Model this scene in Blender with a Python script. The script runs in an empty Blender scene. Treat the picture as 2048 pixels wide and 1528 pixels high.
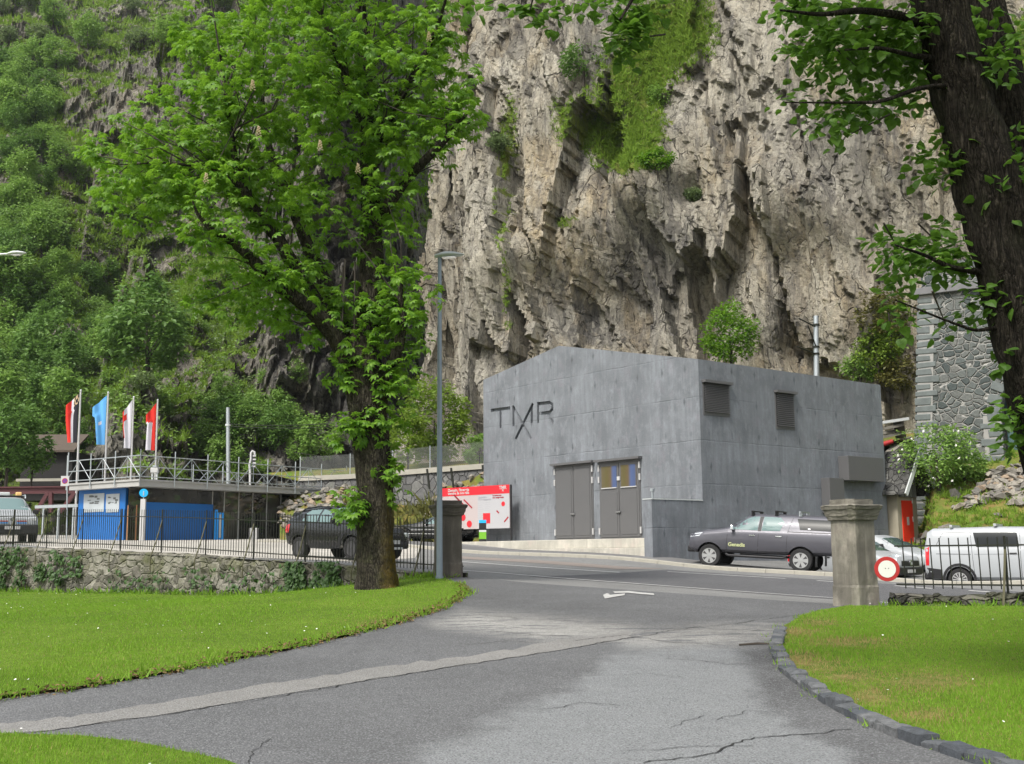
import bpy, math, random
import numpy as np
from mathutils import Vector, Matrix
from mathutils.geometry import delaunay_2d_cdt
R = math.radians
S = bpy.context.scene
COL = S.collection
random.seed(7); RNG = np.random.default_rng(7)

# ------------------------------------------------------------------ camera, sky, sun, exposure
F, CX, CY, E = 2300.0, 1024.0, 764.0, 1.65
PITCH, ROLL = math.atan(341 / 2300), 0.009
_r0 = Vector((1, 0, 0)); _f = Vector((0, math.cos(PITCH), math.sin(PITCH))); _u0 = Vector((0, -math.sin(PITCH), math.cos(PITCH)))
_r = _r0 * math.cos(ROLL) - _u0 * math.sin(ROLL); _u = _r0 * math.sin(ROLL) + _u0 * math.cos(ROLL)
cam = bpy.data.cameras.new('camera'); camo = bpy.data.objects.new('camera', cam); COL.objects.link(camo)
cam.sensor_width = 36; cam.lens = 36 * F / 2048; cam.clip_end = 3000; cam.clip_start = 0.1
m3 = Matrix((_r, _u, -_f)).transposed()
camo.matrix_world = Matrix.Translation((0, 0, E)) @ m3.to_4x4()
S.camera = camo
W = bpy.data.worlds.new('World'); S.world = W; W.use_nodes = True
wn = W.node_tree; wn.nodes.clear()
SUN_EL, SUN_AZ = R(52), R(215)      # azimuth from +Y clockwise: sun behind the camera, to its left
sky = wn.nodes.new('ShaderNodeTexSky'); sky.sky_type = 'NISHITA'; sky.sun_disc = False
sky.sun_elevation = SUN_EL; sky.sun_rotation = SUN_AZ; sky.air_density = 1.6; sky.dust_density = 4.0; sky.ozone_density = 1.0
hs = wn.nodes.new('ShaderNodeHueSaturation'); hs.inputs['Saturation'].default_value = 0.35
bg = wn.nodes.new('ShaderNodeBackground'); bg.inputs[1].default_value = 0.13
wo = wn.nodes.new('ShaderNodeOutputWorld')
wn.links.new(sky.outputs[0], hs.inputs['Color']); wn.links.new(hs.outputs[0], bg.inputs[0]); wn.links.new(bg.outputs[0], wo.inputs[0])
sl = bpy.data.lights.new('sun', 'SUN'); sl.energy = 2.3; sl.angle = R(10); sl.color = (1, .95, .87)
so = bpy.data.objects.new('sun', sl); COL.objects.link(so)
_sd = Vector((math.sin(SUN_AZ) * math.cos(SUN_EL), math.cos(SUN_AZ) * math.cos(SUN_EL), math.sin(SUN_EL)))
so.rotation_euler = _sd.to_track_quat('Z', 'Y').to_euler()
S.view_settings.view_transform = 'Standard'; S.view_settings.look = 'None'; S.view_settings.gamma = 1
S.view_settings.exposure = 0.7
cy = S.cycles; cy.use_denoising = True; cy.max_bounces = 5; cy.diffuse_bounces = 3; cy.glossy_bounces = 3
cy.transmission_bounces = 4; cy.transparent_max_bounces = 6; cy.caustics_reflective = False; cy.caustics_refractive = False

# ------------------------------------------------------------------ helpers
EYE = Vector((0, 0, E))
def ray(px, py): return _f + _r * ((px - CX) / F) + _u * ((CY - py) / F)
def PX(px, py, Y):
    d = ray(px, py); return EYE + d * (Y / d.y)
def onplane(px, py, p0, n):
    d = ray(px, py); n = Vector(n); return EYE + d * ((Vector(p0) - EYE).dot(n) / d.dot(n))
def proj(P):
    """numpy (N,3) -> px, py"""
    d = P - np.array(EYE); x = d @ np.array(_r); y = d @ np.array(_u); z = d @ np.array(_f)
    z = np.maximum(z, .1)
    return CX + F * x / z, CY - F * y / z

def hsh(ix, iy, iz, seed):
    h = (ix.astype(np.int64) * 374761393 + iy.astype(np.int64) * 668265263 + iz.astype(np.int64) * 2147483647 + seed * 1274126177) & 0xffffffff
    h = ((h ^ (h >> 13)) * 1274126177) & 0xffffffff
    h = ((h ^ (h >> 16)) * 2246822519) & 0xffffffff
    return ((h ^ (h >> 15)) & 0xffffff) / float(0xffffff)
def vnoise(p, seed=0):
    i = np.floor(p); f = p - i; f = f * f * (3 - 2 * f); i = i.astype(np.int64)
    out = 0
    for a in (0, 1):
        for b in (0, 1):
            for c in (0, 1):
                w = (f[:, 0] if a else 1 - f[:, 0]) * (f[:, 1] if b else 1 - f[:, 1]) * (f[:, 2] if c else 1 - f[:, 2])
                out = out + w * hsh(i[:, 0] + a, i[:, 1] + b, i[:, 2] + c, seed)
    return out * 2 - 1
def fbm(p, o=4, seed=0, g=.5):
    s = 0; a = 1
    for k in range(o):
        s = s + a * vnoise(p, seed + k * 17); p = p * 2.03; a *= g
    return s
def facets(p, seed=0, tilt=.6):
    """piecewise planar blocks: nearest cell's own tilted plane, and the gap to the next cell"""
    i = np.floor(p).astype(np.int64); best = np.full(len(p), 9e9); sec = best.copy(); val = np.zeros(len(p))
    for a in (-1, 0, 1):
        for b in (-1, 0, 1):
            for c in (-1, 0, 1):
                q = i + np.array((a, b, c))
                j = [hsh(q[:, 0], q[:, 1], q[:, 2], seed + k) for k in range(7)]
                d = p - (q + np.stack(j[:3], 1)); r2 = (d * d).sum(1)
                v = j[6] * 2 - 1 + tilt * ((j[3] * 2 - 1) * d[:, 0] + (j[4] * 2 - 1) * d[:, 1] + (j[5] * 2 - 1) * d[:, 2]) * 2
                m = r2 < best
                sec = np.where(m, best, np.minimum(sec, r2)); val = np.where(m, v, val); best = np.where(m, r2, best)
    return val, np.sqrt(sec) - np.sqrt(best)

class TPS:
    def __init__(s, pts):
        P = np.array(pts, float); s.c = P[:, :2]; n = len(P)
        A = np.zeros((n + 3, n + 3)); A[:n, :n] = s.k(s.c, s.c) + np.eye(n) * .3; A[:n, n] = 1; A[:n, n + 1:] = s.c; A[n, :n] = 1; A[n + 1:, :n] = s.c.T
        s.w = np.linalg.solve(A, np.concatenate([P[:, 2], np.zeros(3)]))
    @staticmethod
    def k(a, b):
        d = ((a[:, None] - b[None]) ** 2).sum(2); return .5 * d * np.log(d + 1e-9)
    def __call__(s, x, y=None):
        q = np.array([[x, y]], float) if y is not None else np.asarray(x, float)
        v = s.k(q, s.c) @ s.w[:len(s.c)] + s.w[len(s.c)] + q @ s.w[-2:] + E
        return float(v[0]) if y is not None else v

INV = {}
def tag(o, label=None, cat=None, group=None, kind=None):
    if label: o['label'] = label
    if cat: o['category'] = cat
    if group: o['group'] = group
    if kind: o['kind'] = kind
    return o
def thing(name, label, cat, loc=(0, 0, 0), rz=0, group=None):
    o = bpy.data.objects.new(name, None); COL.objects.link(o); o.empty_display_size = .2
    o.location = loc; o.rotation_euler = (0, 0, rz)
    INV[o.name] = (Matrix.Translation(loc) @ Matrix.Rotation(rz, 4, 'Z')).inverted()
    return tag(o, label, cat, group)
def root_of(o):
    while o.parent: o = o.parent
    return o
def link(name, me, mats, parent=None, label=None, cat=None, group=None, kind=None):
    o = bpy.data.objects.new(name, me); COL.objects.link(o)
    for mm in (mats if isinstance(mats, (list, tuple)) else [mats]): me.materials.append(mm)
    if parent: o.parent = parent
    return tag(o, label, cat, group, kind)
def copy_tree(o, parent=None):
    c = o.copy(); COL.objects.link(c); c.parent = parent
    for ch in list(o.children): copy_tree(ch, c)
    return c
def np_mesh(name, V, Fc, smooth=False, mi=None):
    """V (N,3), Fc (M,k) all of one size"""
    me = bpy.data.meshes.new(name); V = np.asarray(V, np.float32); Fc = np.asarray(Fc, np.int32); k = Fc.shape[1]
    me.vertices.add(len(V)); me.vertices.foreach_set('co', V.ravel())
    me.loops.add(Fc.size); me.loops.foreach_set('vertex_index', Fc.ravel())
    me.polygons.add(len(Fc)); me.polygons.foreach_set('loop_start', np.arange(0, Fc.size, k, dtype=np.int32))
    me.polygons.foreach_set('loop_total', np.full(len(Fc), k, np.int32))
    me.polygons.foreach_set('use_smooth', np.full(len(Fc), smooth))
    if mi is not None: me.polygons.foreach_set('material_index', np.asarray(mi, np.int32))
    me.update(calc_edges=True); return me
def attr(me, name, vals):
    a = me.attributes.new(name, 'FLOAT', 'POINT'); a.data.foreach_set('value', np.asarray(vals, np.float32))
def grid_faces(nu, nv):
    i = np.arange(nu - 1)[:, None] * nv + np.arange(nv - 1)[None]; i = i.ravel()
    return np.stack([i, i + nv, i + nv + 1, i + 1], 1)

class MB:
    def __init__(s): s.v = []; s.f = []; s.mi = []; s.cm = 0
    def add(s, vs, fs, M=None):
        b = len(s.v); s.v += [tuple(M @ Vector(v)) if M else tuple(v) for v in vs]
        s.f += [tuple(b + i for i in f) for f in fs]; s.mi += [s.cm] * len(fs); return s
    def box(s, a, b, M=None, tp=0):
        x0, y0, z0 = a; x1, y1, z1 = b
        vs = [(x0, y0, z0), (x1, y0, z0), (x1, y1, z0), (x0, y1, z0), (x0 + tp, y0 + tp, z1), (x1 - tp, y0 + tp, z1), (x1 - tp, y1 - tp, z1), (x0 + tp, y1 - tp, z1)]
        return s.add(vs, [(3, 2, 1, 0), (4, 5, 6, 7), (0, 1, 5, 4), (1, 2, 6, 5), (2, 3, 7, 6), (3, 0, 4, 7)], M)
    def beam(s, p, q, w, h=None, up=(0, 0, 1)):
        p = Vector(p); q = Vector(q); d = (q - p); L = d.length; d.normalize(); up = Vector(up)
        sd = d.cross(up)
        if sd.length < 1e-4: sd = d.cross(Vector((1, 0, 0)))
        sd.normalize(); u2 = sd.cross(d); h = h or w
        M = Matrix((d, sd, u2)).transposed().to_4x4(); M.translation = p
        return s.box((0, -w / 2, -h / 2), (L, w / 2, h / 2), M)
    def tube(s, path, rad, n=8, cap=True, rough=0, seed=0):
        path = [Vector(p) for p in path]; rr = rad if isinstance(rad, (list, tuple)) else [rad] * len(path)
        b = len(s.v); side = None
        for i, p in enumerate(path):
            d = (path[min(i + 1, len(path) - 1)] - path[max(i - 1, 0)]).normalized()
            if side is None: side = d.cross(Vector((.13, .9, .2))).normalized() if abs(d.y) < .9 else d.cross(Vector((1, 0, 0))).normalized()
            side = (side - d * side.dot(d)).normalized(); s2 = d.cross(side)
            for k in range(n):
                a = 2 * math.pi * k / n; r = rr[i]
                if rough: r *= 1 + rough * (math.sin(a * 5 + seed + i * .15) * .5 + math.sin(a * 3 + i * .37 + seed) * .6 + math.sin(i * .9 + a * 2) * .35)
                s.v.append(tuple(p + side * (r * math.cos(a)) + s2 * (r * math.sin(a))))
        for i in range(len(path) - 1):
            for k in range(n):
                k2 = (k + 1) % n; s.f.append((b + i * n + k, b + i * n + k2, b + (i + 1) * n + k2, b + (i + 1) * n + k)); s.mi.append(s.cm)
        if cap:
            s.f.append(tuple(b + k for k in reversed(range(n)))); s.mi.append(s.cm)
            s.f.append(tuple(b + (len(path) - 1) * n + k for k in range(n))); s.mi.append(s.cm)
        return s
    def lathe(s, prof, n=16, M=None):
        vs = []; fs = []
        for (r, z) in prof:
            for k in range(n): a = 2 * math.pi * k / n; vs.append((r * math.cos(a), r * math.sin(a), z))
        for i in range(len(prof) - 1):
            for k in range(n): k2 = (k + 1) % n; fs.append((i * n + k, i * n + k2, (i + 1) * n + k2, (i + 1) * n + k))
        fs.append(tuple(reversed(range(n)))); fs.append(tuple((len(prof) - 1) * n + k for k in range(n)))
        return s.add(vs, fs, M)
    def prism(s, poly, d, M=None):
        """polygon of 3-D points extruded by vector d"""
        n = len(poly); d = Vector(d); a = [Vector(p) for p in poly]
        return s.add(a + [p + d for p in a], [tuple(reversed(range(n))), tuple(range(n, 2 * n))] + [(i, (i + 1) % n, n + (i + 1) % n, n + i) for i in range(n)], M)
    def mesh(s, name, parent=None, local=False, smooth=None):
        v = s.v
        if parent and not local:
            I = INV[root_of(parent).name]; v = [tuple(I @ Vector(p)) for p in v]
        me = bpy.data.meshes.new(name); me.from_pydata(v, [], s.f); me.polygons.foreach_set('material_index', s.mi)
        me.validate(); me.update()
        fix_normals(me)
        if smooth is not None:
            me.polygons.foreach_set('use_smooth', [True] * len(me.polygons)); me.set_sharp_from_angle(angle=R(smooth))
        return me
    def build(s, name, mats, parent=None, local=False, smooth=None, bevel=0, **kw):
        o = link(name, s.mesh(name, parent, local, smooth), mats, parent, **kw)
        if bevel:
            m = o.modifiers.new('bevel', 'BEVEL'); m.width = bevel; m.segments = 2; m.limit_method = 'ANGLE'
        return o
import bmesh
def fix_normals(me):
    bm = bmesh.new(); bm.from_mesh(me); bmesh.ops.recalc_face_normals(bm, faces=bm.faces); bm.to_mesh(me); bm.free()
def applied(o):
    """mesh of o with its modifiers applied"""
    dg = bpy.context.evaluated_depsgraph_get(); return bpy.data.meshes.new_from_object(o.evaluated_get(dg))
def text_mesh(txt, size, depth=.004, bold=0):
    c = bpy.data.curves.new('t', 'FONT'); c.body = txt; c.size = size; c.extrude = depth; c.offset = bold; c.resolution_u = 3
    o = bpy.data.objects.new('t', c); COL.objects.link(o); me = applied(o); bpy.data.objects.remove(o); return me
def text_part(name, txt, size, M, mt, parent, depth=.004, bold=0, local=False):
    me = text_mesh(txt, size, depth, bold); me.transform(M if local else INV[root_of(parent).name] @ M); me.name = name
    return link(name, me, mt, parent)
def frame(o, x, y, z):
    M = Matrix((Vector(x).normalized(), Vector(y).normalized(), Vector(z).normalized())).transposed().to_4x4(); M.translation = Vector(o); return M
def sheet(poly, H, dz=0, res=.6, jitter=0):
    """ground-following sheet filling a plan polygon"""
    P = [Vector((p[0], p[1])) for p in poly]; bd = []
    for a, b in zip(P, P[1:] + P[:1]):
        n = max(1, int((b - a).length / res)); bd += [a + (b - a) * (k / n) for k in range(n)]
    xs = [p.x for p in P]; ys = [p.y for p in P]; gp = []
    x = min(xs)
    px = np.array(xs); py = np.array(ys)
    gx, gy = np.meshgrid(np.arange(min(xs), max(xs), res), np.arange(min(ys), max(ys), res)); gx = gx.ravel() + RNG.uniform(-.1, .1, gx.size) * res; gy = gy.ravel()
    ins = inside(gx, gy, P)
    gp = [Vector(q) for q in zip(gx[ins].tolist(), gy[ins].tolist())]
    nb = len(bd); ed = [(i, (i + 1) % nb) for i in range(nb)]
    v, e, f, *_ = delaunay_2d_cdt(bd + gp, ed, [], 1, 1e-4)
    v = np.array([tuple(q) for q in v]); z = H(v) + dz
    return np.column_stack([v, z]), [tuple(t) for t in f]
def inside(x, y, P):
    c = np.zeros(len(x), bool); n = len(P)
    for i in range(n):
        x1, y1 = P[i][0], P[i][1]; x2, y2 = P[i - 1][0], P[i - 1][1]
        if y1 == y2: continue
        c ^= ((y1 > y) != (y2 > y)) & (x < (x2 - x1) * (y - y1) / (y2 - y1) + x1)
    return c
def sheet_obj(name, poly, H, mt, dz=0, res=.6, **kw):
    v, f = sheet(poly, H, dz, res); me = bpy.data.meshes.new(name); me.from_pydata(v.tolist(), [], f); me.update()
    up = np.zeros(len(me.polygons) * 3, np.float32); me.polygons.foreach_get('normal', up)
    if up[2::3].mean() < 0: me.flip_normals()
    me.polygons.foreach_set('use_smooth', [True] * len(me.polygons))
    return link(name, me, mt, **kw)

# ------------------------------------------------------------------ materials
class NT:
    def __init__(s, name):
        s.m = bpy.data.materials.new(name); s.m.use_nodes = True; s.t = s.m.node_tree; s.t.nodes.clear()
        s.out = s.t.nodes.new('ShaderNodeOutputMaterial'); s._c = None
    def n(s, ty, **kw):
        q = s.t.nodes.new('ShaderNode' + ty)
        for k, v in kw.items(): setattr(q, k, v)
        return q
    def set(s, sock, v):
        if hasattr(v, 'is_output'): s.t.links.new(v, sock)
        elif v is not None:
            if isinstance(v, tuple) and len(v) == 3 and len(sock.default_value) == 4: v = v + (1,)
            sock.default_value = v
    def co(s, sc=(1, 1, 1), rot=(0, 0, 0), which='Object'):
        if not s._c: s._c = s.n('TexCoord')
        mp = s.n('Mapping'); s.t.links.new(s._c.outputs[which], mp.inputs[0]); mp.inputs['Scale'].default_value = sc; mp.inputs['Rotation'].default_value = rot
        return mp.outputs[0]
    def pos(s):
        return s.n('NewGeometry').outputs['Position']
    def noise(s, vec, scale=1, det=4, rough=.55, dist=0):
        q = s.n('TexNoise'); s.set(q.inputs['Vector'], vec); q.inputs['Scale'].default_value = scale; q.inputs['Detail'].default_value = det; q.inputs['Roughness'].default_value = rough; q.inputs['Distortion'].default_value = dist
        return q.outputs['Fac']
    def vor(s, vec, scale=1, feat='F1', out='Distance', rand=1):
        q = s.n('TexVoronoi', feature=feat); s.set(q.inputs['Vector'], vec); q.inputs['Scale'].default_value = scale; q.inputs['Randomness'].default_value = rand
        return q.outputs[out]
    def ramp(s, f, *st):
        q = s.n('ValToRGB'); s.set(q.inputs[0], f); e = q.color_ramp.elements
        while len(e) < len(st): e.new(.5)
        for el, (p, c) in zip(e, st): el.position = p; el.color = (c, c, c, 1) if not isinstance(c, tuple) else c + (1,)
        return q.outputs[0]
    def mix(s, f, a, b, mode='MIX'):
        q = s.n('Mix', data_type='RGBA', blend_type=mode); s.set(q.inputs[0], f); s.set(q.inputs[6], a); s.set(q.inputs[7], b); return q.outputs[2]
    def math(s, op, a, b=0, c=None):
        q = s.n('Math', operation=op); s.set(q.inputs[0], a); s.set(q.inputs[1], b)
        if c is not None: s.set(q.inputs[2], c)
        return q.outputs[0]
    def sep(s, v):
        q = s.n('SeparateXYZ'); s.t.links.new(v, q.inputs[0]); return q.outputs
    def attr(s, name): return s.n('Attribute', attribute_name=name).outputs['Fac']
    def bump(s, h, st=.5, d=.05, nrm=None):
        q = s.n('Bump'); s.set(q.inputs['Height'], h); q.inputs['Strength'].default_value = st; q.inputs['Distance'].default_value = d
        if nrm: s.set(q.inputs['Normal'], nrm)
        return q.outputs[0]
    def done(s, col, rough=.8, bump=None, metal=0, spec=.4, coat=0, **kw):
        p = s.n('BsdfPrincipled'); s.set(p.inputs['Base Color'], col); s.set(p.inputs['Roughness'], rough); s.set(p.inputs['Metallic'], metal)
        p.inputs['Specular IOR Level'].default_value = spec; p.inputs['Coat Weight'].default_value = coat; p.inputs['Coat Roughness'].default_value = .05
        if bump: s.set(p.inputs['Normal'], bump)
        s.p = p; s.t.links.new(p.outputs[0], s.out.inputs[0]); return s.m
def plain(name, c, rough=.6, metal=0, var=.25, sc=6, bump=.15, spec=.4, coat=0):
    t = NT(name); v = t.co()
    n = t.noise(v, sc, 6, .65); a = tuple(x * (1 - var) for x in c); b = tuple(min(1, x * (1 + var)) for x in c)
    n2 = t.noise(v, sc * 8, 4)
    return t.done(t.mix(n, a, b), rough, t.bump(n2, bump, .01) if bump else None, metal, spec, coat)
def leafmat(name, c1, c2, trans=.45, var=.5, rough=.5, spec=.35):
    t = NT(name); g = t.n('NewGeometry'); rp = g.outputs['Random Per Island']
    oi = t.n('ObjectInfo').outputs['Random']
    big = t.noise(g.outputs['Position'], .5, 2)
    f = t.math('ADD', t.math('MULTIPLY', rp, var), t.math('MULTIPLY', t.math('ADD', oi, big), (1 - var) * .5))
    col = t.mix(f, c1, c2)
    p = t.n('BsdfPrincipled'); t.set(p.inputs['Base Color'], col); p.inputs['Roughness'].default_value = rough; p.inputs['Specular IOR Level'].default_value = spec
    tr = t.n('BsdfTranslucent'); t.set(tr.inputs[0], t.mix(.5, col, tuple(min(1, x * 1.9) for x in c2)))
    ms = t.n('MixShader'); ms.inputs[0].default_value = trans
    t.t.links.new(p.outputs[0], ms.inputs[1]); t.t.links.new(tr.outputs[0], ms.inputs[2]); t.t.links.new(ms.outputs[0], t.out.inputs[0])
    return t.m
M = {}
M['steel'] = plain('galvanised_steel', (.42, .46, .48), .45, .6, .12, 4, .05)
M['lamp'] = plain('lamp_grey_blue', (.26, .31, .37), .45, .2, .12, 3, .03)
M['lamphead'] = plain('lamp_head_pale', (.55, .58, .58), .4, .1, .08, 3, .02)
M['iron'] = plain('wrought_iron', (.022, .024, .018), .55, .3, .5, 9, .3)
M['rusty'] = plain('rusty_brace', (.10, .095, .055), .7, .2, .4, 6, .3)
M['white'] = plain('white_paint', (.46, .46, .46), .5, 0, .05, 3, .03)
M['red'] = plain('red_paint', (.36, .022, .022), .45, 0, .08, 3, .03)
M['redwhite'] = plain('sign_red', (.58, .018, .03), .4, 0, .03, 3, .0)
M['black'] = plain('black_plastic', (.018, .018, .02), .5, 0, .3, 5, .05)
M['blue'] = plain('bright_blue', (.02, .28, .75), .4, 0, .05, 3, 0)
M['cyan'] = plain('sign_cyan', (.02, .42, .80), .4, 0, .05, 3, 0)
M['doorgrey'] = plain('door_grey', (.115, .115, .118), .5, .1, .06, 2, .04)
M['chrome'] = plain('chrome', (.75, .76, .78), .18, 1, .05, 3, 0)
M['rubber'] = plain('rubber', (.02, .02, .021), .8, 0, .3, 12, .1)
M['rim'] = plain('alloy_rim', (.62, .63, .64), .3, .85, .1, 3, 0)
M['darkrim'] = plain('steel_rim', (.10, .10, .105), .4, .6, .1, 3, 0)
M['glass'] = NT('tinted_glass').done((.06, .09, .09), .06, None, 0, .6, .1)
M['glassclear'] = NT('pale_glass').done((.13, .20, .20), .06, None, 0, .6, .1)
M['glassdark'] = NT('dark_glass').done((.015, .018, .02), .3, None, 0, .2, .0)
M['glassroom'] = NT('shop_glass').done((.035, .036, .03), .06, None, 0, .9, .3)
M['tail'] = NT('tail_light').done((.55, .012, .02), .15, None, 0, .6, .8)
M['headl'] = NT('head_light').done((.62, .66, .68), .08, None, .3, .8, 1)
M['amber'] = NT('amber_lens').done((.8, .5, .2), .2, None, 0, .6, .5)
def paint(name, c, flake=.03, metal=.0, rough=.36, coat=.28):
    t = NT(name); v = t.co(); n = t.noise(v, 1.2, 3); d = t.noise(v, 18, 4)
    return t.done(t.mix(n, tuple(x * .93 for x in c), tuple(min(1, x * 1.06) for x in c)), t.ramp(d, (.3, rough - .04), (.75, rough + .1)), None, metal, .4, coat)
M['p_white'] = paint('white_car_paint', (.36, .38, .40))
M['p_grey'] = paint('graphite_car_paint', (.095, .095, .112), metal=.35)
M['p_black'] = paint('black_car_paint', (.012, .013, .014), metal=.2, rough=.25, coat=.8)
M['p_silver'] = paint('dark_silver_paint', (.06, .065, .07), metal=.5)
# ---- ground materials
def asphalt(name, c, fine=True, worn=False):
    t = NT(name); v = t.pos(); big = t.noise(v, .35, 5, .6); med = t.noise(v, 2.2, 5, .65)
    base = t.mix(t.ramp(big, (.3, 0), (.72, 1)), tuple(x * .8 for x in c), tuple(x * 1.22 for x in c))
    base = t.mix(t.ramp(med, (.35, 0), (.7, .5)), base, tuple(x * .72 for x in c))
    h = t.noise(v, 60, 3, .6)
    if worn:
        wv = t.math('ADD', t.attr('worn'), t.math('MULTIPLY', t.math('SUBTRACT', t.noise(v, 1.6, 7, .7), .5), 1.5))
        wv = t.math('ADD', wv, t.math('MULTIPLY', t.math('SUBTRACT', t.noise(t.co((2.2, .5, 1), (0, 0, .5)), 1.2, 4), .5), .6))
        base = t.mix(t.ramp(wv, (.34, 0), (.74, 1)), base, t.mix(med, (.155, .163, .168), (.215, .224, .23)))
        bk = t.math('MULTIPLY', t.attr('broken'), t.ramp(t.noise(t.co((.8, 2.6, 1), (0, 0, -.35)), 1.5, 6, .7), (.40, 0), (.48, 1)))
        base = t.mix(bk, base, t.mix(t.noise(v, 9, 4), (.13, .13, .125), (.46, .45, .42)))
        dk = t.math('MULTIPLY', t.attr('damp'), t.ramp(t.noise(v, .9, 6, .65), (.3, .15), (.65, .85)))
        base = t.mix(dk, base, (.046, .045, .046))
    if fine:
        sp = t.vor(v, 95, 'F1', 'Color'); s1 = t.sep(sp)[0]
        base = t.mix(t.ramp(s1, (.62, 0), (.95, .5)), base, (.30, .31, .32))
        base = t.mix(t.ramp(t.sep(sp)[1], (.6, 0), (.95, .6)), base, tuple(x * .35 for x in c))
        h = t.vor(v, 55)
    return t.done(base, .85, t.bump(h, .6, .012, t.bump(med, .35, .05)), 0, .3)
M['drive'] = asphalt('drive_asphalt', (.112, .114, .118), True, True)
M['road_old'] = asphalt('old_road_asphalt', (.20, .20, .195))
M['road_new'] = asphalt('newer_road_asphalt', (.095, .095, .10))
M['strip'] = asphalt('light_asphalt_strip', (.21, .205, .195))
M['lot'] = asphalt('pale_parking_concrete', (.42, .40, .36), False)
M['tar'] = plain('tar_line', (.02, .02, .02), .7)
M['mark'] = plain('road_paint', (.60, .60, .585), .6, 0, .15, 5, .1)
M['kerbc'] = plain('kerb_granite', (.33, .315, .27), .8, 0, .22, 4, .4)
M['pave'] = asphalt('pavement_asphalt', (.15, .15, .15), False)
t = NT('lawn_soil'); v = t.pos()
n = t.noise(v, .45, 5, .6); n2 = t.noise(v, 6, 5, .7)
c = t.mix(t.ramp(n, (.35, 0), (.7, 1)), (.085, .14, .018), (.15, .22, .03))
c = t.mix(t.math('MULTIPLY', t.attr('dry'), t.ramp(t.noise(v, 1.6, 6, .7), (.45, 0), (.62, .9))), c, (.30, .23, .10))
c = t.mix(t.ramp(n2, (.45, 0), (.75, .55)), c, (.035, .085, .008))
M['lawn'] = t.done(c, .9, t.bump(t.noise(v, 30, 4, .7), .8, .04), 0, .1)
t = NT('slope_grass'); v = t.pos(); n = t.noise(v, .5, 6, .65); n2 = t.noise(v, 2.5, 6, .7)
c = t.mix(t.ramp(n, (.38, 0), (.6, 1)), (.10, .13, .025), (.19, .17, .05))
c = t.mix(t.ramp(n2, (.5, 0), (.68, .9)), c, (.17, .095, .045)); c = t.mix(t.ramp(t.noise(v, 1.2, 5), (.5, 0), (.66, .8)), c, (.07, .15, .02))
M['slope'] = t.done(c, .95, t.bump(n2, .8, .15), 0, .1)
def stone(name, cols, sc, mortar, mw=.06, stretch=(1, 1, 1), bumpd=.06, moss=None):
    t = NT(name); v = t.co(stretch); dv = t.n('VectorMath', operation='ADD'); nz = t.n('TexNoise'); t.t.links.new(v, nz.inputs[0]); nz.inputs['Scale'].default_value = 1.4
    sc2 = t.n('VectorMath', operation='SCALE'); t.t.links.new(nz.outputs['Color'], sc2.inputs[0]); sc2.inputs[3].default_value = .45
    t.t.links.new(v, dv.inputs[0]); t.t.links.new(sc2.outputs[0], dv.inputs[1]); w = dv.outputs[0]
    cid = t.sep(t.vor(w, sc, 'F1', 'Color')); de = t.vor(w, sc, 'DISTANCE_TO_EDGE')
    n = t.noise(t.co(), sc * 4, 6, .7)
    c = t.mix(cid[0], cols[0], cols[1]); c = t.mix(t.ramp(cid[1], (.55, 0), (.8, 1)), c, cols[2]); c = t.mix(t.ramp(n, (.3, .55), (.7, 0)), c, tuple(x * .35 for x in cols[0]))
    e = t.ramp(t.math('ADD', de, t.math('MULTIPLY', t.math('SUBTRACT', n, .5), .05)), (mw * .55, 1), (mw, 0))
    c = t.mix(e, c, mortar)
    if moss: c = t.mix(t.ramp(t.noise(t.co(), .9, 6, .7), (.5, 0), (.66, moss[3])), c, moss[:3])
    h = t.math('ADD', t.ramp(de, (0, 0), (mw * 2.2, 1)), t.math('MULTIPLY', n, .5))
    return t.done(c, .9, t.bump(h, .9, bumpd), 0, .2)
M['parkwall'] = stone('old_park_wall', ((.20, .19, .155), (.12, .115, .10), (.27, .26, .22)), 2.6, (.25, .24, .20), .045, (1, 1, 1.5), .07, (.09, .10, .035, .75))
M['drywall'] = stone('dry_stone_wall', ((.13, .125, .11), (.075, .073, .068), (.20, .19, .165)), 3.6, (.012, .012, .010), .05, (1, 1, 2.4), .12, (.10, .11, .05, .5))
M['retain'] = stone('retaining_stone', ((.15, .15, .15), (.09, .09, .092), (.20, .20, .19)), 1.7, (.075, .075, .075), .022, (1, 1, 1), .10, (.10, .11, .06, .3))
M['quoin'] = plain('tower_quoin_stone', (.13, .148, .145), .85, 0, .5, 2.2, .8)
M['tower'] = stone('tower_rubble', ((.135, .155, .15), (.20, .20, .187), (.08, .096, .094)), 2.5, (.33, .325, .305), .055, (1, 1, 1.25), .10)
M['mortar'] = plain('pale_mortar', (.30, .295, .28), .9, 0, .15, 4, .4)
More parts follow.
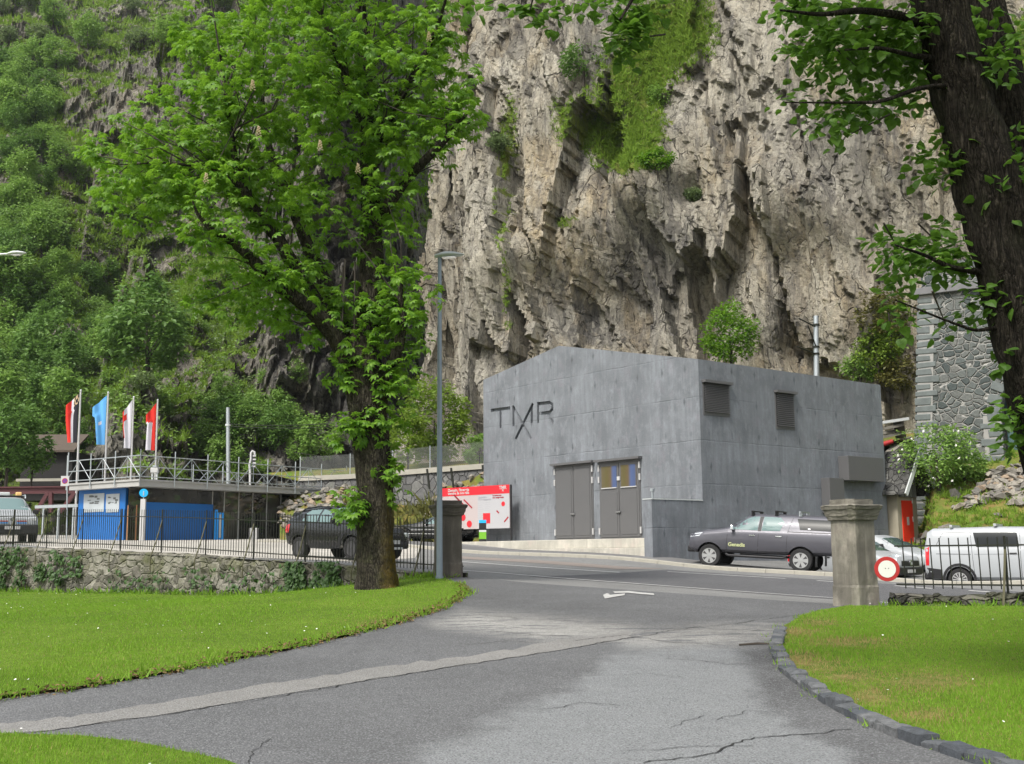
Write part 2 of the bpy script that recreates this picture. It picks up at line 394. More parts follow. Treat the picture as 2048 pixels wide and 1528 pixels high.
def concrete(name, c, form=2.55, seam=True, con=1.0):
    t = NT(name); v = t.co(); x = t.sep(v)
    st = t.noise(t.co((2.2, 2.2, .16)), 2.4, 6, .68); bl = t.noise(v, .7, 5, .6); fn = t.noise(v, 9, 5, .7); st2 = t.noise(t.co((5, 5, .3)), 2.2, 4)
    k = t.mix(t.ramp(st, (.28, 0), (.72, 1)), tuple(q * (1 - .2 * con) for q in c), tuple(q * (1 + .17 * con) for q in c))
    k = t.mix(t.ramp(bl, (.35, .85), (.62, 0)), k, tuple(q * (1 - .28 * con) for q in c)); k = t.mix(t.ramp(t.noise(t.co((1, 1, .6)), 2.6, 6, .7), (.5, 0), (.7, .6)), k, tuple(q * (1 + .28 * con) for q in c)); k = t.mix(t.ramp(fn, (.3, .25), (.75, 0)), k, tuple(q * .55 for q in c))
    k = t.mix(t.ramp(st2, (.6, 0), (.85, .4)), k, (c[0] * 1.7, c[1] * 1.7, c[2] * 1.65))
    k = t.mix(t.ramp(t.noise(v, 1.7, 3), (.55, 0), (.75, .35)), k, (c[0] * 1.12, c[1] * .93, c[2] * .98))
    h = fn
    if seam:
        wob = t.math('MULTIPLY', t.math('SUBTRACT', t.noise(v, 1.3, 2), .5), .09)
        zz = t.math('ADD', x[2], wob); fz = t.math('ABSOLUTE', t.math('SUBTRACT', t.math('FRACT', t.math('DIVIDE', zz, form / 1.55)), .5))
        su = t.math('ADD', t.math('ADD', x[0], x[1]), t.math('MULTIPLY', wob, .4)); fu = t.math('ABSOLUTE', t.math('SUBTRACT', t.math('FRACT', t.math('DIVIDE', su, 1.31)), .5))
        msk = t.ramp(t.noise(v, .8, 3), (.4, .15), (.6, 1))
        sm = t.math('MULTIPLY', t.math('MAXIMUM', t.ramp(fz, (0, 1), (.022, 0)), t.math('MULTIPLY', t.ramp(fu, (0, 1), (.018, 0)), .55)), msk)
        k = t.mix(t.math('MULTIPLY', sm, .42), k, tuple(q * .42 for q in c))
        # tie holes with a drip below each
        q = t.n('CombineXYZ'); t.set(q.inputs[0], t.math('DIVIDE', su, 1.31)); t.set(q.inputs[1], t.math('DIVIDE', x[2], 1.25)); 
        d1 = t.n('VectorMath', operation='FRACTION'); t.t.links.new(q.outputs[0], d1.inputs[0]); p = t.sep(d1.outputs[0])
        fl = t.n('VectorMath', operation='FLOOR'); t.t.links.new(q.outputs[0], fl.inputs[0])
        rnd = t.n('TexWhiteNoise', noise_dimensions='3D'); t.t.links.new(fl.outputs[0], rnd.inputs[0])
        dx = t.math('ABSOLUTE', t.math('SUBTRACT', p[0], t.math('ADD', .3, t.math('MULTIPLY', rnd.outputs['Value'], .3)))); dz = t.math('ABSOLUTE', t.math('SUBTRACT', p[1], .5))
        dr = t.math('ADD', t.math('MULTIPLY', dx, 11), t.math('MULTIPLY', dz, 3.8)); dr = t.math('ADD', dr, t.math('MULTIPLY', t.math('SUBTRACT', t.noise(v, 5, 3), .5), .7))
        k = t.mix(t.math('MULTIPLY', t.ramp(dr, (.25, .75), (.75, 0)), t.ramp(rnd.outputs['Value'], (.15, 0), (.3, 1))), k, tuple(q * .30 for q in c))
        pn_ = t.n('CombineXYZ'); t.set(pn_.inputs[0], t.math('FLOOR', t.math('DIVIDE', su, 1.31))); t.set(pn_.inputs[1], t.math('FLOOR', t.math('DIVIDE', zz, form / 1.55))); wn2 = t.n('TexWhiteNoise', noise_dimensions='3D'); t.t.links.new(pn_.outputs[0], wn2.inputs[0])
        k = t.mix(t.math('MULTIPLY', wn2.outputs['Value'], .35), k, tuple(q * .78 for q in c))
        h = t.math('SUBTRACT', fn, sm)
    return t.done(k, .8, t.bump(h, .35, .03), 0, .3)
M['conc'] = concrete('blue_grey_concrete', (.205, .222, .245), con=1.5)
M['conclight'] = concrete('pale_plinth_concrete', (.50, .48, .42), .55, False)
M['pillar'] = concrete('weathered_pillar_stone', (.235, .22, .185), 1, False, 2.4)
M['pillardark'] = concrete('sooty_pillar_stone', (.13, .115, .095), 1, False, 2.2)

def rockmat(name, pal, st_rot, green=(.15, .22, .035), gattr='grass'):
    t = NT(name); v = t.co((1, 1, .38), st_rot); vw = t.co()
    a = t.noise(v, .42, 6, .66, .6); b = t.noise(v, 1.5, 7, .72, .4); c = t.noise(vw, .12, 4, .6); d = t.noise(t.co((1, 1, .12), st_rot), 1.1, 6, .7, .3)
    k = t.mix(t.ramp(a, (.36, 0), (.62, 1)), pal[0], pal[1])
    k = t.mix(t.math('MULTIPLY', t.ramp(b, (.48, 0), (.64, 1)), .8), k, pal[2])
    k = t.mix(t.math('MULTIPLY', t.math('MULTIPLY', t.attr('tan'), t.ramp(d, (.30, .3), (.55, 1))), .9), k, pal[3])
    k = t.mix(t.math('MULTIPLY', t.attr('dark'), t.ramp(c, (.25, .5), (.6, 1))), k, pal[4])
    k = t.mix(t.ramp(t.noise(v, 3.4, 7, .75), (.56, 0), (.72, .75)), k, tuple(x * .3 for x in pal[4]))
    k = t.mix(t.ramp(t.noise(vw, .6, 5, .7), (.62, 0), (.72, .55)), k, (.20, .11, .055))
    k = t.mix(t.ramp(t.noise(vw, 1.9, 5, .7), (.62, 0), (.7, .8)), k, (.10, .11, .03))
    k = t.mix(t.ramp(t.math('ADD', t.attr('crack'), t.math('MULTIPLY', t.math('SUBTRACT', b, .5), .12)), (.02, .8), (.12, 0)), k, tuple(x * .25 for x in pal[4]))
    gn = t.noise(vw, 1.1, 7, .72); g = t.ramp(t.math('ADD', t.attr(gattr), t.math('SUBTRACT', gn, .5)), (.46, 0), (.6, 1))
    gc = t.mix(t.ramp(t.noise(vw, .55, 6, .7), (.35, 0), (.65, 1)), green, tuple(x * f for x, f in zip(green, (1.9, 1.5, 1.6))))
    gc = t.mix(t.ramp(t.noise(vw, 3, 5, .7), (.5, 0), (.7, .7)), gc, tuple(x * .4 for x in green))
    k = t.mix(g, k, gc)
    mac = t.noise(vw, .10, 5, .65); k = t.mix(t.ramp(mac, (.50, 0), (.66, .75)), k, pal[2]); k = t.mix(t.ramp(t.noise(t.co((1, 1, .5)), .17, 5, .7), (.54, 0), (.66, .8)), k, pal[3]); k = t.mix(t.ramp(t.noise(t.co((1, 1, .45), (0, 0, .7)), .14, 6, .7), (.52, 0), (.64, .7)), k, tuple(x * 1.15 for x in pal[4]))
    wv_ = t.n('VectorMath', operation='ADD'); wn_ = t.n('TexNoise'); t.t.links.new(vw, wn_.inputs[0]); wn_.inputs['Scale'].default_value = .7; wn_.inputs['Detail'].default_value = 3; t.t.links.new(v, wv_.inputs[0]); t.t.links.new(wn_.outputs['Color'], wv_.inputs[1])
    cr = None
    for sc_, wd_ in ((.40, .022), (1.0, .035), (2.4, .035)):
        id_ = t.sep(t.vor(wv_.outputs[0], sc_, 'F1', 'Color')); ed_ = t.vor(wv_.outputs[0], sc_, 'DISTANCE_TO_EDGE')
        k = t.mix(t.math('MULTIPLY', id_[0], .26), k, tuple(x * .45 for x in pal[0])); k = t.mix(t.math('MULTIPLY', t.ramp(id_[1], (.6, 0), (.9, 1)), .30), k, tuple(min(1, x * 1.15) for x in pal[2]))
        e_ = t.math('MULTIPLY', t.ramp(ed_, (0, 1), (wd_, 0)), t.ramp(t.noise(vw, sc_ * 1.3, 4), (.50, 0), (.62, 1))); cr = e_ if cr is None else t.math('MAXIMUM', cr, e_)
    k = t.mix(t.math('MULTIPLY', cr, .75), k, tuple(x * .25 for x in pal[4]))
    k = t.mix(g, k, gc)
    h = t.math('ADD', t.math('MULTIPLY', cr, -.5), t.math('ADD', t.math('MULTIPLY', b, .55), t.math('MULTIPLY', t.noise(v, 5.5, 8, .8), .5)))
    stn = t.ramp(t.noise(t.co((1, 1, .07)), 1.3, 5, .7), (.52, 0), (.68, .75)); k = t.mix(stn, k, pal[4]); mot = t.noise(vw, 4.5, 8, .8); k = t.mix(t.ramp(mot, (.3, .75), (.52, 0)), k, tuple(x * .55 for x in pal[4])); k = t.mix(t.ramp(mot, (.58, 0), (.75, .5)), k, tuple(x * 1.15 for x in pal[2]))
    return t.done(k, .92, t.bump(h, 1.0, .7), 0, .15)
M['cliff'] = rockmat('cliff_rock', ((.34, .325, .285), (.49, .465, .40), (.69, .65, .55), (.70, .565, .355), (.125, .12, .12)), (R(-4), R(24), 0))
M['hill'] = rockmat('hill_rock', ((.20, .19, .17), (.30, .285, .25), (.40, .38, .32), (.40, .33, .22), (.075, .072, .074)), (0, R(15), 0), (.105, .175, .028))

# ---- heights (relative to the eye): park side and road side, equal along the gate
gate = [(-1.5, 28, -.57), (.4, 26.1, -.68), (2.3, 24.2, -.78), (4.2, 22.3, -.88), (6.1, 20.4, -.96)]
HP = TPS(gate + [(0, 0, -1.65), (0, 10, -1.31), (-1.25, 19.9, -.975), (-3.34, 12.3, -1.23), (-4.5, 10.2, -1.3), (-3.1, 26, -.76), (-5.5, 31, -1.03), (-10.2, 34.7, -1.15), (-18.3, 41, -1.2),
      (-15, 25, -1.3), (-20, 15, -1.4), (-10, 0, -1.65), (8, 17.9, -.95), (12, 13, -1.0), (20, 8, -1.1), (10, 0, -1.55), (0, -20, -2), (5, 12, -1.22), (-32, 51, -1.2)])
HR = TPS(gate + [(-18.3, 41, .30), (-4.24, 30.1, -.33), (-10.2, 34.7, 0), (-18, 44, .48), (-4.6, 34, -.2), (-18.7, 58, .75), (-10.2, 70, .95), (-1.4, 33, -.46), (7.3, 25.7, -1.05), (-1.9, 45.3, 0), (10.2, 35.9, -.84),
      (14.5, 32.6, -1.0), (9.6, 38, -.78), (6.8, 39.5, -.6), (13.6, 34.9, -1.18), (20, 34, -1.35), (5, 41.5, -.3), (-1.5, 57, .42), (-3.5, 49.5, .40), (-8, 52, .5), (9, 19, -1.0), (12, 25, -1.25), (20, 15, -1.5), (-32, 51, .8), (-30, 62, 1.0), (22, 42, -1.2), (12, 44, -.6)])
_ys = np.concatenate([np.arange(3, 60, .1), np.arange(60, 120, .4)])
def G(px, py, H=HP):
    d = ray(px, py); k = _ys / d.y
    g = E + d.z * k - H(np.column_stack([d.x * k, _ys])); i = np.nonzero(g <= 0)[0]
    i = int(i[0]) if len(i) else len(_ys) - 1
    y = _ys[i]
    if i > 0 and g[i] <= 0: y = _ys[i - 1] + (_ys[i] - _ys[i - 1]) * g[i - 1] / (g[i - 1] - g[i])
    return EYE + d * (float(y) / d.y)
def GP(pts, H=HP): return [tuple(G(a, b, H))[:2] for a, b in pts]
FA, FB, FC_ = Vector((-1.35, 27.9)), Vector((-18.3, 41)), Vector((-31, 50.8))          # park fence line, gate end first
GA, GB = Vector((6.25, 20.2)), Vector((19.5, 10.9))                                      # fence beyond the other gate pillar
ground_v = [(-900, -60, -3), (900, -60, -3), (900, 1500, -3), (-900, 1500, -3)]
me = np_mesh('ground', np.array(ground_v, float), np.array([[0, 1, 2, 3]])); link('ground', me, M['slope'], kind='structure')
# drive
dpoly = [tuple(FA), tuple(GA), (8, 18.6), (10.5, 15), (10.5, 1), (-17, 1), (-17, 12), (-9, 16), (-4, 22)]
o = sheet_obj('driveway', dpoly, HP, M['drive'], 0, .26, kind='structure')
vv = np.empty(len(o.data.vertices) * 3, np.float32); o.data.vertices.foreach_get('co', vv); vv = vv.reshape(-1, 3).astype(float)
qx, qy = proj(vv)
def polymask(qx, qy, poly, soft):
    P = poly; best = np.full(len(qx), 1e9)
    for i in range(len(P)):
        a = np.array(P[i - 1], float); b = np.array(P[i], float); ab = b - a
        tt = np.clip(((qx - a[0]) * ab[0] + (qy - a[1]) * ab[1]) / (ab @ ab), 0, 1)
        best = np.minimum(best, np.hypot(qx - a[0] - tt * ab[0], qy - a[1] - tt * ab[1]))
    return np.clip(.5 + np.where(inside(qx, qy, P), best, -best) / (2 * soft), 0, 1)
attr(o.data, 'worn', polymask(qx, qy, [(800, 1600), (840, 1500), (960, 1445), (1160, 1380), (1190, 1330), (1250, 1292), (1490, 1288), (1500, 1330), (1540, 1400), (1640, 1480), (1760, 1600)], 45))
attr(o.data, 'broken', polymask(qx, qy, [(850, 1250), (930, 1222), (1120, 1235), (1270, 1250), (1240, 1275), (1090, 1282), (960, 1262)], 12) + polymask(qx, qy, [(1240, 1290), (1270, 1262), (1420, 1250), (1560, 1248), (1540, 1285), (1420, 1290)], 12))
attr(o.data, 'damp', np.maximum(polymask(qx, qy, [(925, 1155), (1500, 1240), (1690, 1200), (1600, 1245), (1540, 1330), (1500, 1290), (1250, 1262), (930, 1215), (890, 1240), (700, 1290)], 26) * .75, polymask(qx, qy, [(1480, 1285), (1550, 1290), (1570, 1350), (1640, 1410), (1560, 1400), (1500, 1340)], 22)))
low = [(-80, 1481), (0, 1471), (82, 1464), (165, 1452), (325, 1430), (500, 1400), (650, 1375), (840, 1344), (1092, 1305), (1180, 1290), (1262, 1275)]
upp = [(1262, 1264), (1134, 1279), (1008, 1302), (840, 1324), (650, 1352), (500, 1375), (330, 1404), (165, 1430), (0, 1450), (-80, 1458)]
up2 = []
for a, b in zip(upp, upp[1:]):
    for k in range(7): f = k / 7; up2.append((a[0] + (b[0] - a[0]) * f, a[1] + (b[1] - a[1]) * f + random.uniform(-3, 3)))
sheet_obj('asphalt_strip', GP(low) + GP(up2), HP, M['strip'], .004, .3, kind='structure')
def ribbon(mb, pts, w, H, dz=.006, jit=.03, step=.12):
    pts = [Vector(p) for p in pts]; q = []
    for a, b in zip(pts, pts[1:]):
        n = max(1, int((b - a).length / step)); q += [a + (b - a) * (k / n) for k in range(n)]
    q.append(pts[-1]); ww = 0; off = 0
    vs = []; fs = []
    for i, p in enumerate(q):
        d = (q[min(i + 1, len(q) - 1)] - q[max(i - 1, 0)]).normalized(); nrm = Vector((-d.y, d.x))
        off = off * .8 + random.uniform(-jit, jit); k = w * random.uniform(.5, 1.3) if jit else w
        for s in (-.5, .5): r = p + nrm * (off + s * k); vs.append((r.x, r.y, H(r.x, r.y) + dz))
    for i in range(len(q) - 1): fs.append((2 * i, 2 * i + 1, 2 * i + 3, 2 * i + 2))
    mb.add(vs, fs)
for pts, w in (([(x, y + 1) for x, y in low], .03), ([(1262, 1277), (1340, 1262), (1480, 1245), (1590, 1232), (1700, 1214)], .035), ([(935, 1188), (1050, 1195), (1240, 1204), (1390, 1212), (1480, 1222)], .02),
               ([(1290, 1528), (1400, 1512), (1480, 1480), (1540, 1472), (1640, 1465), (1700, 1458)], .03), ([(1240, 1505), (1380, 1497), (1500, 1490)], .015), ([(1335, 1317), (1400, 1322), (1480, 1330)], .02), ([(1150, 1282), (1250, 1270), (1330, 1284), (1440, 1290)], .03),
               ([(1030, 1238), (1120, 1240), (1230, 1250), (1270, 1252)], .03), ([(980, 1262), (1060, 1270), (1140, 1272)], .03), ([(1340, 1455), (1400, 1430)], .014), ([(500, 1528), (508, 1500), (520, 1480)], .014), ([(1080, 1420), (1160, 1408), (1240, 1412)], .016), ([(1180, 1352), (1290, 1348), (1360, 1356)], .014), ([(1430, 1440), (1500, 1420), (1560, 1425)], .014), ([(930, 1290), (1010, 1282), (1090, 1286)], .03), ([(870, 1236), (960, 1230), (1040, 1236)], .03), ([(1290, 1262), (1390, 1256), (1500, 1262), (1545, 1258)], .03)):
    mb = MB(); ribbon(mb, GP(pts), w * .55, HP, .006, .035, .07); mb.build('asphalt_crack', M['tar'], kind='structure')
# lawns
lawn_l = GP([(-260, 1433), (0, 1400), (150, 1379), (400, 1335), (600, 1294), (700, 1270), (800, 1245), (870, 1222), (915, 1200), (932, 1186), (918, 1170), (890, 1158)]) + [(-18.4, 40.8), (-31, 50.5), (-40, 42), (-30, 12)]
lawn_n = GP([(-200, 1476), (0, 1473), (150, 1480), (270, 1492), (380, 1510), (450, 1528), (560, 1590), (640, 1700)]) + [(-2.2, 3), (-13, 3), (-13, 6)]
kerb_px = [(1640, 1224), (1600, 1236), (1563, 1262), (1552, 1300), (1578, 1345), (1640, 1392), (1720, 1437), (1800, 1470), (1900, 1505), (1990, 1532), (2120, 1580), (2300, 1650)]
kerb_pts = GP(kerb_px)
lawn_r = GP([(1700, 1214)]) + kerb_pts + [(9, 5), (26, 3), (20, 10.6)]
lawns = []
def jag(P, a=.06):
    out = []
    for p, q in zip(P, P[1:] + P[:1]):
        p = Vector(p); q = Vector(q); n = max(1, int((q - p).length / .35)) if (q - p).length < 12 else 1
        for k in range(n): w = p + (q - p) * (k / n); out.append((w.x + random.uniform(-a, a), w.y + random.uniform(-a, a)))
    return out
for nm, P, dry in (('lawn', jag(lawn_l), []), ('lawn', jag(lawn_n), []), ('lawn', lawn_r, [(1640, 1340, 60, 14), (1700, 1358, 60, 14), (1580, 1270, 60, 12), (1850, 1370, 90, 22), (1740, 1400, 40, 16), (1600, 1325, 40, 14), (1700, 1290, 90, 10), (1850, 1440, 60, 14)])):
    o = sheet_obj(nm, P, HP, M['lawn'], .03, .35, kind='structure'); lawns.append(o)
    vv = np.empty(len(o.data.vertices) * 3, np.float32); o.data.vertices.foreach_get('co', vv); qx, qy = proj(vv.reshape(-1, 3).astype(float)); dv = np.zeros(len(qx))
    for cx, cyy, rx, ry in dry: dv = np.maximum(dv, np.exp(-((qx - cx) / rx) ** 2 - ((qy - cyy) / ry) ** 2))
    attr(o.data, 'dry', dv * 1.2)
# kerb of rough granite setts round the lawn
mb = MB(); pts = [Vector(p) for p in kerb_pts[2:]]; acc = []
for a, b in zip(pts, pts[1:]):
    n = max(1, int((b - a).length / .02)); acc += [a + (b - a) * (k / n) for k in range(n)]
i = 0
while i < len(acc) - 2:
    L = random.uniform(.17, .3); j = i
    while j < len(acc) - 1 and (acc[j] - acc[i]).length < L: j += 1
    a, b = acc[i], acc[j]; d = (b - a).normalized(); nrm = Vector((-d.y, d.x)); h = random.uniform(.05, .095); w = random.uniform(.07, .09)
    vs = []
    for zz, k in ((-.08, 1.0), (h * .8, 1.0), (h, .72)):
        for (s, q) in ((0, -1), (1, -1), (1, 1), (0, 1)):
            p = (a if s == 0 else b) + d * (.012 if s == 0 else -.012) * (1.2 if k == 1 else 3.2) + nrm * (q * w * k + random.uniform(-.012, .012)); vs.append((p.x, p.y, HP(p.x, p.y) + zz + random.uniform(-.012, .012)))
    mb.add(vs, [(0, 1, 5, 4), (1, 2, 6, 5), (2, 3, 7, 6), (3, 0, 4, 7), (4, 5, 9, 8), (5, 6, 10, 9), (6, 7, 11, 10), (7, 4, 8, 11), (8, 9, 10, 11)]); i = j
t = NT('granite_sett'); gI = t.n('NewGeometry').outputs['Random Per Island']; n = t.noise(t.co(), 14, 6, .75); c = t.mix(gI, (.085, .095, .11), (.19, .195, .20)); M['sett'] = t.done(t.mix(t.ramp(n, (.35, .6), (.65, 0)), c, (.04, .043, .045)), .9, t.bump(n, .8, .03), 0, .2)
mb.build('lawn_kerb', M['sett'], kind='structure')
# road side
rd = Vector((.79, -.61))
road_poly = [tuple(FC_), tuple(FB), tuple(FA), tuple(GA), tuple(GB), (34, 2), (44, 16), (30, 45), (5, 62), (-10, 74), (-45, 80), (-60, 60)]
sheet_obj('road', road_poly, HR, M['road_old'], -.004, 1.0, kind='structure')
def rline(px, py): return tuple(G(px, py, HR))[:2]
newp = [(1056, 1153), (1240, 1146), (1335, 1139), (1500, 1150), (1680, 1162), (1860, 1172), (2048, 1184), (2300, 1200), (2600, 1300), (2200, 1240), (1900, 1214), (1680, 1199), (1400, 1178), (1200, 1163)]
sheet_obj('road_surface', GP(newp, HR), HR, M['road_new'], .002, .6, kind='structure')
# pale lot in front of the kiosk and round the car
lotp = GP([(-400, 1052), (0, 1086), (250, 1106), (500, 1116), (720, 1124), (830, 1116), (840, 1092), (780, 1072), (640, 1064)], HR) + [(-8, 69), (-22, 74), (-45, 78)]
sheet_obj('parking_lot', lotp, HR, M['lot'], .004, 1.0, kind='structure')
for pts, w in (([(924, 1141), (985, 1145), (1054, 1151)], .16), ([(1056, 1151), (1250, 1166), (1450, 1181), (1680, 1197), (1900, 1213), (2200, 1236)], .14), ([(924, 1124), (1080, 1135), (1239, 1145)], .2), ([(1335, 1143.5), (1450, 1150.5), (1571, 1157.5)], .12), ([(1634, 1161.5), (1740, 1169)], .12), ([(1790, 1172), (1865, 1177.5)], .12), ([(1938, 1181.5), (2048, 1190)], .12)):
    mb = MB(); ribbon(mb, GP(pts, HR), w, HR, .009, .0, .5); mb.build('road_marking', M['mark'], kind='structure')
M['cobble'] = plain('red_cobble_band', (.215, .185, .165), .8, 0, .3, 4, .5)
sheet_obj('cobble_band', GP([(924, 1118), (1080, 1127), (1240, 1139), (1335, 1138), (1240, 1133), (1080, 1121), (924, 1113)], HR), HR, M['cobble'], .006, .6, kind='structure')
M['wornmark'] = plain('worn_road_paint', (.40, .40, .39), .7, 0, .5, 9, .2)
# painted arrow at the gate
mb = MB()
for P in ([(1207, 1193), (1217, 1191), (1250, 1188), (1249, 1191.5), (1222, 1196), (1212, 1197.5)], [(1206, 1191), (1214, 1187.5), (1219, 1189), (1218, 1197), (1210, 1198)], [(1226, 1184), (1258, 1183), (1282, 1186), (1307, 1188), (1309, 1191), (1285, 1189.5), (1255, 1186.5), (1230, 1187)]):
    q = GP(P); mb.add([(x, y, HP(x, y) + .012) for x, y in q], [tuple(range(len(q)))])
mb.build('arrow_marking', M['wornmark'], kind='structure')
# kerb and pavement along the far side of the road
kpx = [(820, 1094), (925, 1100), (1100, 1109), (1300, 1119.5), (1500, 1137), (1680, 1152.5), (1830, 1158), (2048, 1169), (2300, 1184)]
kp = []
for a, b in kpx:
    # the kerb top is .12 above the road: hit the raised surface
    d = ray(a, b); y = 36.0
    for _ in range(80):
        p = EYE + d * (y / d.y); y = min(max(y + (p.z - HR(p.x, p.y) - .10) * 5, 20), 70)
    kp.append(Vector((p.x, p.y)))
# keep the line straight in plan: the road runs along rd
c0 = sum(kp, Vector((0, 0))) / len(kp); c0 = Vector((8.9, 36.95))
kline = [c0 + rd * s for s in np.linspace(-26, 30, 57)]; kn = Vector((.61, .79))
mb = MB()
for a, b in zip(kline, kline[1:]):
    g = .006; d = (b - a).normalized(); vs = []
    for (p, zz, q) in ((a + d * g, -.1, 0), (b - d * g, -.1, 0), (b - d * g, .10, .015), (a + d * g, .10, .015), (a + d * g, .12, .05), (b - d * g, .12, .05), (b - d * g, .12, .2), (a + d * g, .12, .2)):
        r = p + kn * q; rr = p; vs.append((r.x, r.y, HR(rr.x, rr.y) + zz))
    mb.add(vs, [(0, 1, 2, 3), (3, 2, 5, 4), (4, 5, 6, 7), (0, 3, 4, 7), (1, 6, 5, 2)])
mb.build('road_kerb', M['kerbc'], kind='structure')
HK = lambda q: HR(np.asarray(q)) 
pv = [tuple(p + kn * .2) for p in kline[2:34]] + [tuple(p + kn * 2.0) for p in reversed(kline[2:34])]
sheet_obj('pavement', pv, HK, M['pave'], .10, .8, kind='structure')
# ------------------------------------------------------------------ the cliff
def pline(P, n):
    P = np.array(P, float); L = np.concatenate([[0], np.cumsum(np.hypot(*np.diff(P, axis=0).T))]); s = np.linspace(0, L[-1], n)
    return np.column_stack([np.interp(s, L, P[:, 0]), np.interp(s, L, P[:, 1])]), s
def smooth1(A, k):
    ker = np.hanning(k + 2)[1:-1]; ker /= ker.sum(); pad = k // 2
    return np.column_stack([np.convolve(np.pad(A[:, c], pad, 'edge'), ker, 'valid')[:len(A)] for c in range(A.shape[1])])
def ball(qx, qy, cx, cyy, rx, ry, rot=0):
    a = R(rot); dx = qx - cx; dy = qy - cyy; u = dx * math.cos(a) + dy * math.sin(a); w = -dx * math.sin(a) + dy * math.cos(a)
    return np.exp(-(u / rx) ** 2 - (w / ry) ** 2)
def build_cliff():
    nu, nv = 620, 470
    B, s = pline([(58, 42), (44, 52), (32, 58.5), (24, 62), (16, 66), (8, 70), (0, 74.5), (-4.2, 77.5), (-8.6, 81.5), (-8.6, 88), (-4, 102), (6, 130)], nu)
    B = smooth1(B, 19)
    T = np.gradient(B, axis=0); T /= np.hypot(*T.T)[:, None]; Nn = np.column_stack([-T[:, 1], T[:, 0]])    # towards the viewer
    if Nn[nu // 3, 1] > 0: Nn = -Nn
    v = np.linspace(-3, 52, nv)
    s_, v_ = np.meshgrid(s, v, indexing='ij'); bx = np.repeat(B[:, 0], nv); by = np.repeat(B[:, 1], nv); nx = np.repeat(Nn[:, 0], nv); ny = np.repeat(Nn[:, 1], nv)
    ss = s_.ravel(); vv = v_.ravel()
    lean = .09 * np.maximum(vv, 0) + .004 * np.maximum(vv - 25, 0) ** 2
    P = np.column_stack([bx - nx * lean, by - ny * lean, vv])
    qx, qy = proj(P)
    # strata run steeply down to the left
    th = R(1) * np.interp(qx, [800, 2000], [14, 4]); a = ss - vv * np.tan(th); b = vv
    p2 = np.column_stack([a, b * .22, np.zeros_like(a) + 3.3])
    d = 1.5 * fbm(np.column_stack([ss * .09, vv * .06, 0 * ss]), 3, 5)
    w = np.column_stack([fbm(p2 * .5, 4, 41), fbm(p2 * .5, 4, 42), fbm(p2 * .4, 3, 43)]) * .22
    crack = np.ones_like(a)
    for sc, amp, tl, sd in ((.15, .90, 1.1, 1), (.36, .34, 1.0, 2), (.9, .16, .8, 3), (1.9, .07, .8, 4)):
        f, e = facets(p2 * sc + w * (1 + sc), sd, tl); d = d + amp * f; 
        if sc > .3: crack = np.minimum(crack, e / (.35 if sc < 1 else .6) + (.25 if sc > 1 else 0))
    d = d + .09 * fbm(p2 * 2.6, 4, 9) + .2 * np.abs(fbm(np.column_stack([ss * .5, vv * .13, 0 * ss]), 4, 19))
    # the rib and overhang in the middle, the gully with grass, the roof-like step on the other side
    d += 1.2 * ball(qx, qy, 1180, 470, 150, 90, -35) - 1.5 * ball(qx, qy, 1230, 560, 110, 110, -40) + 1.6 * ball(qx, qy, 1300, 400, 50, 60)
    d += -1.0 * ball(qx, qy, 1140, 640, 130, 60) + 1.2 * ball(qx, qy, 1080, 520, 60, 40) - .8 * ball(qx, qy, 1290, 180, 90, 170, 25) + 1.8 * ball(qx, qy, 1500, 560, 70, 260, 12) - 1.3 * ball(qx, qy, 1400, 620, 30, 170, 8)
    d += 1.3 * ball(qx, qy, 1640, 420, 110, 60, 30) - 1.2 * ball(qx, qy, 1570, 690, 34, 40) - 1.0 * ball(qx, qy, 1560, 520, 25, 40) + 1.2 * ball(qx, qy, 980, 420, 60, 300) - 1.1 * ball(qx, qy, 1040, 400, 26, 260) - 1.5 * ball(qx, qy, 1390, 390, 25, 30)
    P = P + np.column_stack([nx * d, ny * d, .12 * d])
    Fc = grid_faces(nu, nv)
    me = np_mesh('cliff', P, Fc)
    G2 = P.reshape(nu, nv, 3); du = np.gradient(G2, axis=0); dv = np.gradient(G2, axis=1); n = np.cross(du, dv); n /= np.linalg.norm(n, axis=2, keepdims=True) + 1e-9
    n *= np.sign((n.reshape(-1, 3) * np.column_stack([nx, ny, 0 * nx])).sum(1).reshape(nu, nv, 1) + 1e-9)
    up = n[..., 2].ravel(); qx, qy = proj(P)
    gz = .9 * ball(qx, qy, 1275, 140, 80, 140, 24) + .9 * ball(qx, qy, 1250, 290, 80, 60, 10) + .7 * ball(qx, qy, 1380, 60, 70, 80) + .55 * ball(qx, qy, 1010, 330, 30, 200, 5) + .5 * ball(qx, qy, 1130, 445, 40, 20) + .6 * ball(qx, qy, 1765, 690, 60, 120, 25) + .45 * ball(qx, qy, 1130, 240, 50, 60) + .5 * ball(qx, qy, 1015, 600, 14, 90) + .4 * ball(qx, qy, 1640, 130, 60, 40) + .8 * ball(qx, qy, 2090, 90, 85, 120, 15)
    attr(me, 'grass', np.clip(gz * 1.1 + .42 * np.clip(up - .42, 0, 1) * 1.6 + .18 * fbm(P * .25, 3, 77), 0, 1.2))
    attr(me, 'tan', np.clip(.3 + 1.1 * ball(qx, qy, 1560, 640, 200, 220) + .6 * ball(qx, qy, 860, 500, 50, 260) + .4 * ball(qx, qy, 1450, 480, 60, 200) + .35 * fbm(P * .15, 3, 31), 0, 1))
    attr(me, 'dark', np.clip(1.1 * ball(qx, qy, 1260, 540, 130, 80, -40) + .95 * ball(qx, qy, 1180, 640, 190, 60) + .6 * ball(qx, qy, 1500, 270, 90, 70, -20) + .7 * ball(qx, qy, 1770, 330, 60, 120) + .3 * ball(qx, qy, 920, 620, 60, 120) + .4 * fbm(P * .12, 3, 55), 0, 1))
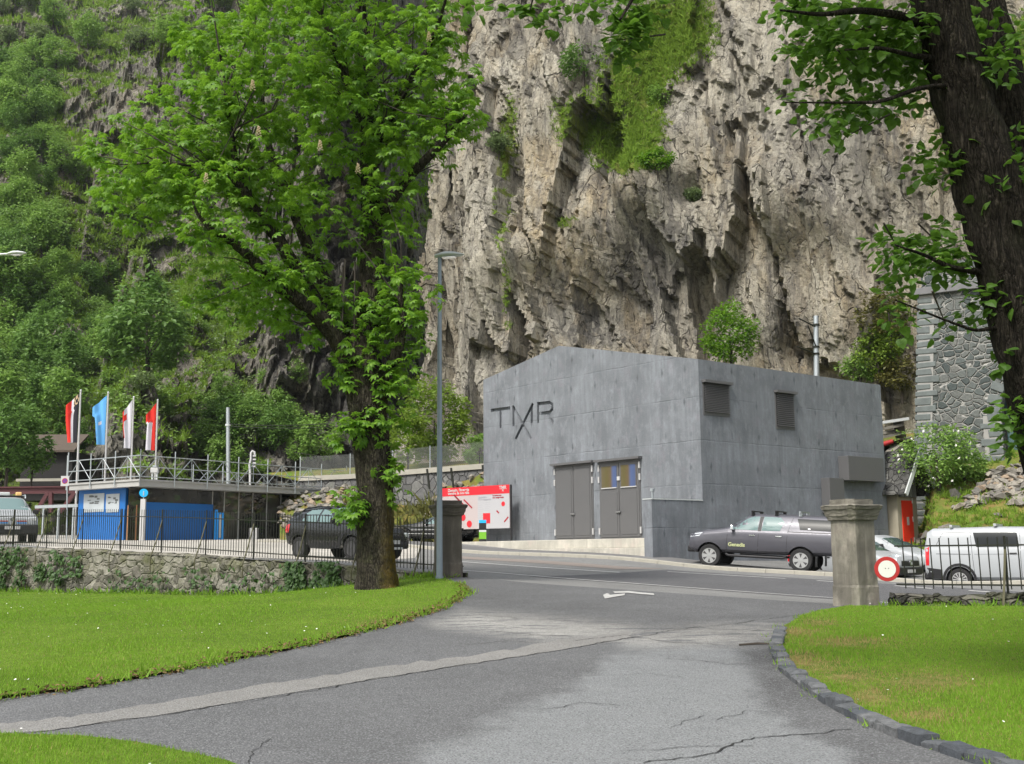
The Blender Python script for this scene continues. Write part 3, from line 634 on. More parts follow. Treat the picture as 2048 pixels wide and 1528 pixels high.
    attr(me, 'crack', np.clip(crack, 0, 1))
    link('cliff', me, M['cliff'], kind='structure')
    return P.reshape(nu, nv, 3), n, qx.reshape(nu, nv), qy.reshape(nu, nv), gz.reshape(nu, nv)
CL = build_cliff()
# ------------------------------------------------------------------ wooded hillside with crags and the gorge
def build_hill():
    na, nv = 520, 480
    t = np.linspace(-420, 1000, na); v = np.concatenate([np.linspace(-2, 60, 330), np.linspace(60, 150, nv - 329)[1:]])
    t_, v_ = np.meshgrid(t, v, indexing='ij'); px = t_.ravel(); vv = v_.ravel(); q2 = np.column_stack([px * .045, vv, 0 * px])
    base = np.interp(vv, [-2, 1, 8, 22, 48, 78, 125, 190], [80, 85, 100, 125, 160, 200, 262, 330])
    gor = np.interp(vv, [-2, 0, 30, 60, 100, 150], [88, 92, 103, 116, 140, 175]); g = np.exp(-((px - 660) / 150) ** 4)
    r = base * (1 - g) + gor * g
    r = r + 9 * fbm(q2 * np.array((.1, .06, 1)), 4, 3) * np.interp(vv, [0, 12], [.2, 1])
    jit = 3.0 * fbm(np.column_stack([px * .012, vv * .03, 0 * px]), 4, 15)
    def spur(r, pxs, crest, r0, slope, v0, soft=2.2):
        vc = np.interp(px, pxs, crest) + jit; rs = r0 + (vv - v0) * slope + 3 * fbm(q2 * np.array((.16, .12, 1)), 3, int(r0))
        k = 1 / (1 + np.exp((vv - vc) / soft * 4)); k = k * (vc > -5)
        return np.where(rs < r, r + (rs - r) * k, r)
    r = spur(r, [150, 190, 235, 270, 320, 420, 520, 600, 700], [60, 82, 92, 92, 86, 70, 50, 20, -40], 178, .42, 62)
    r = spur(r, [90, 150, 200, 250, 330, 390, 470], [-30, 52, 70, 74, 67, 50, -30], 150, .45, 42)
    r = spur(r, [120, 165, 205, 250, 290, 340, 430, 520, 590, 650], [-30, 12, 24, 31.5, 30, 24, 18, 11, 4, -30], 94, .62, 0)
    r = spur(r, [150, 175, 220, 300, 370, 430], [-20, 8, 13, 12.5, 9, -20], 84, .55, 0, 1.6)
    r = spur(r, [-420, 0, 60, 110, 150], [20, 16, 12, 5, -20], 92, .9, 0)
    B = np.column_stack([(px - CX) / F * r, r, vv])
    amp = np.interp(vv, [0, 6], [.15, 1]) * (.55 + .6 * g)
    d = 0; crack = np.ones_like(px)
    w = np.column_stack([fbm(B * .12, 3, 41), fbm(B * .12, 3, 42), fbm(B * .12, 3, 43)]) * .5
    for sc, a_, sd in ((.13, 1.5, 21), (.33, .85, 22), (.8, .42, 23)):
        f, e = facets(B * np.array((1, 1, .8)) * sc + w * (1 + sc), sd, .9); d = d + a_ * f; crack = np.minimum(crack, e / .4 + (0 if sc > .2 else .2))
    d = d * amp + .5 * fbm(B * .5, 4, 9)
    P = B + np.column_stack([-(px - CX) / F * d, -d, .25 * d]) + np.array((0, 0, E))
    G2 = P.reshape(na, nv, 3); du = np.gradient(G2, axis=0); dv = np.gradient(G2, axis=1); n = np.cross(du, dv); n /= np.linalg.norm(n, axis=2, keepdims=True) + 1e-9
    up = np.abs(n[..., 2]).ravel(); qx, qy = proj(P); me = np_mesh('hillside', P, grid_faces(na, nv))
    gm = np.clip((up - .36) * 1.9 + .42 * fbm(P * .08, 4, 8) + .24, 0, 1.2) * (1 - np.clip(np.exp(-((qx - 670) / 140) ** 4) * 1.1, 0, .97))
    gm += .5 * ball(qx, qy, 330, 600, 100, 50, 40) + .6 * ball(qx, qy, 210, 790, 80, 50) - .5 * ball(qx, qy, 240, 250, 80, 90) - .6 * ball(qx, qy, 310, 520, 60, 40) - .5 * ball(qx, qy, 190, 690, 60, 60) - .4 * ball(qx, qy, 250, 900, 120, 50)
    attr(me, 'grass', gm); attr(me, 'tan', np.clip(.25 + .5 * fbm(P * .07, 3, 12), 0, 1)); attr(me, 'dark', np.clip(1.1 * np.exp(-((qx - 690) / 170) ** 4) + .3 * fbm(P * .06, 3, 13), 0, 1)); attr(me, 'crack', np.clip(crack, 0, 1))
    link('hillside', me, M['hill'], kind='structure'); return G2, gm.reshape(na, nv), qx.reshape(na, nv), qy.reshape(na, nv), n
HL = build_hill()
# rough grass bank behind the parked vans, up to the tower
_t0 = PX(1813, 900, 54); _tr = np.array((.863, -.506)); _tn = np.array((-.506, -.863))
def bank_z(x, y):
    p = np.column_stack([x, y, 0 * x]); a = (x - _t0.x) * _tr[0] + (y - _t0.y) * _tr[1]; s = (x - _t0.x) * _tn[0] + (y - _t0.y) * _tn[1]
    hi = np.interp(s, [-20, -3, 0, 1.5, 4, 8, 11, 15, 30], [8, 5, 3.7, 3.2, 2.1, .7, -.3, -1.25, -1.4]); lo = np.interp(s, [-20, -6, 2, 8, 12], [6, 2.5, .3, -.6, -1.3])
    k = np.clip((x / y - .352) / .012, 0, 1); k = k * k * (3 - 2 * k)
    return lo + (hi - lo) * k + .32 * fbm(p * .4, 4, 61) * np.clip((13 - s) / 3, 0, 1)
gx, gy = np.meshgrid(np.linspace(11, 60, 190), np.linspace(33, 70, 150), indexing='ij')
P = np.column_stack([gx.ravel(), gy.ravel(), bank_z(gx.ravel(), gy.ravel()) + E]); link('grass_bank', np_mesh('grass_bank', P, grid_faces(190, 150)), M['slope'], kind='structure')
def bankz(x, y): return float(bank_z(np.array([x]), np.array([y]))[0]) + E
# railway terrace at the cliff foot, behind the buildings
mb = MB(); tz = 4.3 + E
TW = [PX(600, 962, 70), PX(700, 958, 67), PX(785, 952, 64.5), PX(860, 946, 63), PX(970, 938, 60.5), PX(1080, 934, 58.5)]
top = [Vector((p.x, p.y, p.z)) for p in TW]
mb = MB()
for a, b in zip(top, top[1:]):
    n = Vector((-(b - a).y, (b - a).x, 0)).normalized(); n = n if n.y > 0 else -n
    mb.prism([a, b, Vector((b.x, b.y, E + .0)) - n * .5, Vector((a.x, a.y, E + .2)) - n * .5], n * .7)
w = thing('retaining_wall', 'grey rubble retaining wall with pale coping below the railway, behind the chestnut trunk', 'wall', (top[2].x, top[2].y, E))
mb.build('wall', M['retain'], w)
mb = MB()
for a, b in zip(top, top[1:]): 
    n = Vector((-(b - a).y, (b - a).x, 0)).normalized(); n = n if n.y > 0 else -n
    q = [a - n * .12, b - n * .12, b + n * .55, a + n * .55]; mb.prism([p + Vector((0, 0, .002)) for p in q], (0, 0, .28))
mb.build('coping', M['kerbc'], w)
fl = [(p.x, p.y + .6, p.z) for p in top] + [(40, 54, 6.5 + E), (60, 60, 7 + E), (60, 80, 7 + E), (-2, 84, 6 + E), (-16, 74, 5.2 + E)]
mb = MB(); mb.add(fl, [tuple(range(len(fl)))]); mb.build('railway_terrace', M['slope'], kind='structure')
# ------------------------------------------------------------------ concrete substation
u2 = Vector((.781, .625, 0)).normalized(); u1 = Vector((-u2.y, u2.x, 0)); UZ = Vector((0, 0, 1))
C0 = PX(1396, 718, 43); C0z = Vector((C0.x, C0.y, E)); BRZ = math.atan2(u2.y, u2.x)
def fl(px, py, off=0):           # front wall: (distance from the corner, height above eye level)
    p = onplane(px, py, C0z - u2 * off, u2) - C0z; return p.dot(u1), p.z
def rl(px, py, off=0):
    p = onplane(px, py, C0z - u1 * off, u1) - C0z; return p.dot(u2), p.z
bld = thing('substation_building', 'blue-grey concrete gabled substation with sunken letters and two pairs of grey steel doors', 'building', tuple(C0z), BRZ)
yR, zR = fl(1118, 691.5); yL, zL = fl(966.5, 760); zC = C0.z - E; LX, _ = rl(1761, 778)
gpoly = [(0, 0, -1.2), (0, 0, zC), (0, yR, zR), (0, yL, zL), (0, yL, -1.2)]
mb = MB(); mb.prism(gpoly, (LX, 0, 0)); body = mb.build('wall', M['conc'], bld, True)
strokes = [((983, 820.5), (1018.7, 816)), ((1001, 819), (1001, 854)), ((1026.6, 813), (1027, 850)), ((1026.8, 814), (1061, 876)), ((1065, 808.5), (1031.7, 877)), ((1063.4, 811), (1063.4, 844)), ((1075.9, 806), (1076.3, 844)), ((1075.9, 807.6), (1099, 804.8)),
           ((1098, 804.8), (1104.2, 809)), ((1104, 808), (1104.4, 819)), ((1104.4, 818), (1099, 824.8)), ((1100, 824.5), (1076, 827.4)), ((1094, 826), (1105, 844))]
mb = MB()
for a, b in strokes:
    ya, za = fl(*a); yb, zb = fl(*b); d = Vector((0, yb - ya, zb - za)).normalized() * .05
    mb.beam(Vector((0, ya, za)) - d, Vector((0, yb, zb)) + d, .3, .15, up=(0, d.z, -d.y))
cut = mb.build('cutter', M['conc'], bld, True); m = body.modifiers.new('b', 'BOOLEAN'); m.object = cut; m.solver = 'EXACT'; m.use_self = True
bpy.context.view_layer.update(); nm_ = applied(body); body.modifiers.clear(); body.data = nm_; bpy.data.objects.remove(cut)
M['moire'] = None
t = NT('woven_grille_glass'); v = t.co(); x = t.sep(v)
w_ = t.math('FRACT', t.math('DIVIDE', x[1], 1.02)); M['moire'] = t.done(t.ramp(w_, (0, (.10, .085, .03)), (.3, (.11, .09, .05)), (.42, (.06, .09, .19)), (.62, (.07, .10, .21)), (.78, (.11, .08, .04)), (1, (.10, .085, .03))), .35, None, 0, .4)
zland = fl(1285, 1078)[1]
def double_door(x0, x1, ytop, glazed):
    y0, zt = fl(x0, ytop); y1, _ = fl(x1, ytop - 7); zb = zland + .02; ym = (y0 + y1) / 2; hw = abs(y0 - y1) / 2
    d = MB(); d.box((-.03, y1, zb), (.05, y0, zt)); do = d.build('door_frame', M['doorgrey'], bld, True)
    for s in (-1, 1):
        ya, yb = sorted((ym + s * .025, ym + s * (hw - .07))); lo = zb + .08; hi = zt - .1
        mb = MB(); mb.box((-.055, ya, lo), (-.031, yb, hi)); lf = mb.build('door_leaf', M['doorgrey'], bld, True, bevel=.006)
        zm = lo + (hi - lo) * .64
        mb = MB(); mb.box((-.072, ya + .1, lo + .1), (-.056, yb - .1, (zm if glazed else hi) - .1)); mb.build('door_panel', M['doorgrey'], lf, True, bevel=.01)
        if glazed:
            mb = MB(); mb.box((-.068, ya + .1, zm + .1), (-.056, yb - .1, hi - .1)); mb.build('grille_pane', M['moire'], lf, True)
            mb = MB(); mb.box((-.10, ya + .1, zm + .06), (-.056, yb - .1, zm + .098)); mb.build('grille_sill', M['white'], lf, True)
        for zz in (lo + .12, hi - .75, hi - .28):
            mb = MB(); mb.box((-.09, ym + s * hw - .03, zz), (-.031, ym + s * hw + .03, zz + .26)); mb.build('hinge', M['white'], lf, True)
    mb = MB(); mb.box((-.12, ym - .1, zb + 1.05), (-.058, ym + .16, zb + 1.1)); mb.build('handle', M['chrome'], do, True)
    if glazed: mb = MB(); mb.box((-.1, ym - .08, zt - .8), (-.058, ym + .08, zt - .64)); mb.build('lock_plate', M['white'], do, True)
    mb = MB(); mb.box((-.24, y1 - .12, zt), (-.001, y0 + .12, zt + .09)); mb.build('canopy', M['doorgrey'], bld, True)
double_door(1111, 1186, 932.5, False); double_door(1199, 1280.5, 925, True)
def louvre(tl, tr, br, bl):
    pts = [rl(*p) for p in (tl, tr, br, bl)]; x0 = (pts[0][0] + pts[3][0]) / 2; x1 = (pts[1][0] + pts[2][0]) / 2; zt = (pts[0][1] + pts[1][1]) / 2; zb = (pts[2][1] + pts[3][1]) / 2
    mb = MB(); mb.box((x0 - .06, -.03, zb - .12), (x1 + .06, -.001, zt)); lv = mb.build('louvre', M['doorgrey'], bld, True)
    n = 17; mb = MB()
    for k in range(n):
        z = zb + (zt - zb) * (k + .15) / n; mb.add([(x0, -.095, z), (x1, -.095, z), (x1, -.035, z + .055), (x0, -.035, z + .055), (x0, -.095, z - .015), (x1, -.095, z - .015), (x1, -.035, z + .04), (x0, -.035, z + .04)], [(0, 1, 2, 3), (4, 5, 1, 0), (7, 6, 5, 4), (3, 2, 6, 7)])
    mb.build('louvre_slat', M['doorgrey'], lv, True)
    mb = MB(); mb.box((x0, -.034, zb), (x1, -.0305, zt)); mb.build('louvre_back', M['black'], lv, True)
    mb = MB(); mb.box((x0 - .1, -.2, zt), (x1 + .12, -.001, zt + .1)); mb.build('louvre_hood', M['doorgrey'], lv, True)
louvre((1406.6, 765), (1455, 771), (1457, 828), (1408.6, 823)); louvre((1550.6, 784), (1584.7, 790.8), (1586.6, 854.3), (1553, 851.6))
for tl, br, dp in (((1696, 911), (1769.5, 964), .5), ((1658.4, 955), (1691, 1026), .42)):
    xa, za = rl(*tl, dp); xb, zb = rl(*br, dp); mb = MB(); mb.box((xa, -dp, zb), (xb, -.001, za)); mb.build('wall_cabinet', M['doorgrey'], bld, True, bevel=.012)
# wing wall at the corner and the pale plinth under the doors
xw, zw = rl(1303, 998.5)
mb = MB(); mb.box((xw, -.002, -1.2), (-.001, .42, zw)); mb.build('wing_wall', M['conc'], bld, True)
mb = MB(); mb.box((xw - .02, -.02, zw), (0, .44, zw + .035)); mb.build('wall_capping', M['lamphead'], bld, True)
mb = MB(); mb.box((xw + .1, .422, -1.2), (-.002, yL + 1.2, zland - .34)); mb.box((xw + .34, .422, zland - .34), (-.003, yL + .3, zland)); mb.build('plinth', M['conclight'], bld, True, bevel=.02)
yp, _ = fl(1318, 980); mb = MB(); mb.box((-.9, 1.7, zland), (-.84, 1.76, zw + .42)); mb.box((-.93, 1.66, zw + .42), (-.81, 1.8, zw + .52)); mb.build('bell_post', M['steel'], bld, True)
# ------------------------------------------------------------------ information panel in front of the substation
pr = PX(1021, 1090, 51.0); pl_ = PX(880, 1085, 53.8); du = (pr - pl_); du.z = 0; wv = du.length; du.normalize(); dn = Vector((du.y, -du.x, 0))
zt = PX(1021, 969, 51).z; zb0 = PX(1021, 1056, 51).z; hgt = zt - zb0; o0 = Vector((pl_.x, pl_.y, zb0))
sg = thing('information_board', 'wide white information board with a red title band on two black posts beside the substation', 'sign', (pl_.x, pl_.y, HR(pl_.x, pl_.y)))
FM = frame(o0, du, dn, UZ)       # local: x along, -y?? dn faces the viewer
def pn(x0, x1, z0, z1, k, mt, name='panel', th=.01):
    mb = MB(); mb.box((x0 * wv, k, z0 * hgt), (x1 * wv, k + th, z1 * hgt), FM); return mb.build(name, mt, sg)
M['panelpink'] = plain('panel_pale_pink', (.42, .365, .365), .4, 0, .02, 1, 0); M['panelgrey'] = plain('panel_pale_grey', (.40, .40, .42), .4, 0, .02, 1, 0); M['inkgrey'] = plain('ink_grey', (.35, .35, .38), .5, 0, .05, 1, 0); M['dred'] = plain('ink_dark_red', (.32, .02, .03), .5, 0, .1, 1, 0)
pn(0, 1, 0, 1, 0, M['panelpink'], 'board', .04); pn(.0, 1, .80, 1.0, .041, M['redwhite'], 'title_band', .006); pn(.56, .745, .0, .79, .041, M['panelgrey'], 'text_column', .004); pn(.745, 1.0, .0, .79, .041, M['panelgrey'], 'picture_column', .004)
pn(.635, .735, .12, .36, .046, M['redwhite'], 'red_box', .004); pn(.57, .635, 0, .02, .046, M['panelpink'], 'foot_strip', .003)
for k, (x, z, a, L) in enumerate(((.30, .68, -38, .9), (.27, .73, -38, 1.1), (.42, .60, -38, .65), (.955, .20, 42, .32), (.84, .38, -40, .18))):
    mb = MB(); Mr = FM @ Matrix.Translation((x * wv, 0, z * hgt)) @ Matrix.Rotation(R(-a), 4, 'Y'); mb.box((-L / 2, .046, -.035), (L / 2, .05, .035), Mr); mb.build('pencil_drawing', M['dred'], sg)
for x, z, s in ((.44, .12, .16), (.35, .28, .16), (.915, .56, .11)):
    mb = MB(); mb.lathe([(s, 0), (s, .004)], 10, FM @ Matrix.Translation((x * wv, .046, z * hgt)) @ Matrix.Rotation(R(-90), 4, 'X')); mb.build('round_drawing', M['redwhite'], sg)
FT = FM @ Matrix(((-1, 0, 0, 0), (0, 0, 1, 0), (0, 1, 0, 0), (0, 0, 0, 1)))
def ptxt(s, x, z, size, mt, k=.052):
    Mx = frame(o0 + du * (x * wv) + dn * k + UZ * (z * hgt), du, UZ, dn); text_part('lettering', s, size, Mx, mt, sg, .002, .004)
ptxt('Demain, l\'énergie', .13, .905, .19, M['white']); ptxt('viendra de nos rails', .13, .835, .17, M['white']); ptxt('TMR', .86, .90, .22, M['white']); ptxt('X', .90, .85, .16, M['white'])
ptxt('Savoir-faire', .57, .72, .11, M['inkgrey']); ptxt('Notre engagement', .57, .67, .10, M['inkgrey']); ptxt('Le saviez-vous', .77, .75, .09, M['dred']); ptxt('une énergie locale', .77, .70, .09, M['dred'])
for k in range(8): pn(.565, .64 - .01 * (k % 3), .60 - k * .05, .607 - k * .05, .046, M['inkgrey'], 'text_line', .002); 
for k in range(5): pn(.66, .735 - .01 * (k % 2), .60 - k * .045, .607 - k * .045, .046, M['inkgrey'], 'text_line', .002)
for k in (0.0, .60, 1.0):
    p = o0 + du * (k * wv + .03 * (1 if k == 1.0 else 0)); mb = MB(); mb.box((-.04, -.05, HR(p.x, p.y) - .4 - p.z), (.04, -.002, hgt if k != .6 else .1), frame(p, du, dn, UZ)); mb.build('post', M['black'], sg)
# small blue and green notice under it
p = PX(966, 1072, 50.2); mb = MB(); wn_ = thing('notice_stand', 'small notice stand with a blue top and green foot before the white panel', 'sign', (p.x, p.y, HR(p.x, p.y)))
for a, b, mt in ((1040, 1046, M['cyan']), (1046, 1060, M['black']), (1060, 1064, M['lamphead']), (1064, 1078, plain('notice_green', (.16, .42, .03), .5, 0, .05, 1, 0)), (1078, 1094, M['black'])):
    pa = PX(958, a, 50.2); pb = PX(972.5, b, 50.2); mb = MB(); mb.box((pa.x, p.y - .03, pb.z), (pb.x, p.y + .03, pa.z)); mb.build('notice_face', mt, wn_)
# ------------------------------------------------------------------ blue kiosk with scaffold railing
kr = Vector((.565, .825, 0)).normalized(); kl = Vector((-kr.y, kr.x, 0))
K0 = PX(280, 972, 58); KG = HR(K0.x, K0.y)
def kpt(a, b, z): return K0 + kr * a + kl * b + UZ * (z - K0.z)
def kR(px, py, ins): p = onplane(px, py, K0 + kl * ins, kl) - K0; return p.dot(kr), p.z + K0.z
def kL(px, py, ins): p = onplane(px, py, K0 + kr * ins, kr) - K0; return p.dot(kl), p.z + K0.z
RL = kR(690, 990, 0)[0]; LL = kL(138, 980, 0)[0]; KM = frame((K0.x, K0.y, 0), kr, kl, UZ)
ks = thing('kiosk', 'low flat-roofed kiosk with bright blue walls and a long glass shopfront', 'building', (K0.x, K0.y, KG))
M['kblue'] = plain('kiosk_blue_board', (.012, .125, .40), .45, 0, .12, 1.2, .1); M['kroof'] = plain('kiosk_roof_edge', (.36, .36, .35), .6, 0, .1, 2, .1); M['ksoff'] = plain('kiosk_dark', (.05, .05, .048), .8, 0, .2, 2, .1); M['slatwood'] = plain('slat_wood', (.30, .15, .07), .7, 0, .35, 5, .3)
mb = MB(); mb.box((0, 0, K0.z), (RL, LL, K0.z + .26), KM); mb.box((-.06, -.06, K0.z + .262), (RL + .06, LL + .06, K0.z + .36), KM); mb.build('roof', M['kroof'], ks)
ia, ib = .55, .9
bL0 = kL(251, 1000, ia)[0]; bL1 = kL(152, 1000, ia)[0]; zl_b = KG - .3
mb = MB(); mb.box((ia, bL0, zl_b), (ia + .15, min(bL1, LL - .1), K0.z - .002), KM); mb.build('blue_wall', M['kblue'], ks)
mb = MB(); mb.box((ia + .15, ib + 1.6, zl_b), (RL - .8, LL - .2, K0.z - .002), KM); mb.build('back_room', M['ksoff'], ks)
M['posterpale'] = plain('poster_pale', (.40, .44, .47), .35, 0, .15, 3, 0); M['posterdark'] = plain('poster_dark', (.10, .11, .11), .4, 0, .5, 6, 0)
for q, (xa, xb) in enumerate(((169, 209.5), (213.5, 240))):
    a = kL(xa, 988, ia)[0]; b = kL(xb, 988, ia)[0]; z1 = kL(xa, 988.5, ia)[1]; z0 = kL(xa, 1025, ia)[1]
    mb = MB(); mb.box((ia - .03, b, z0), (ia - .001, a, z1), KM); po = mb.build('poster', M['posterpale'], ks)
    rq = random.Random(q + 3)
    for kq in range(9):
        yy = b + (a - b) * rq.uniform(.05, .75); zz = z0 + (z1 - z0) * rq.uniform(.42, .86); mb = MB(); mb.box((ia - .034, yy, zz), (ia - .031, yy + (a - b) * rq.uniform(.08, .22), zz + (z1 - z0) * rq.uniform(.03, .12)), KM); mb.build('picture_patch', M['posterdark'], po)
for k in range(4):
    xa = 255 + k * 5.2; a = kL(xa, 1030, ia)[0]; mb = MB(); mb.box((ia - .02, a - .10, zl_b), (ia + .03, a, K0.z - .9), KM); mb.build('wood_slat', M['slatwood'], ks)
b0, zb1 = kR(287, 1004, ib); b1, _ = kR(425, 1008, ib)
mb = MB(); mb.box((b0, ib - .06, zl_b), (b1, ib, zb1), KM); mb.build('blue_board', M['kblue'], ks)
xs = [b0 - .9, b1] + [kR(x, 1000, ib)[0] for x in (449, 478, 506, 534, 562, 590, 620)]
t = NT('shop_window_view'); v = t.co(); n = t.noise(v, .55, 2, .5); c = t.mix(t.ramp(n, (.42, 0), (.62, 1)), (.012, .013, .012), (.06, .058, .048)); c = t.mix(t.ramp(t.noise(t.co((1, 1, 2)), 1.1, 2, .6), (.58, 0), (.64, .8)), c, (.04, .075, .025)); M['shopview'] = t.done(c, .05, None, 0, .8, .3)
for a, b in zip(xs, xs[1:]):
    mb = MB(); mb.box((a + .03, ib + .03, zl_b), (b - .03, ib + .05, K0.z - .002), KM); w_ = mb.build('shop_window', M['shopview'], ks)
    mb = MB(); mb.box((b - .03, ib, zl_b), (b + .03, ib + .08, K0.z - .002), KM); mb.build('mullion', M['kroof'], w_)
# dark band over the blue board, fascia
def txt_k(s, px, py, size, mt, ins): a, z = kR(px, py, ins); text_part('lettering', s, size, frame(K0 + kr * a + kl * ins + UZ * (z - K0.z), kr, UZ, -kl), mt, ks)
# scaffold railing on the roof
sr = thing('scaffold_railing', 'galvanised scaffold railing with diagonal braces round the kiosk roof', 'railing', (K0.x, K0.y, K0.z + .36))
zt0 = K0.z + .36; hh = 1.18
def run(a, b, n, back=False):
    a = Vector(a); b = Vector(b)
    for k in range(n + 1):
        p = a + (b - a) * (k / n); mb = MB(); mb.tube([p - UZ * .35, p + UZ * (hh + .32)], .034, 6); mb.build('post', M['steel'], sr)
    for z in (.12, .62, hh):
        mb = MB(); mb.tube([a + UZ * z, b + UZ * z], .026, 6); mb.build('rail', M['steel'], sr)
    for k in range(n * 2):
        p = a + (b - a) * (k / (2 * n)); q = a + (b - a) * ((k + 1) / (2 * n)); lo, hi = (.12, hh) if k % 2 == 0 else (hh, .12)
        mb = MB(); mb.tube([p + UZ * lo, q + UZ * hi], .018, 5); mb.build('brace', M['steel'], sr)
        if k % 2: m2 = (p + q) / 2; mb = MB(); mb.tube([p + UZ * .12, p + UZ * hh], .014, 5); mb.build('brace', M['steel'], sr)
c1 = kpt(-.1, -.1, zt0); run(c1, kpt(-.1, LL + .1, zt0), 3); run(c1, kpt(RL, -.1, zt0), 7); run(kpt(RL, -.1, zt0), kpt(RL, LL, zt0), 2); run(kpt(RL, LL, zt0), kpt(RL * .55, LL, zt0), 3)
# roof device, info post, totem, planter
p = kpt(*[kR(309, 958, 1.2)[0], 1.2, zt0]); rv = thing('roof_floodlight', 'small white floodlight on two legs on the kiosk roof corner', 'floodlight', tuple(p))
for dx in (-.12, .12): mb = MB(); mb.tube([p + Vector((dx, 0, 0)), p + Vector((dx, 0, .5))], .05, 6); mb.build('leg', M['lamphead'], rv)
mb = MB(); mb.box((p.x - .2, p.y - .12, p.z + .45), (p.x + .2, p.y + .12, p.z + .72)); mb.build('lamp_head', M['white'], rv, bevel=.03); mb = MB(); mb.box((p.x - .1, p.y - .08, p.z + .72), (p.x + .1, p.y + .08, p.z + .84)); mb.build('bracket', M['steel'], rv)
p = onplane(284, 1074, K0 - kl * .2, kl); g = HR(p.x, p.y); ip = thing('info_post', 'white post topped by a round blue information sign at the kiosk corner', 'sign', (p.x, p.y, g))
zc = PX(284, 986, p.y).z; mb = MB(); mb.box((p.x - .12, p.y - .08, g - .1), (p.x + .12, p.y + .08, zc - .3)); mb.build('post', M['white'], ip); mb = MB(); mb.tube([(p.x, p.y, zc - .3), (p.x, p.y, zc)], .03, 6); mb.build('neck', M['white'], ip)
vd = (EYE - p); vd.z = 0; vd.normalize(); sx = Vector((-vd.y, vd.x, 0)) ; FI = frame((p.x, p.y, zc), sx, UZ, sx.cross(UZ)); FI = frame(Vector((p.x, p.y, zc)) + vd * .05, Vector((-vd.y, vd.x, 0)), UZ, vd)
mb = MB(); mb.lathe([(.21, 0), (.21, .02)], 24, FI); mb.build('disc', M['cyan'], ip); text_part('letter', 'i', .32, FI @ Matrix.Translation((-.04, -.12, .026)), M['white'], ip, .004, .012)
p = onplane(437, 1080, K0 + kl * .2, kl); g = HR(p.x, p.y); tt = thing('information_totem', 'narrow blue and white upright totem before the glass shopfront', 'sign', (p.x, p.y, g))
Mk = frame((p.x, p.y, g), kr, kl, UZ); mb = MB(); mb.box((-.28, -.05, -.1), (.28, .05, 1.45), Mk); mb.build('board', M['blue'], tt); mb = MB(); mb.box((-.06, -.07, .1), (.1, -.052, 1.35), Mk); mb.build('white_stripe', M['white'], tt); mb = MB(); mb.box((-.26, -.07, 1.46), (-.16, .05, 1.6), Mk); mb.build('cap', M['blue'], tt)
p = onplane(507, 1084, K0 - kl * .1, kl); g = HR(p.x, p.y); pb = thing('planter_box', 'white square planter box with a low plant outside the shopfront', 'planter', (p.x, p.y, g)); mb = MB(); mb.box((p.x - .22, p.y - .22, g - .1), (p.x + .22, p.y + .22, g + .62)); mb.build('box', M['white'], pb, bevel=.02)
# ------------------------------------------------------------------ four flags
fy = [66, 67.4, 68.7, 70]
M['fblack'] = plain('flag_black', (.02, .02, .028), .8, 0, .1, 2, 0); M['fred'] = plain('flag_red', (.70, .03, .02), .8, 0, .08, 2, 0); M['fwhite'] = plain('flag_white', (.72, .70, .76), .8, 0, .04, 2, 0); M['fblue'] = plain('flag_blue', (.13, .42, .82), .8, 0, .06, 2, 0); M['fgold'] = plain('flag_gold', (.55, .42, .25), .8, 0, .3, 9, 0)
FS = [('flagpole with a red and black flag split by a white stripe', (161.5, 783), [(0, 0), (-4, 16), (-12, 30), (-22, 47), (-22, 60), (-20, 80), (-17, 102)], 104, lambda u, v: (4 if (v < .2 and u < .75 and (int(u * 9) + int(v * 40)) % 2) else 0) if u < .42 else 2 if u < .56 else 1),
      ('flagpole with the plain sky-blue flag', (216.5, 787), [(0, 0), (-8, 12), (-24, 30), (-20, 45), (-18, 62), (-17, 80), (-15, 102)], 104, lambda u, v: 2 if (abs(u - .55) < .12 and abs(v - .5) < .035) else 3),
      ('flagpole with the white flag edged in red', (267.5, 796), [(0, 0), (-5, 12), (-12, 25), (-14, 42), (-15, 60), (-12, 80), (-12, 100)], 102, lambda u, v: 1 if (u > .82 and v < .75) or (u > .6 and .15 < v < .3) else 2),
      ('flagpole with the red flag turning white at its free edge', (315.5, 802), [(0, 0), (-8, 10), (-11, 20), (-10, 34), (-15, 52), (-16, 72), (-17, 98)], 100, lambda u, v: 1 if u < .42 or v < .22 + .2 * (1 - u) else 2)]
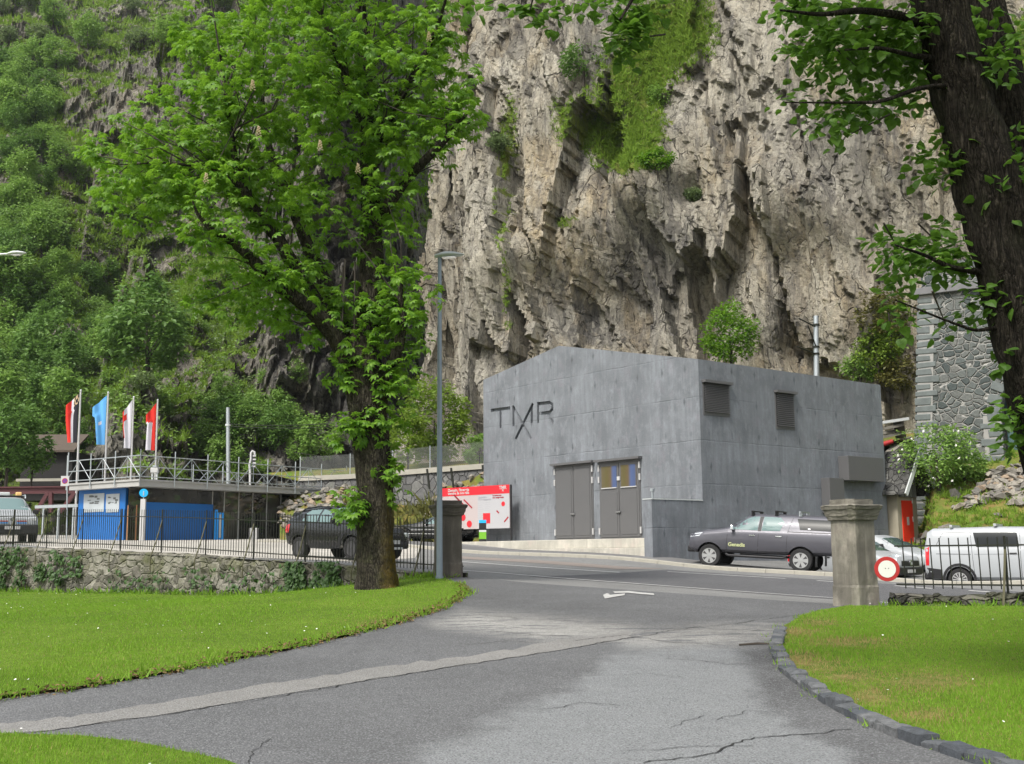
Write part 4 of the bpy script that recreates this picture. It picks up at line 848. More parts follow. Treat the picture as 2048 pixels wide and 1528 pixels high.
for (lab, top, ed, hpx, fn), Y in zip(FS, fy):
    P = PX(*top, Y); gz = .8 + E; fo = thing('flagpole', lab, 'flag', (P.x, P.y, gz), 0, 'flags on poles behind the kiosk')
    mb = MB(); mb.tube([(P.x + .03, P.y, gz - .3), (P.x, P.y, P.z)], [.075, .05], 8); mb.build('pole', M['white'], fo, smooth=40)
    mb = MB(); mb.lathe([(.03, 0), (.06, .03), (.06, .08), (.02, .12)], 8, Matrix.Translation(P)); mb.build('finial', M['lamphead'], fo)
    sc = Y / F; nr, nc = 26, 12; V = []; fi = []; ev = [q[1] for q in ed]; eu = [q[0] for q in ed]
    for r in range(nr + 1):
        v = r / nr; wpx = np.interp(v * hpx, ev, eu) if v * hpx <= ev[-1] else eu[-1]; drop = 0
        for c in range(nc + 1):
            u = c / nc; topz = hpx * .0 + np.interp(u * max(-x for x in eu), [0, max(-x for x in eu)], [4, 30])
            V.append((P.x - .06 + sc * (-u * max(-x for x in eu) * (np.interp(topz + v * (hpx - topz), ev, [max(.3, -x / max(-y for y in eu)) for x in eu]) if v > .25 else 1)), P.y - .05 - .10 * math.sin(u * 9 + v * 2) * u - .25 * u, P.z - sc * (topz + v * (hpx - topz))))
    fcs = grid_faces(nr + 1, nc + 1); mi = [fn((i % nc + .5) / nc, (i // nc + .5) / nr) for i in range(len(fcs))]
    I = INV[fo.name]; V = [tuple(I @ Vector(q)) for q in V]; me = np_mesh('flag', V, fcs, True, mi); link('flag', me, [M['fblack'], M['fred'], M['fwhite'], M['fblue'], M['fgold']], fo)
# no-parking sign, catenary poles, wires, signal loop
p = PX(136, 1022, 60); g = HR(p.x, p.y); ns = thing('no_parking_sign', 'square white no-parking sign with a purple ring on a thin pole left of the kiosk', 'sign', (p.x, p.y, g)); zc = PX(131, 962, 60)
mb = MB(); mb.tube([(p.x, p.y, g - .1), (zc.x + .1, p.y, zc.z - .2), (zc.x + .1, p.y, PX(131, 905, 60).z)], .035, 6); mb.build('pole', M['steel'], ns); mb = MB(); mb.box((zc.x - .22, p.y - .06, zc.z - .26), (zc.x + .2, p.y - .036, zc.z + .26)); mb.build('plate', M['white'], ns)
FI = frame((zc.x - .01, p.y - .062, zc.z), (1, 0, 0), (0, 0, 1), (0, -1, 0)); mb = MB(); mb.lathe([(.15, 0), (.15, .006)], 20, FI); mb.build('ring', M['red'], ns); mb = MB(); mb.lathe([(.11, .007), (.11, .012)], 20, FI); mb.build('disc', plain('sign_purple', (.10, .04, .28), .5, 0, .05, 1, 0), ns); mb = MB(); mb.box((-.11, -.014, .013), (.11, .014, .018), FI @ Matrix.Rotation(R(-45), 4, 'Z')); mb.build('bar', M['red'], ns)
def mast(px, ytop, ybot, Y, lab, r=.16):
    a = PX(px, ytop, Y); b = PX(px + 1, ybot, Y); t_ = thing('catenary_mast', lab, 'mast', (b.x, b.y, b.z)); mb = MB(); mb.tube([(b.x, b.y, b.z - .3), tuple(a)], [r, r * .85], 10); mb.build('pole', M['steel'], t_, smooth=40); return t_, a, b
m1, a1, b1_ = mast(456, 815, 985, 76, 'plain grey steel mast rising behind the kiosk roof', .15)
m2, a2, b2_ = mast(1632, 632, 790, 61, 'grey steel mast with a bracket arm above the substation roof', .16)
mb = MB(); mb.lathe([(.19, 0), (.19, .12)], 10, Matrix.Translation(PX(456, 852, 76))); mb.build('collar', M['lamphead'], m1)
for pa, pb in (((1598, 637), (1634, 655)), ((1616, 651), (1634, 698)), ((1594, 693), (1634, 709))):
    A = PX(*pa, 60); B = PX(*pb, 61); mb = MB(); mb.tube([A, B], .035, 6); mb.build('bracket_arm', M['iron'], m2)
for py in (650, 694, 708): mb = MB(); mb.lathe([(.2, -.05), (.2, .05)], 10, Matrix.Translation(PX(1632, py, 61))); mb.build('clamp', M['iron'], m2)
for k, (pa, pb) in enumerate((((456, 848), (900, 812)), ((456, 852), (900, 822)), ((590, 905), (900, 903)))):
    A = PX(*pa, 76 if k < 2 else 84); B = PX(*pb, 70 if k < 2 else 80); mb = MB(); mb.tube([A + (B - A) * (i / 12) - UZ * (.5 * (1 - (i / 6 - 1) ** 2)) for i in range(13)], .022, 5)
    mb.build('overhead_wire', M['iron'], tuple()) if 0 else tag(mb.build('overhead_wire', M['iron']), ('upper of two thin wires from the mast toward the tree', 'lower of two thin wires from the mast toward the tree', 'dark cable crossing the black gorge wall')[k], 'wire')
p = PX(500, 985, 70); sp = thing('rail_signal', 'white hooked signal post with a black comb-like plate above the kiosk roof', 'signal', (p.x, p.y, p.z)); q = lambda x, y: PX(x, y, 70)
mb = MB(); mb.tube([q(500, 985), q(500, 945), q(499, 930), q(502, 918), q(502, 906), q(505, 902), q(509, 904), q(509.5, 910)], .07, 8); mb.build('post', M['white'], sp, smooth=60)
mb = MB(); A = q(504.5, 908); B = q(509.5, 938); mb.box((A.x, A.y - .05, B.z), (B.x, A.y + .03, A.z)); mb.build('plate', M['black'], sp)
for k in range(4): A = q(504.5, 912 + k * 7); mb = MB(); mb.box((A.x + .05, A.y - .09, A.z - .04), (A.x + .24, A.y - .052, A.z + .04)); mb.build('tooth', M['white'], sp)
# dark shed, girder, guard rail far left
p = PX(85, 965, 84); sd = thing('dark_shed', 'dark timber shed with a low brown roof among the trees', 'shed', (p.x, p.y, p.z)); q = lambda x, y, Y=84: PX(x, y, Y)
A, B = q(40, 960), q(143, 960); zt = q(90, 903).z; mb = MB(); mb.box((A.x, A.y, A.z - 1.5), (B.x, A.y + 5, zt)); mb.build('wall', plain('tarred_timber', (.018, .017, .017), .8, 0, .3, 4, .3), sd)
zr = q(90, 866).z; mb = MB(); mb.prism([(A.x - .3, A.y - .5, zt - .1), (B.x + .3, A.y - .5, zt - .1), (B.x + .2, A.y + 2.5, zr), (A.x, A.y + 2.5, zr)], (0, 0, .15)); mb.build('roof', plain('brown_shingle', (.085, .066, .052), .9, 0, .3, 5, .4), sd)
mb = MB(); A2, B2 = q(60, 960), q(130, 955); mb.box((A.x, A.y - .7, A.z - .15), (B.x, A.y - .4, A.z + .05)); mb.build('sill_beam', M['kerbc'], sd)
M['maroon'] = plain('maroon_steel', (.085, .028, .032), .6, .1, .2, 3, .1)
A, B = PX(-60, 1000, 66), PX(152, 998, 66); gb = thing('steel_girder', 'dark red steel girder bridge on struts left of the kiosk', 'bridge', (A.x, A.y, A.z - 2)); q = lambda x, y: PX(x, y, 66)
mb = MB(); mb.box((A.x, A.y, q(0, 988).z), (B.x, A.y + .25, q(0, 976).z)); mb.build('girder', M['maroon'], gb); mb = MB(); mb.box((A.x, A.y - .12, q(0, 976).z), (B.x, A.y + .4, q(0, 973.5).z)); mb.build('flange', M['maroon'], gb)
for xa, xb in ((102, 102), (97, 72), (150, 120)): mb = MB(); mb.beam(q(xa, 985), q(xb, 1025), .25, .2); mb.build('strut', M['maroon'], gb)
A, B = PX(70, 1014, 62), PX(156, 1011, 62); gr = thing('guard_rail', 'pale steel guard rail on short posts under the red girder', 'railing', (A.x, A.y, A.z - 1)); mb = MB(); mb.beam(A, B, .06, .16); mb.build('rail', M['steel'], gr)
for f in (.2, .55, .9): p = A + (B - A) * f; mb = MB(); mb.box((p.x - .05, p.y, HR(p.x, p.y) - .2), (p.x + .05, p.y + .08, p.z + .06)); mb.build('post', M['steel'], gr)
# ------------------------------------------------------------------ viaduct tower and the little shed with the red door
tr = Vector((.863, -.506, 0)).normalized(); tn = Vector((tr.y, -tr.x, 0)); tn = tn if tn.y < 0 else -tn
T0 = PX(1813, 900, 54); T0 = Vector((T0.x, T0.y, bankz(T0.x, T0.y) - 1)); TM = frame(T0, tr, -tn, UZ)
def tl_(px, py): p = onplane(px, py, T0, tn) - T0; return p.dot(tr), p.z
tw = thing('stone_tower', 'tall grey-green rubble stone viaduct pier with white mortar and an arched opening', 'tower', tuple(T0))
xb, zb = tl_(1812, 930); xt, zt = tl_(1836, 592); xq, zs = tl_(2003, 830); ztop = tl_(1845, 545)[1]
ra = 2.4; ax = xq + ra
mb = MB(); mb.prism([(xb, 0, -1.5), (12, 0, -1.5), (12, 0, zt), (xt, 0, zt)], (0, 5.5, 0), TM); body = mb.build('wall', M['tower'], tw)
mb = MB(); arc = [(ax + ra * math.cos(a), -.5, zs + ra * math.sin(a) * 1.1) for a in np.linspace(0, math.pi, 17)]; mb.prism([(ax + ra, -.5, -3)] + arc + [(ax - ra, -.5, -3)], (0, 1.5, 0), TM); cut = mb.build('cut', M['tower'], tw)
m = body.modifiers.new('b', 'BOOLEAN'); m.object = cut; m.solver = 'EXACT'; bpy.context.view_layer.update(); nm_ = applied(body); body.modifiers.clear(); body.data = nm_; bpy.data.objects.remove(cut)
mb = MB(); mb.box((xq - .1, .9, -1.4), (ax + ra + .1, .96, zs + ra * 1.2), TM); mb.build('arch_glazing', NT('arch_glass').done((.03, .085, .09), .1, None, 0, .7), tw)
for k in range(5): mb = MB(); mb.box((xq + k * 1.1, .84, -1.4), (xq + .08 + k * 1.1, .9, zs + ra * 1.1), TM); mb.build('glazing_bar', M['iron'], tw)
mb = MB(); mb.box((xt - .25, -.22, zt), (12.2, 5.7, zt + .34), TM); mb.build('cornice', plain('cornice_stone', (.16, .16, .165), .85, 0, .25, 3, .4), tw, bevel=.03)
mb = MB(); mb.box((xt + .15, .15, zt + .342), (12, 5.3, ztop + .4), TM); mb.build('parapet', M['tower'], tw)
def roughbox(mb, a, b, Mx, j=.03):
    x0, y0, z0 = a; x1, y1, z1 = b; J = lambda: random.uniform(-j, j)
    vs = [(x0 + J(), y0, z0 + J()), (x1 + J(), y0, z0 + J()), (x1 + J(), y1, z0 + J()), (x0 + J(), y1, z0 + J()), (x0 + J(), y0, z1 + J()), (x1 + J(), y0, z1 + J()), (x1 + J(), y1, z1 + J()), (x0 + J(), y1, z1 + J())]
    mb.add(vs, [(3, 2, 1, 0), (4, 5, 6, 7), (0, 1, 5, 4), (1, 2, 6, 5), (2, 3, 7, 6), (3, 0, 4, 7)], Mx)
mb = MB(); mb.prism([(xb + .05, -.025, -1.5), (xb + .75, -.025, -1.5), (xt + .75, -.025, zt - .01), (xt + .05, -.025, zt - .01)], (0, .02, 0), TM); mb.box((xq - .8, -.025, -1.5), (xq - .02, -.004, zs), TM); mb.build('mortar_bed', M['mortar'], tw)
mb = MB(); z = -1.4; k = 0
while z < zt - .4:
    h = random.uniform(.30, .42); x0 = xb + (xt - xb) * max(0, (z + 1.5) / (zt + 1.5)); w = (.62, .95)[k % 2] + random.uniform(-.08, .1)
    roughbox(mb, (x0 - .02, -.06, z + .04), (x0 + w, .3, z + h - .035), TM); z += h; k += 1
mb.build('quoin', M['quoin'], tw, bevel=.03)
mb = MB(); z = -1.4; k = 0
while z < zs - .2:
    h = random.uniform(.30, .42); w = (.6, .95)[k % 2]; roughbox(mb, (xq - w, -.06, z + .04), (xq - .01, .3, z + h - .035), TM); z += h; k += 1
for a in np.linspace(0.06, math.pi - .06, 17):
    ca, sa = math.cos(a), math.sin(a) * 1.1; ctr = Vector((ax + (ra + .02) * ca, -.06, zs + (ra + .02) * sa)); dr = Vector((ca, 0, sa)).normalized(); tg = Vector((-dr.z, 0, dr.x))
    roughbox(mb, (0, 0, -.19), (.6, .35, .19), TM @ frame(ctr, dr, (0, 1, 0), tg))
mb.build('arch_stone', M['quoin'], tw, bevel=.03)
# shed
g_ = u2.copy(); bk = u1.copy(); S0 = PX(1799, 1085, 50.2); SM = frame(S0, g_, bk, UZ)
def sp_(px, py): p = onplane(px, py, S0, Vector((g_.y, -g_.x, 0))) - S0; return p.dot(g_), p.z
sd = thing('meter_shed', 'little rendered gabled shed with a bright red door beside the substation', 'shed', tuple(S0))
wS = 1.5; hE = sp_(1797, 958)[1]; zA = sp_(1829, 907)[1]
mb = MB(); mb.prism([(0, 0, -1), (wS, 0, -1), (wS, 0, hE), (wS / 2, 0, zA - .1), (0, 0, hE)], (0, 4, 0), SM); mb.build('wall', plain('buff_render', (.34, .31, .24), .9, 0, .2, 2, .3), sd)
for s in (-1, 1):
    e = Vector((wS / 2 + s * (wS / 2 + .5), 0, hE - (zA - hE) * .5 / (wS / 2) * .9)); a = Vector((wS / 2, 0, zA)); 
    mb = MB(); mb.prism([(a.x, -.75, a.z), (e.x, -.75, e.z), (e.x, 4.3, e.z), (a.x, 4.3, a.z)], (0, 0, .09), SM); rf = mb.build('roof', stone('slate_roof', ((.11, .11, .105), (.065, .065, .065), (.17, .17, .16)), 3.2, (.03, .03, .03), .04, (1, 1, 1), .05), sd)
    mb = MB(); mb.beam(SM @ Vector((a.x, -.78, a.z - .02)), SM @ Vector((e.x, -.78, e.z - .02)), .06, .2); mb.build('bargeboard', M['lamphead'], rf)
x0, _ = sp_(1804, 1000); x1, zd = sp_(1823, 1000)
x0, x1 = .30, 1.08; zd = sp_(1806, 1001)[1]
mb = MB(); mb.box((x0, -.05, -.6), (x1, -.001, zd), SM); do = mb.build('door', plain('bright_red_door', (.70, .035, .015), .4, 0, .05, 2, .02), sd)
mb = MB(); mb.box((x0 + .28, -.062, .75), (x0 + .45, -.051, 1.1), SM); mb.build('notice', M['white'], do)
for z in (0, .9, 1.7): mb = MB(); mb.box((x1 - .05, -.075, z), (x1 + .01, -.051, z + .22), SM); mb.build('hinge', M['lamphead'], do)
for k in range(4): mb = MB(); mb.box((.12 + k * .32, -.12, zd + .15), (.36 + k * .32, -.02, zd + 1.0), SM); mb.build('vent_board', plain('weathered_board', (.17, .17, .16), .9, 0, .2, 4, .2), sd)
# wooden steps and pipe between tower and substation
p = PX(1785, 870, 57); st = thing('timber_stack', 'weathered planks stacked beside the tower foot above the little shed', 'planks', tuple(p)); 
for k, (xa, ya, xb, yb) in enumerate(((1762, 846, 1815, 838), (1764, 858, 1803, 850), (1764, 874, 1795, 868), (1796, 840, 1802, 876), (1764, 866, 1800, 860), (1780, 905, 1815, 876), (1784, 912, 1812, 896))):
    mb = MB(); mb.beam(PX(xa, ya, 56.5), PX(xb, yb, 56.5 + .2 * k), .5, .14); mb.build('plank', M['lamphead'] if k == 0 else plain('grey_plank', (.22, .21, .18), .9, 0, .3, 4, .2), st)
A, B = PX(1762, 890, 55.5), PX(1785, 883, 55.5); mb = MB(); mb.tube([A, B], .12, 10); tag(mb.build('red_pipe', M['red'], smooth=40), 'short bright red pipe lying beside the stacked planks', 'pipe')
# ------------------------------------------------------------------ vehicles (local frame: +x forward, y left, z up from the ground)
class Car:
    def __init__(s, name, label, cat, L, W, st, body, wheels, wr, pos, heading, clear=0, pitch=0, roll=0):
        """st rows: s (from the nose), z_bottom, z_belt, z_top, half width low, belt, roof"""
        s.L, s.W, s.st = L, W, np.array(st, float); s.p = body
        s.o = thing(name, label, cat, tuple(pos), 0); s.o.rotation_euler = (roll, pitch, heading); s.cols = ['p']; s.wr = wr
        s.ns = 72; S_ = np.unique(np.concatenate([np.linspace(0, L, s.ns), s.st[:, 0]])); s.S_ = S_
        rows = [s.sec(x) for x in S_]; n = len(rows[0]); V = []; 
        for x, r in zip(S_, rows):
            V += [(L / 2 - x, -y, z) for y, z in r] + [(L / 2 - x, y, z) for y, z in r[::-1][1:-1]]
        m_ = 2 * n - 2; Fs = []
        for i in range(len(S_) - 1):
            for k in range(m_): k2 = (k + 1) % m_; Fs.append((i * m_ + k, (i + 1) * m_ + k, (i + 1) * m_ + k2, i * m_ + k2))
        Fs += [tuple(range(m_)), tuple(reversed(range((len(S_) - 1) * m_, len(S_) * m_)))]
        me = bpy.data.meshes.new('body'); me.from_pydata(V, [], Fs); fix_normals(me)
        b = link('body', me, [M[body], M['black']], s.o)
        cut = MB(); cut.cm = 1
        for x, y in wheels:
            ww = W / 2
            for sg in (-1, 1): cut.lathe([(wr * 1.19, 0), (wr * 1.19, .42)], 28, Matrix.Translation((L / 2 - x, sg * (ww + .1), wr)) @ Matrix.Rotation(R(90 * sg), 4, 'X'))
        c = cut.build('cut', [M[body], M['black']], s.o, True); m = b.modifiers.new('b', 'BOOLEAN'); m.object = c; m.solver = 'EXACT'
        bpy.context.view_layer.update(); nm_ = applied(b); b.modifiers.clear(); b.data = nm_; bpy.data.objects.remove(c)
        nm_.polygons.foreach_set('use_smooth', [True] * len(nm_.polygons)); nm_.set_sharp_from_angle(angle=R(28)); s.body = b
        s.wheels = []
        for x, y in wheels:
            for sg in (-1, 1): s.wheels.append((x, sg))
    def sec(s, x):
        zb, zl, zt, wl, wb, wr = [np.interp(x, s.st[:, 0], s.st[:, k]) for k in range(1, 7)]
        sh = min(zl, zt - .07); up = zt - sh
        pts = [(0, zb), (wl * .8, zb), (wl, zb + .10), (wb - .005, zb + (sh - zb) * .45), (wb, zb + (sh - zb) * .7), (wb - .035, sh - .02), (wb - .06, sh)]
        if up > .3: wt = wr; pts += [(wt + (wb - .06 - wt) * .5 + .012, sh + up * .5), (wt + .005, zt - .14), (wt - .05, zt - .05), (wt - .16, zt - .012), (wt * .5, zt + .008), (0, zt + .014)]
        else:
            wt = min(wr, wb - .1); k = min(1, up / .3); pts += [(wb - .075 - .02 * k, sh + up * .35), (wb - .1 - .03 * k, sh + up * .65), (wb - .15 - .05 * k, zt - .015), (wb * .75, zt - .004), (wb * .45, zt + .01), (0, zt + .016)]
        P = np.array(pts); out = []
        for i in range(len(P) - 1):
            for k in range(2): out.append(P[i] + (P[i + 1] - P[i]) * k / 2)
        out.append(P[-1]); Q = np.array(out); Q[1:-1] = .25 * Q[:-2] + .5 * Q[1:-1] + .25 * Q[2:]; return Q
    def sidey(s, x, z):
        Q = s.sec(x); k = np.argmax(Q[:, 0] > .5); P = Q[4:]; return float(np.interp(z, P[:, 1], P[:, 0]))
    def topz(s, x, y):
        Q = s.sec(x)[::-1]; return float(np.interp(abs(y), Q[:14, 0], Q[:14, 1]))
    def side(s, name, poly, mt, off=.006, both=True, parent=None, res=.12):
        """patch on the flank given as (s, z) polygon"""
        P = [Vector(p) for p in poly]; bd = []
        for a, b in zip(P, P[1:] + P[:1]): n = max(1, int((b - a).length / res)); bd += [a + (b - a) * (k / n) for k in range(n)]
        xs = [p.x for p in P]; zs = [p.y for p in P]; gx, gz = np.meshgrid(np.arange(min(xs), max(xs), res) + .031, np.arange(min(zs), max(zs), res) + .027); gx = gx.ravel(); gz = gz.ravel(); i = inside(gx, gz, P)
        nb = len(bd); v, e, f, *_ = delaunay_2d_cdt(bd + [Vector(q) for q in zip(gx[i].tolist(), gz[i].tolist())], [(k, (k + 1) % nb) for k in range(nb)], [], 1, 1e-5)
        out = None
        for sg in ((-1, 1) if both is True else (both,)):
            mb = MB(); vs = [(s.L / 2 - q.x, sg * (s.sidey(q.x, q.y) + off), q.y) for q in v]; mb.add(vs, [tuple(t) for t in f]); out = mb.build(name, mt, parent or s.o, True, 40); out.data.polygons.foreach_set('use_smooth', [True] * len(out.data.polygons))
        return out
    def over(s, name, x0, x1, f0, f1, mt, off=.006, cn=.06):
        """patch on bonnet / screen / tail glass: between stations x0..x1 across a share of the width"""
        mb = MB(); nu, nv = 10, 12; vs = []
        for i in range(nu + 1):
            t = i / nu; x = x0 + (x1 - x0) * t; f = f0 + (f1 - f0) * t
            wq = s.sec(x); w = float(np.interp(s.st[0, 0] + x, s.st[:, 0], s.st[:, 6])); 
            for k in range(nv + 1): y = (k / nv * 2 - 1) * f; vs.append((s.L / 2 - x, y, s.topz(x, y) + off))
        mb.add(vs, [tuple(q) for q in grid_faces(nu + 1, nv + 1)]); o = mb.build(name, mt, s.o, True, 40); return o
    def wheel(s, x, sg, style, rimmat='rim', tw=.23, steer=0):
        r = s.wr; W2 = s.W / 2 - .012
        Mx = Matrix.Translation((s.L / 2 - x, sg * (W2 - tw), r)) @ Matrix.Rotation(R(-90 * sg), 4, 'X')      # local z points outward
        mb = MB(); rr = r * .66; mb.lathe([(rr * .8, .02), (r * .9, 0), (r * .985, .04), (r, tw * .5), (r * .985, tw - .03), (r * .93, tw), (rr * 1.02, tw - .005), (rr * .97, tw - .05)], 36, Mx); w = mb.build('wheel', M['rubber'], s.o, True, 35)
        mb = MB(); mb.lathe([(rr * .99, tw - .012), (rr * .90, tw - .014), (rr * .88, tw - .06), (rr * .2, tw - .07)], 32, Mx); mb.build('rim', M['darkrim'] if style else M[rimmat], w, True, 35)
        mb = MB(); n = style or 5
        for k in range(n):
            a = 2 * math.pi * k / n; Mk = Mx @ Matrix.Rotation(a, 4, 'Z'); hw = rr * (1.5 / n if n < 9 else .8 / n)
            mb.prism([Mk @ Vector(q) for q in ((rr * .12, -hw * .5, tw - .05), (rr * .93, -hw * 1.15, tw - .05), (rr * .93, hw * 1.15, tw - .05), (rr * .12, hw * .5, tw - .05))], (Mx.to_3x3() @ Vector((0, 0, .04))))
        mb.lathe([(rr * .22, tw - .05), (rr * .22, tw - .002), (rr * .1, tw)], 14, Mx); mb.lathe([(rr * .985, tw - .02), (rr * .985, tw - .003), (rr * .90, tw - .003), (rr * .90, tw - .02)], 32, Mx)
        mb.build('spoke', M[rimmat], w, True, 30)
    def box(s, name, x0, x1, y0, y1, z0, z1, mt, bev=.012, parent=None):
        mb = MB(); mb.box((s.L / 2 - x1, y0, z0), (s.L / 2 - x0, y1, z1)); return mb.build(name, mt, parent or s.o, True, bevel=bev)
    def mirror(s, x, z, mt, w=.2):
        for sg in (-1, 1):
            y = s.sidey(x, z - .05); mb = MB(); mb.box((s.L / 2 - x - .06, min(sg * (y - .02), sg * (y + w)), z - .02), (s.L / 2 - x + .06, max(sg * (y - .02), sg * (y + w)), z + .15), None, .015); mb.build('mirror', mt, s.o, True, bevel=.03)
    def handle(s, x, z, mt): s.side('door_handle', [(x, z - .018), (x + .2, z - .018), (x + .2, z + .02), (x, z + .02)], mt, .022)
    def gap(s, x0, z0, x1, z1, w=.012):
        d = Vector((x1 - x0, z1 - z0)).normalized(); n = Vector((-d.y, d.x)) * w / 2
        s.side('panel_gap', [(x0 - n.x, z0 - n.y), (x1 - n.x, z1 - n.y), (x1 + n.x, z1 + n.y), (x0 + n.x, z0 + n.y)], M['black'], .003)
def gxy(px, py, Y): p = PX(px, py, Y); return p.x, p.y
# --- graphite pickup by the substation: nose toward the left/back, along the road
pf = Vector((-.905, .425)); hd = math.atan2(pf.y, pf.x)
rear = Vector(gxy(1604.5, 1128, 38.2)); fro = Vector(gxy(1418, 1119, 39.6)); hd = math.atan2((fro - rear).y, (fro - rear).x); pf = Vector((math.cos(hd), math.sin(hd)))
mid = (rear + fro) / 2; L = 5.33
zf = HR(*fro) + .02; zr = HR(*rear) + .02; wbase = (fro - rear).length
ctr = rear + pf * (wbase / 2 + .06); sd_ = Vector((pf.y, -pf.x)); sd_ = sd_ if sd_.y < 0 else -sd_          # flank facing the viewer
ctr = ctr - sd_ * .82 - pf * .36
zc_ = (zf + zr) / 2
st = [(0, .56, .92, .98, .60, .66, .5), (.06, .50, 1.0, 1.10, .78, .80, .6), (.25, .46, 1.08, 1.17, .86, .90, .65), (.6, .48, 1.15, 1.25, .90, .925, .68), (1.15, .50, 1.21, 1.325, .90, .925, .70), (1.40, .50, 1.24, 1.38, .90, .925, .70), (2.02, .50, 1.26, 1.80, .90, .925, .655), (2.3, .50, 1.26, 1.86, .90, .925, .65), (3.5, .52, 1.27, 1.87, .90, .925, .65), (5.0, .56, 1.29, 1.86, .90, .925, .66), (5.18, .58, 1.29, 1.77, .89, .915, .66), (5.27, .60, 1.28, 1.42, .86, .90, .66), (5.33, .62, 1.1, 1.2, .80, .86, .6)]
pk = Car('pickup_truck', 'graphite double-cab pickup with a canopy and black roof bars parked by the concrete wall', 'pickup', L, 1.85, st, 'p_grey', [(.8, 0), (3.885, 0)], .385, (ctr.x, ctr.y, zc_), hd, pitch=math.atan2(zr - zf, wbase))
for x, sg in pk.wheels: pk.wheel(x, sg, 6)
pk.side('side_window', [(1.58, 1.31), (2.0, 1.66), (2.24, 1.76), (2.46, 1.77), (2.43, 1.30)], M['glassclear']); pk.side('side_window', [(2.57, 1.30), (2.61, 1.77), (3.16, 1.76), (3.30, 1.62), (3.18, 1.31)], M['glassclear'])
pk.side('window_pillar', [(2.44, 1.28), (2.48, 1.77), (2.59, 1.77), (2.55, 1.28)], M['black'], .004)
pk.side('canopy_window', [(3.84, 1.38), (3.72, 1.74), (4.95, 1.72), (5.04, 1.36)], M['glassdark']); 
for x in (4.1, 4.9): pk.side('window_catch', [(x, 1.40), (x + .07, 1.40), (x + .07, 1.43), (x, 1.43)], M['chrome'], .014)
pk.side('canopy_seam', [(3.45, 1.285), (3.45, 1.31), (5.2, 1.31), (5.2, 1.285)], M['black'], .004); 0 and pk.side('canopy_trim', [(3.45, 1.31), (3.45, 1.325), (5.18, 1.325), (5.18, 1.31)], M['rim'], .004)
for a in ((1.38, .58, 1.42, 1.22), (2.45, .56, 2.48, 1.28), (3.40, .58, 3.44, 1.28), (3.44, 1.28, 3.58, 1.77), (1.4, .58, 3.3, .60)): pk.gap(*a, .022 if a[0] > 3.6 else .012)
pk.handle(2.16, 1.13, M['chrome']); pk.handle(3.05, 1.13, M['chrome']); pk.mirror(1.6, 1.30, M['chrome'], .22)
pk.over('windscreen', 1.43, 2.01, .68, .60, M['glassclear']); pk.side('headlight', [(.08, .98), (.12, 1.10), (.55, 1.16), (.44, 1.04)], M['headl'], .008); pk.side('tail_light', [(5.10, .86), (5.06, 1.12), (5.26, 1.12), (5.28, .86)], M['tail'], .01)
pk.box('front_bumper', -.02, .25, -.78, .78, .48, .70, M['black'], .05); pk.box('grille', -.012, .1, -.55, .55, .74, .98, M['black'], .03); pk.box('rear_bumper', 5.18, 5.42, -.85, .85, .55, .72, M['chrome'], .03)
for sg in (-1, 1): mb = MB(); mb.tube([(L / 2 - 1.38, sg * .90, .47), (L / 2 - 1.48, sg * .96, .43), (L / 2 - 3.3, sg * .96, .43), (L / 2 - 3.4, sg * .90, .47)], .045, 8); mb.build('side_step', M['black'], pk.o, True, 50)
for k, x in enumerate((2.2, 3.0, 3.8, 4.7)):
    mb = MB(); zz = pk.topz(x, .5)
    for sg in (-1, 1): mb.box((L / 2 - x - .05, sg * .56 - .05, zz - .03), (L / 2 - x + .05, sg * .56 + .05, zz + .10))
    mb.box((L / 2 - x - .03, -.72, zz + .10), (L / 2 - x + .03, .72, zz + .135)); mb.build('roof_bar', M['black'] if k < 2 else M['steel'], pk.o, True)
pk.box('mud_flap', 4.36, 4.38, -.9, -.62, .2, .6, M['black'], 0); pk.box('mud_flap', 4.36, 4.38, .62, .9, .2, .55, M['black'], 0)
for sg in (-1, 1):
    X = Vector((-sg, 0, 0)) if sg < 0 else Vector((-1, 0, 0)); X = Vector((1 if sg < 0 else -1, 0, 0))
    x_ = 1.45 if sg > 0 else 2.1; y = pk.sidey(2.0, .80) + .012
    text_part('door_lettering', 'Genedis', .175, frame((L / 2 - x_, sg * y, .74), X, UZ, (0, sg, 0)), plain('lettering_lime', (.5, .54, .28), .5, 0, .02, 1, 0), pk.o, .002, .004, True)
def emblem(car, x, z, r, ring=True):
    Mx = frame((car.L / 2 - x, 0, z), (0, 1, 0), (0, 0, 1), (1, 0, 0)); mb = MB()
    mb.lathe([(r, -.01), (r, .012), (r * .84, .012), (r * .84, -.01)], 20, Mx)
    for k in range(3): mb.box((-.012 * r * 8, 0, -.005), (.012 * r * 8, r * .9, .008), Mx @ Matrix.Rotation(2 * math.pi * k / 3, 4, 'Z'))
    mb.build('emblem', M['chrome'], car.o, True)
def plate(car, x, z, txt, front=True, w=.26):
    d = 1 if front else -1; mb = MB(); mb.box((car.L / 2 - x - .01, -w, z - .055), (car.L / 2 - x + .01, w, z + .055)); p = mb.build('number_plate', M['white'], car.o, True)
    return p
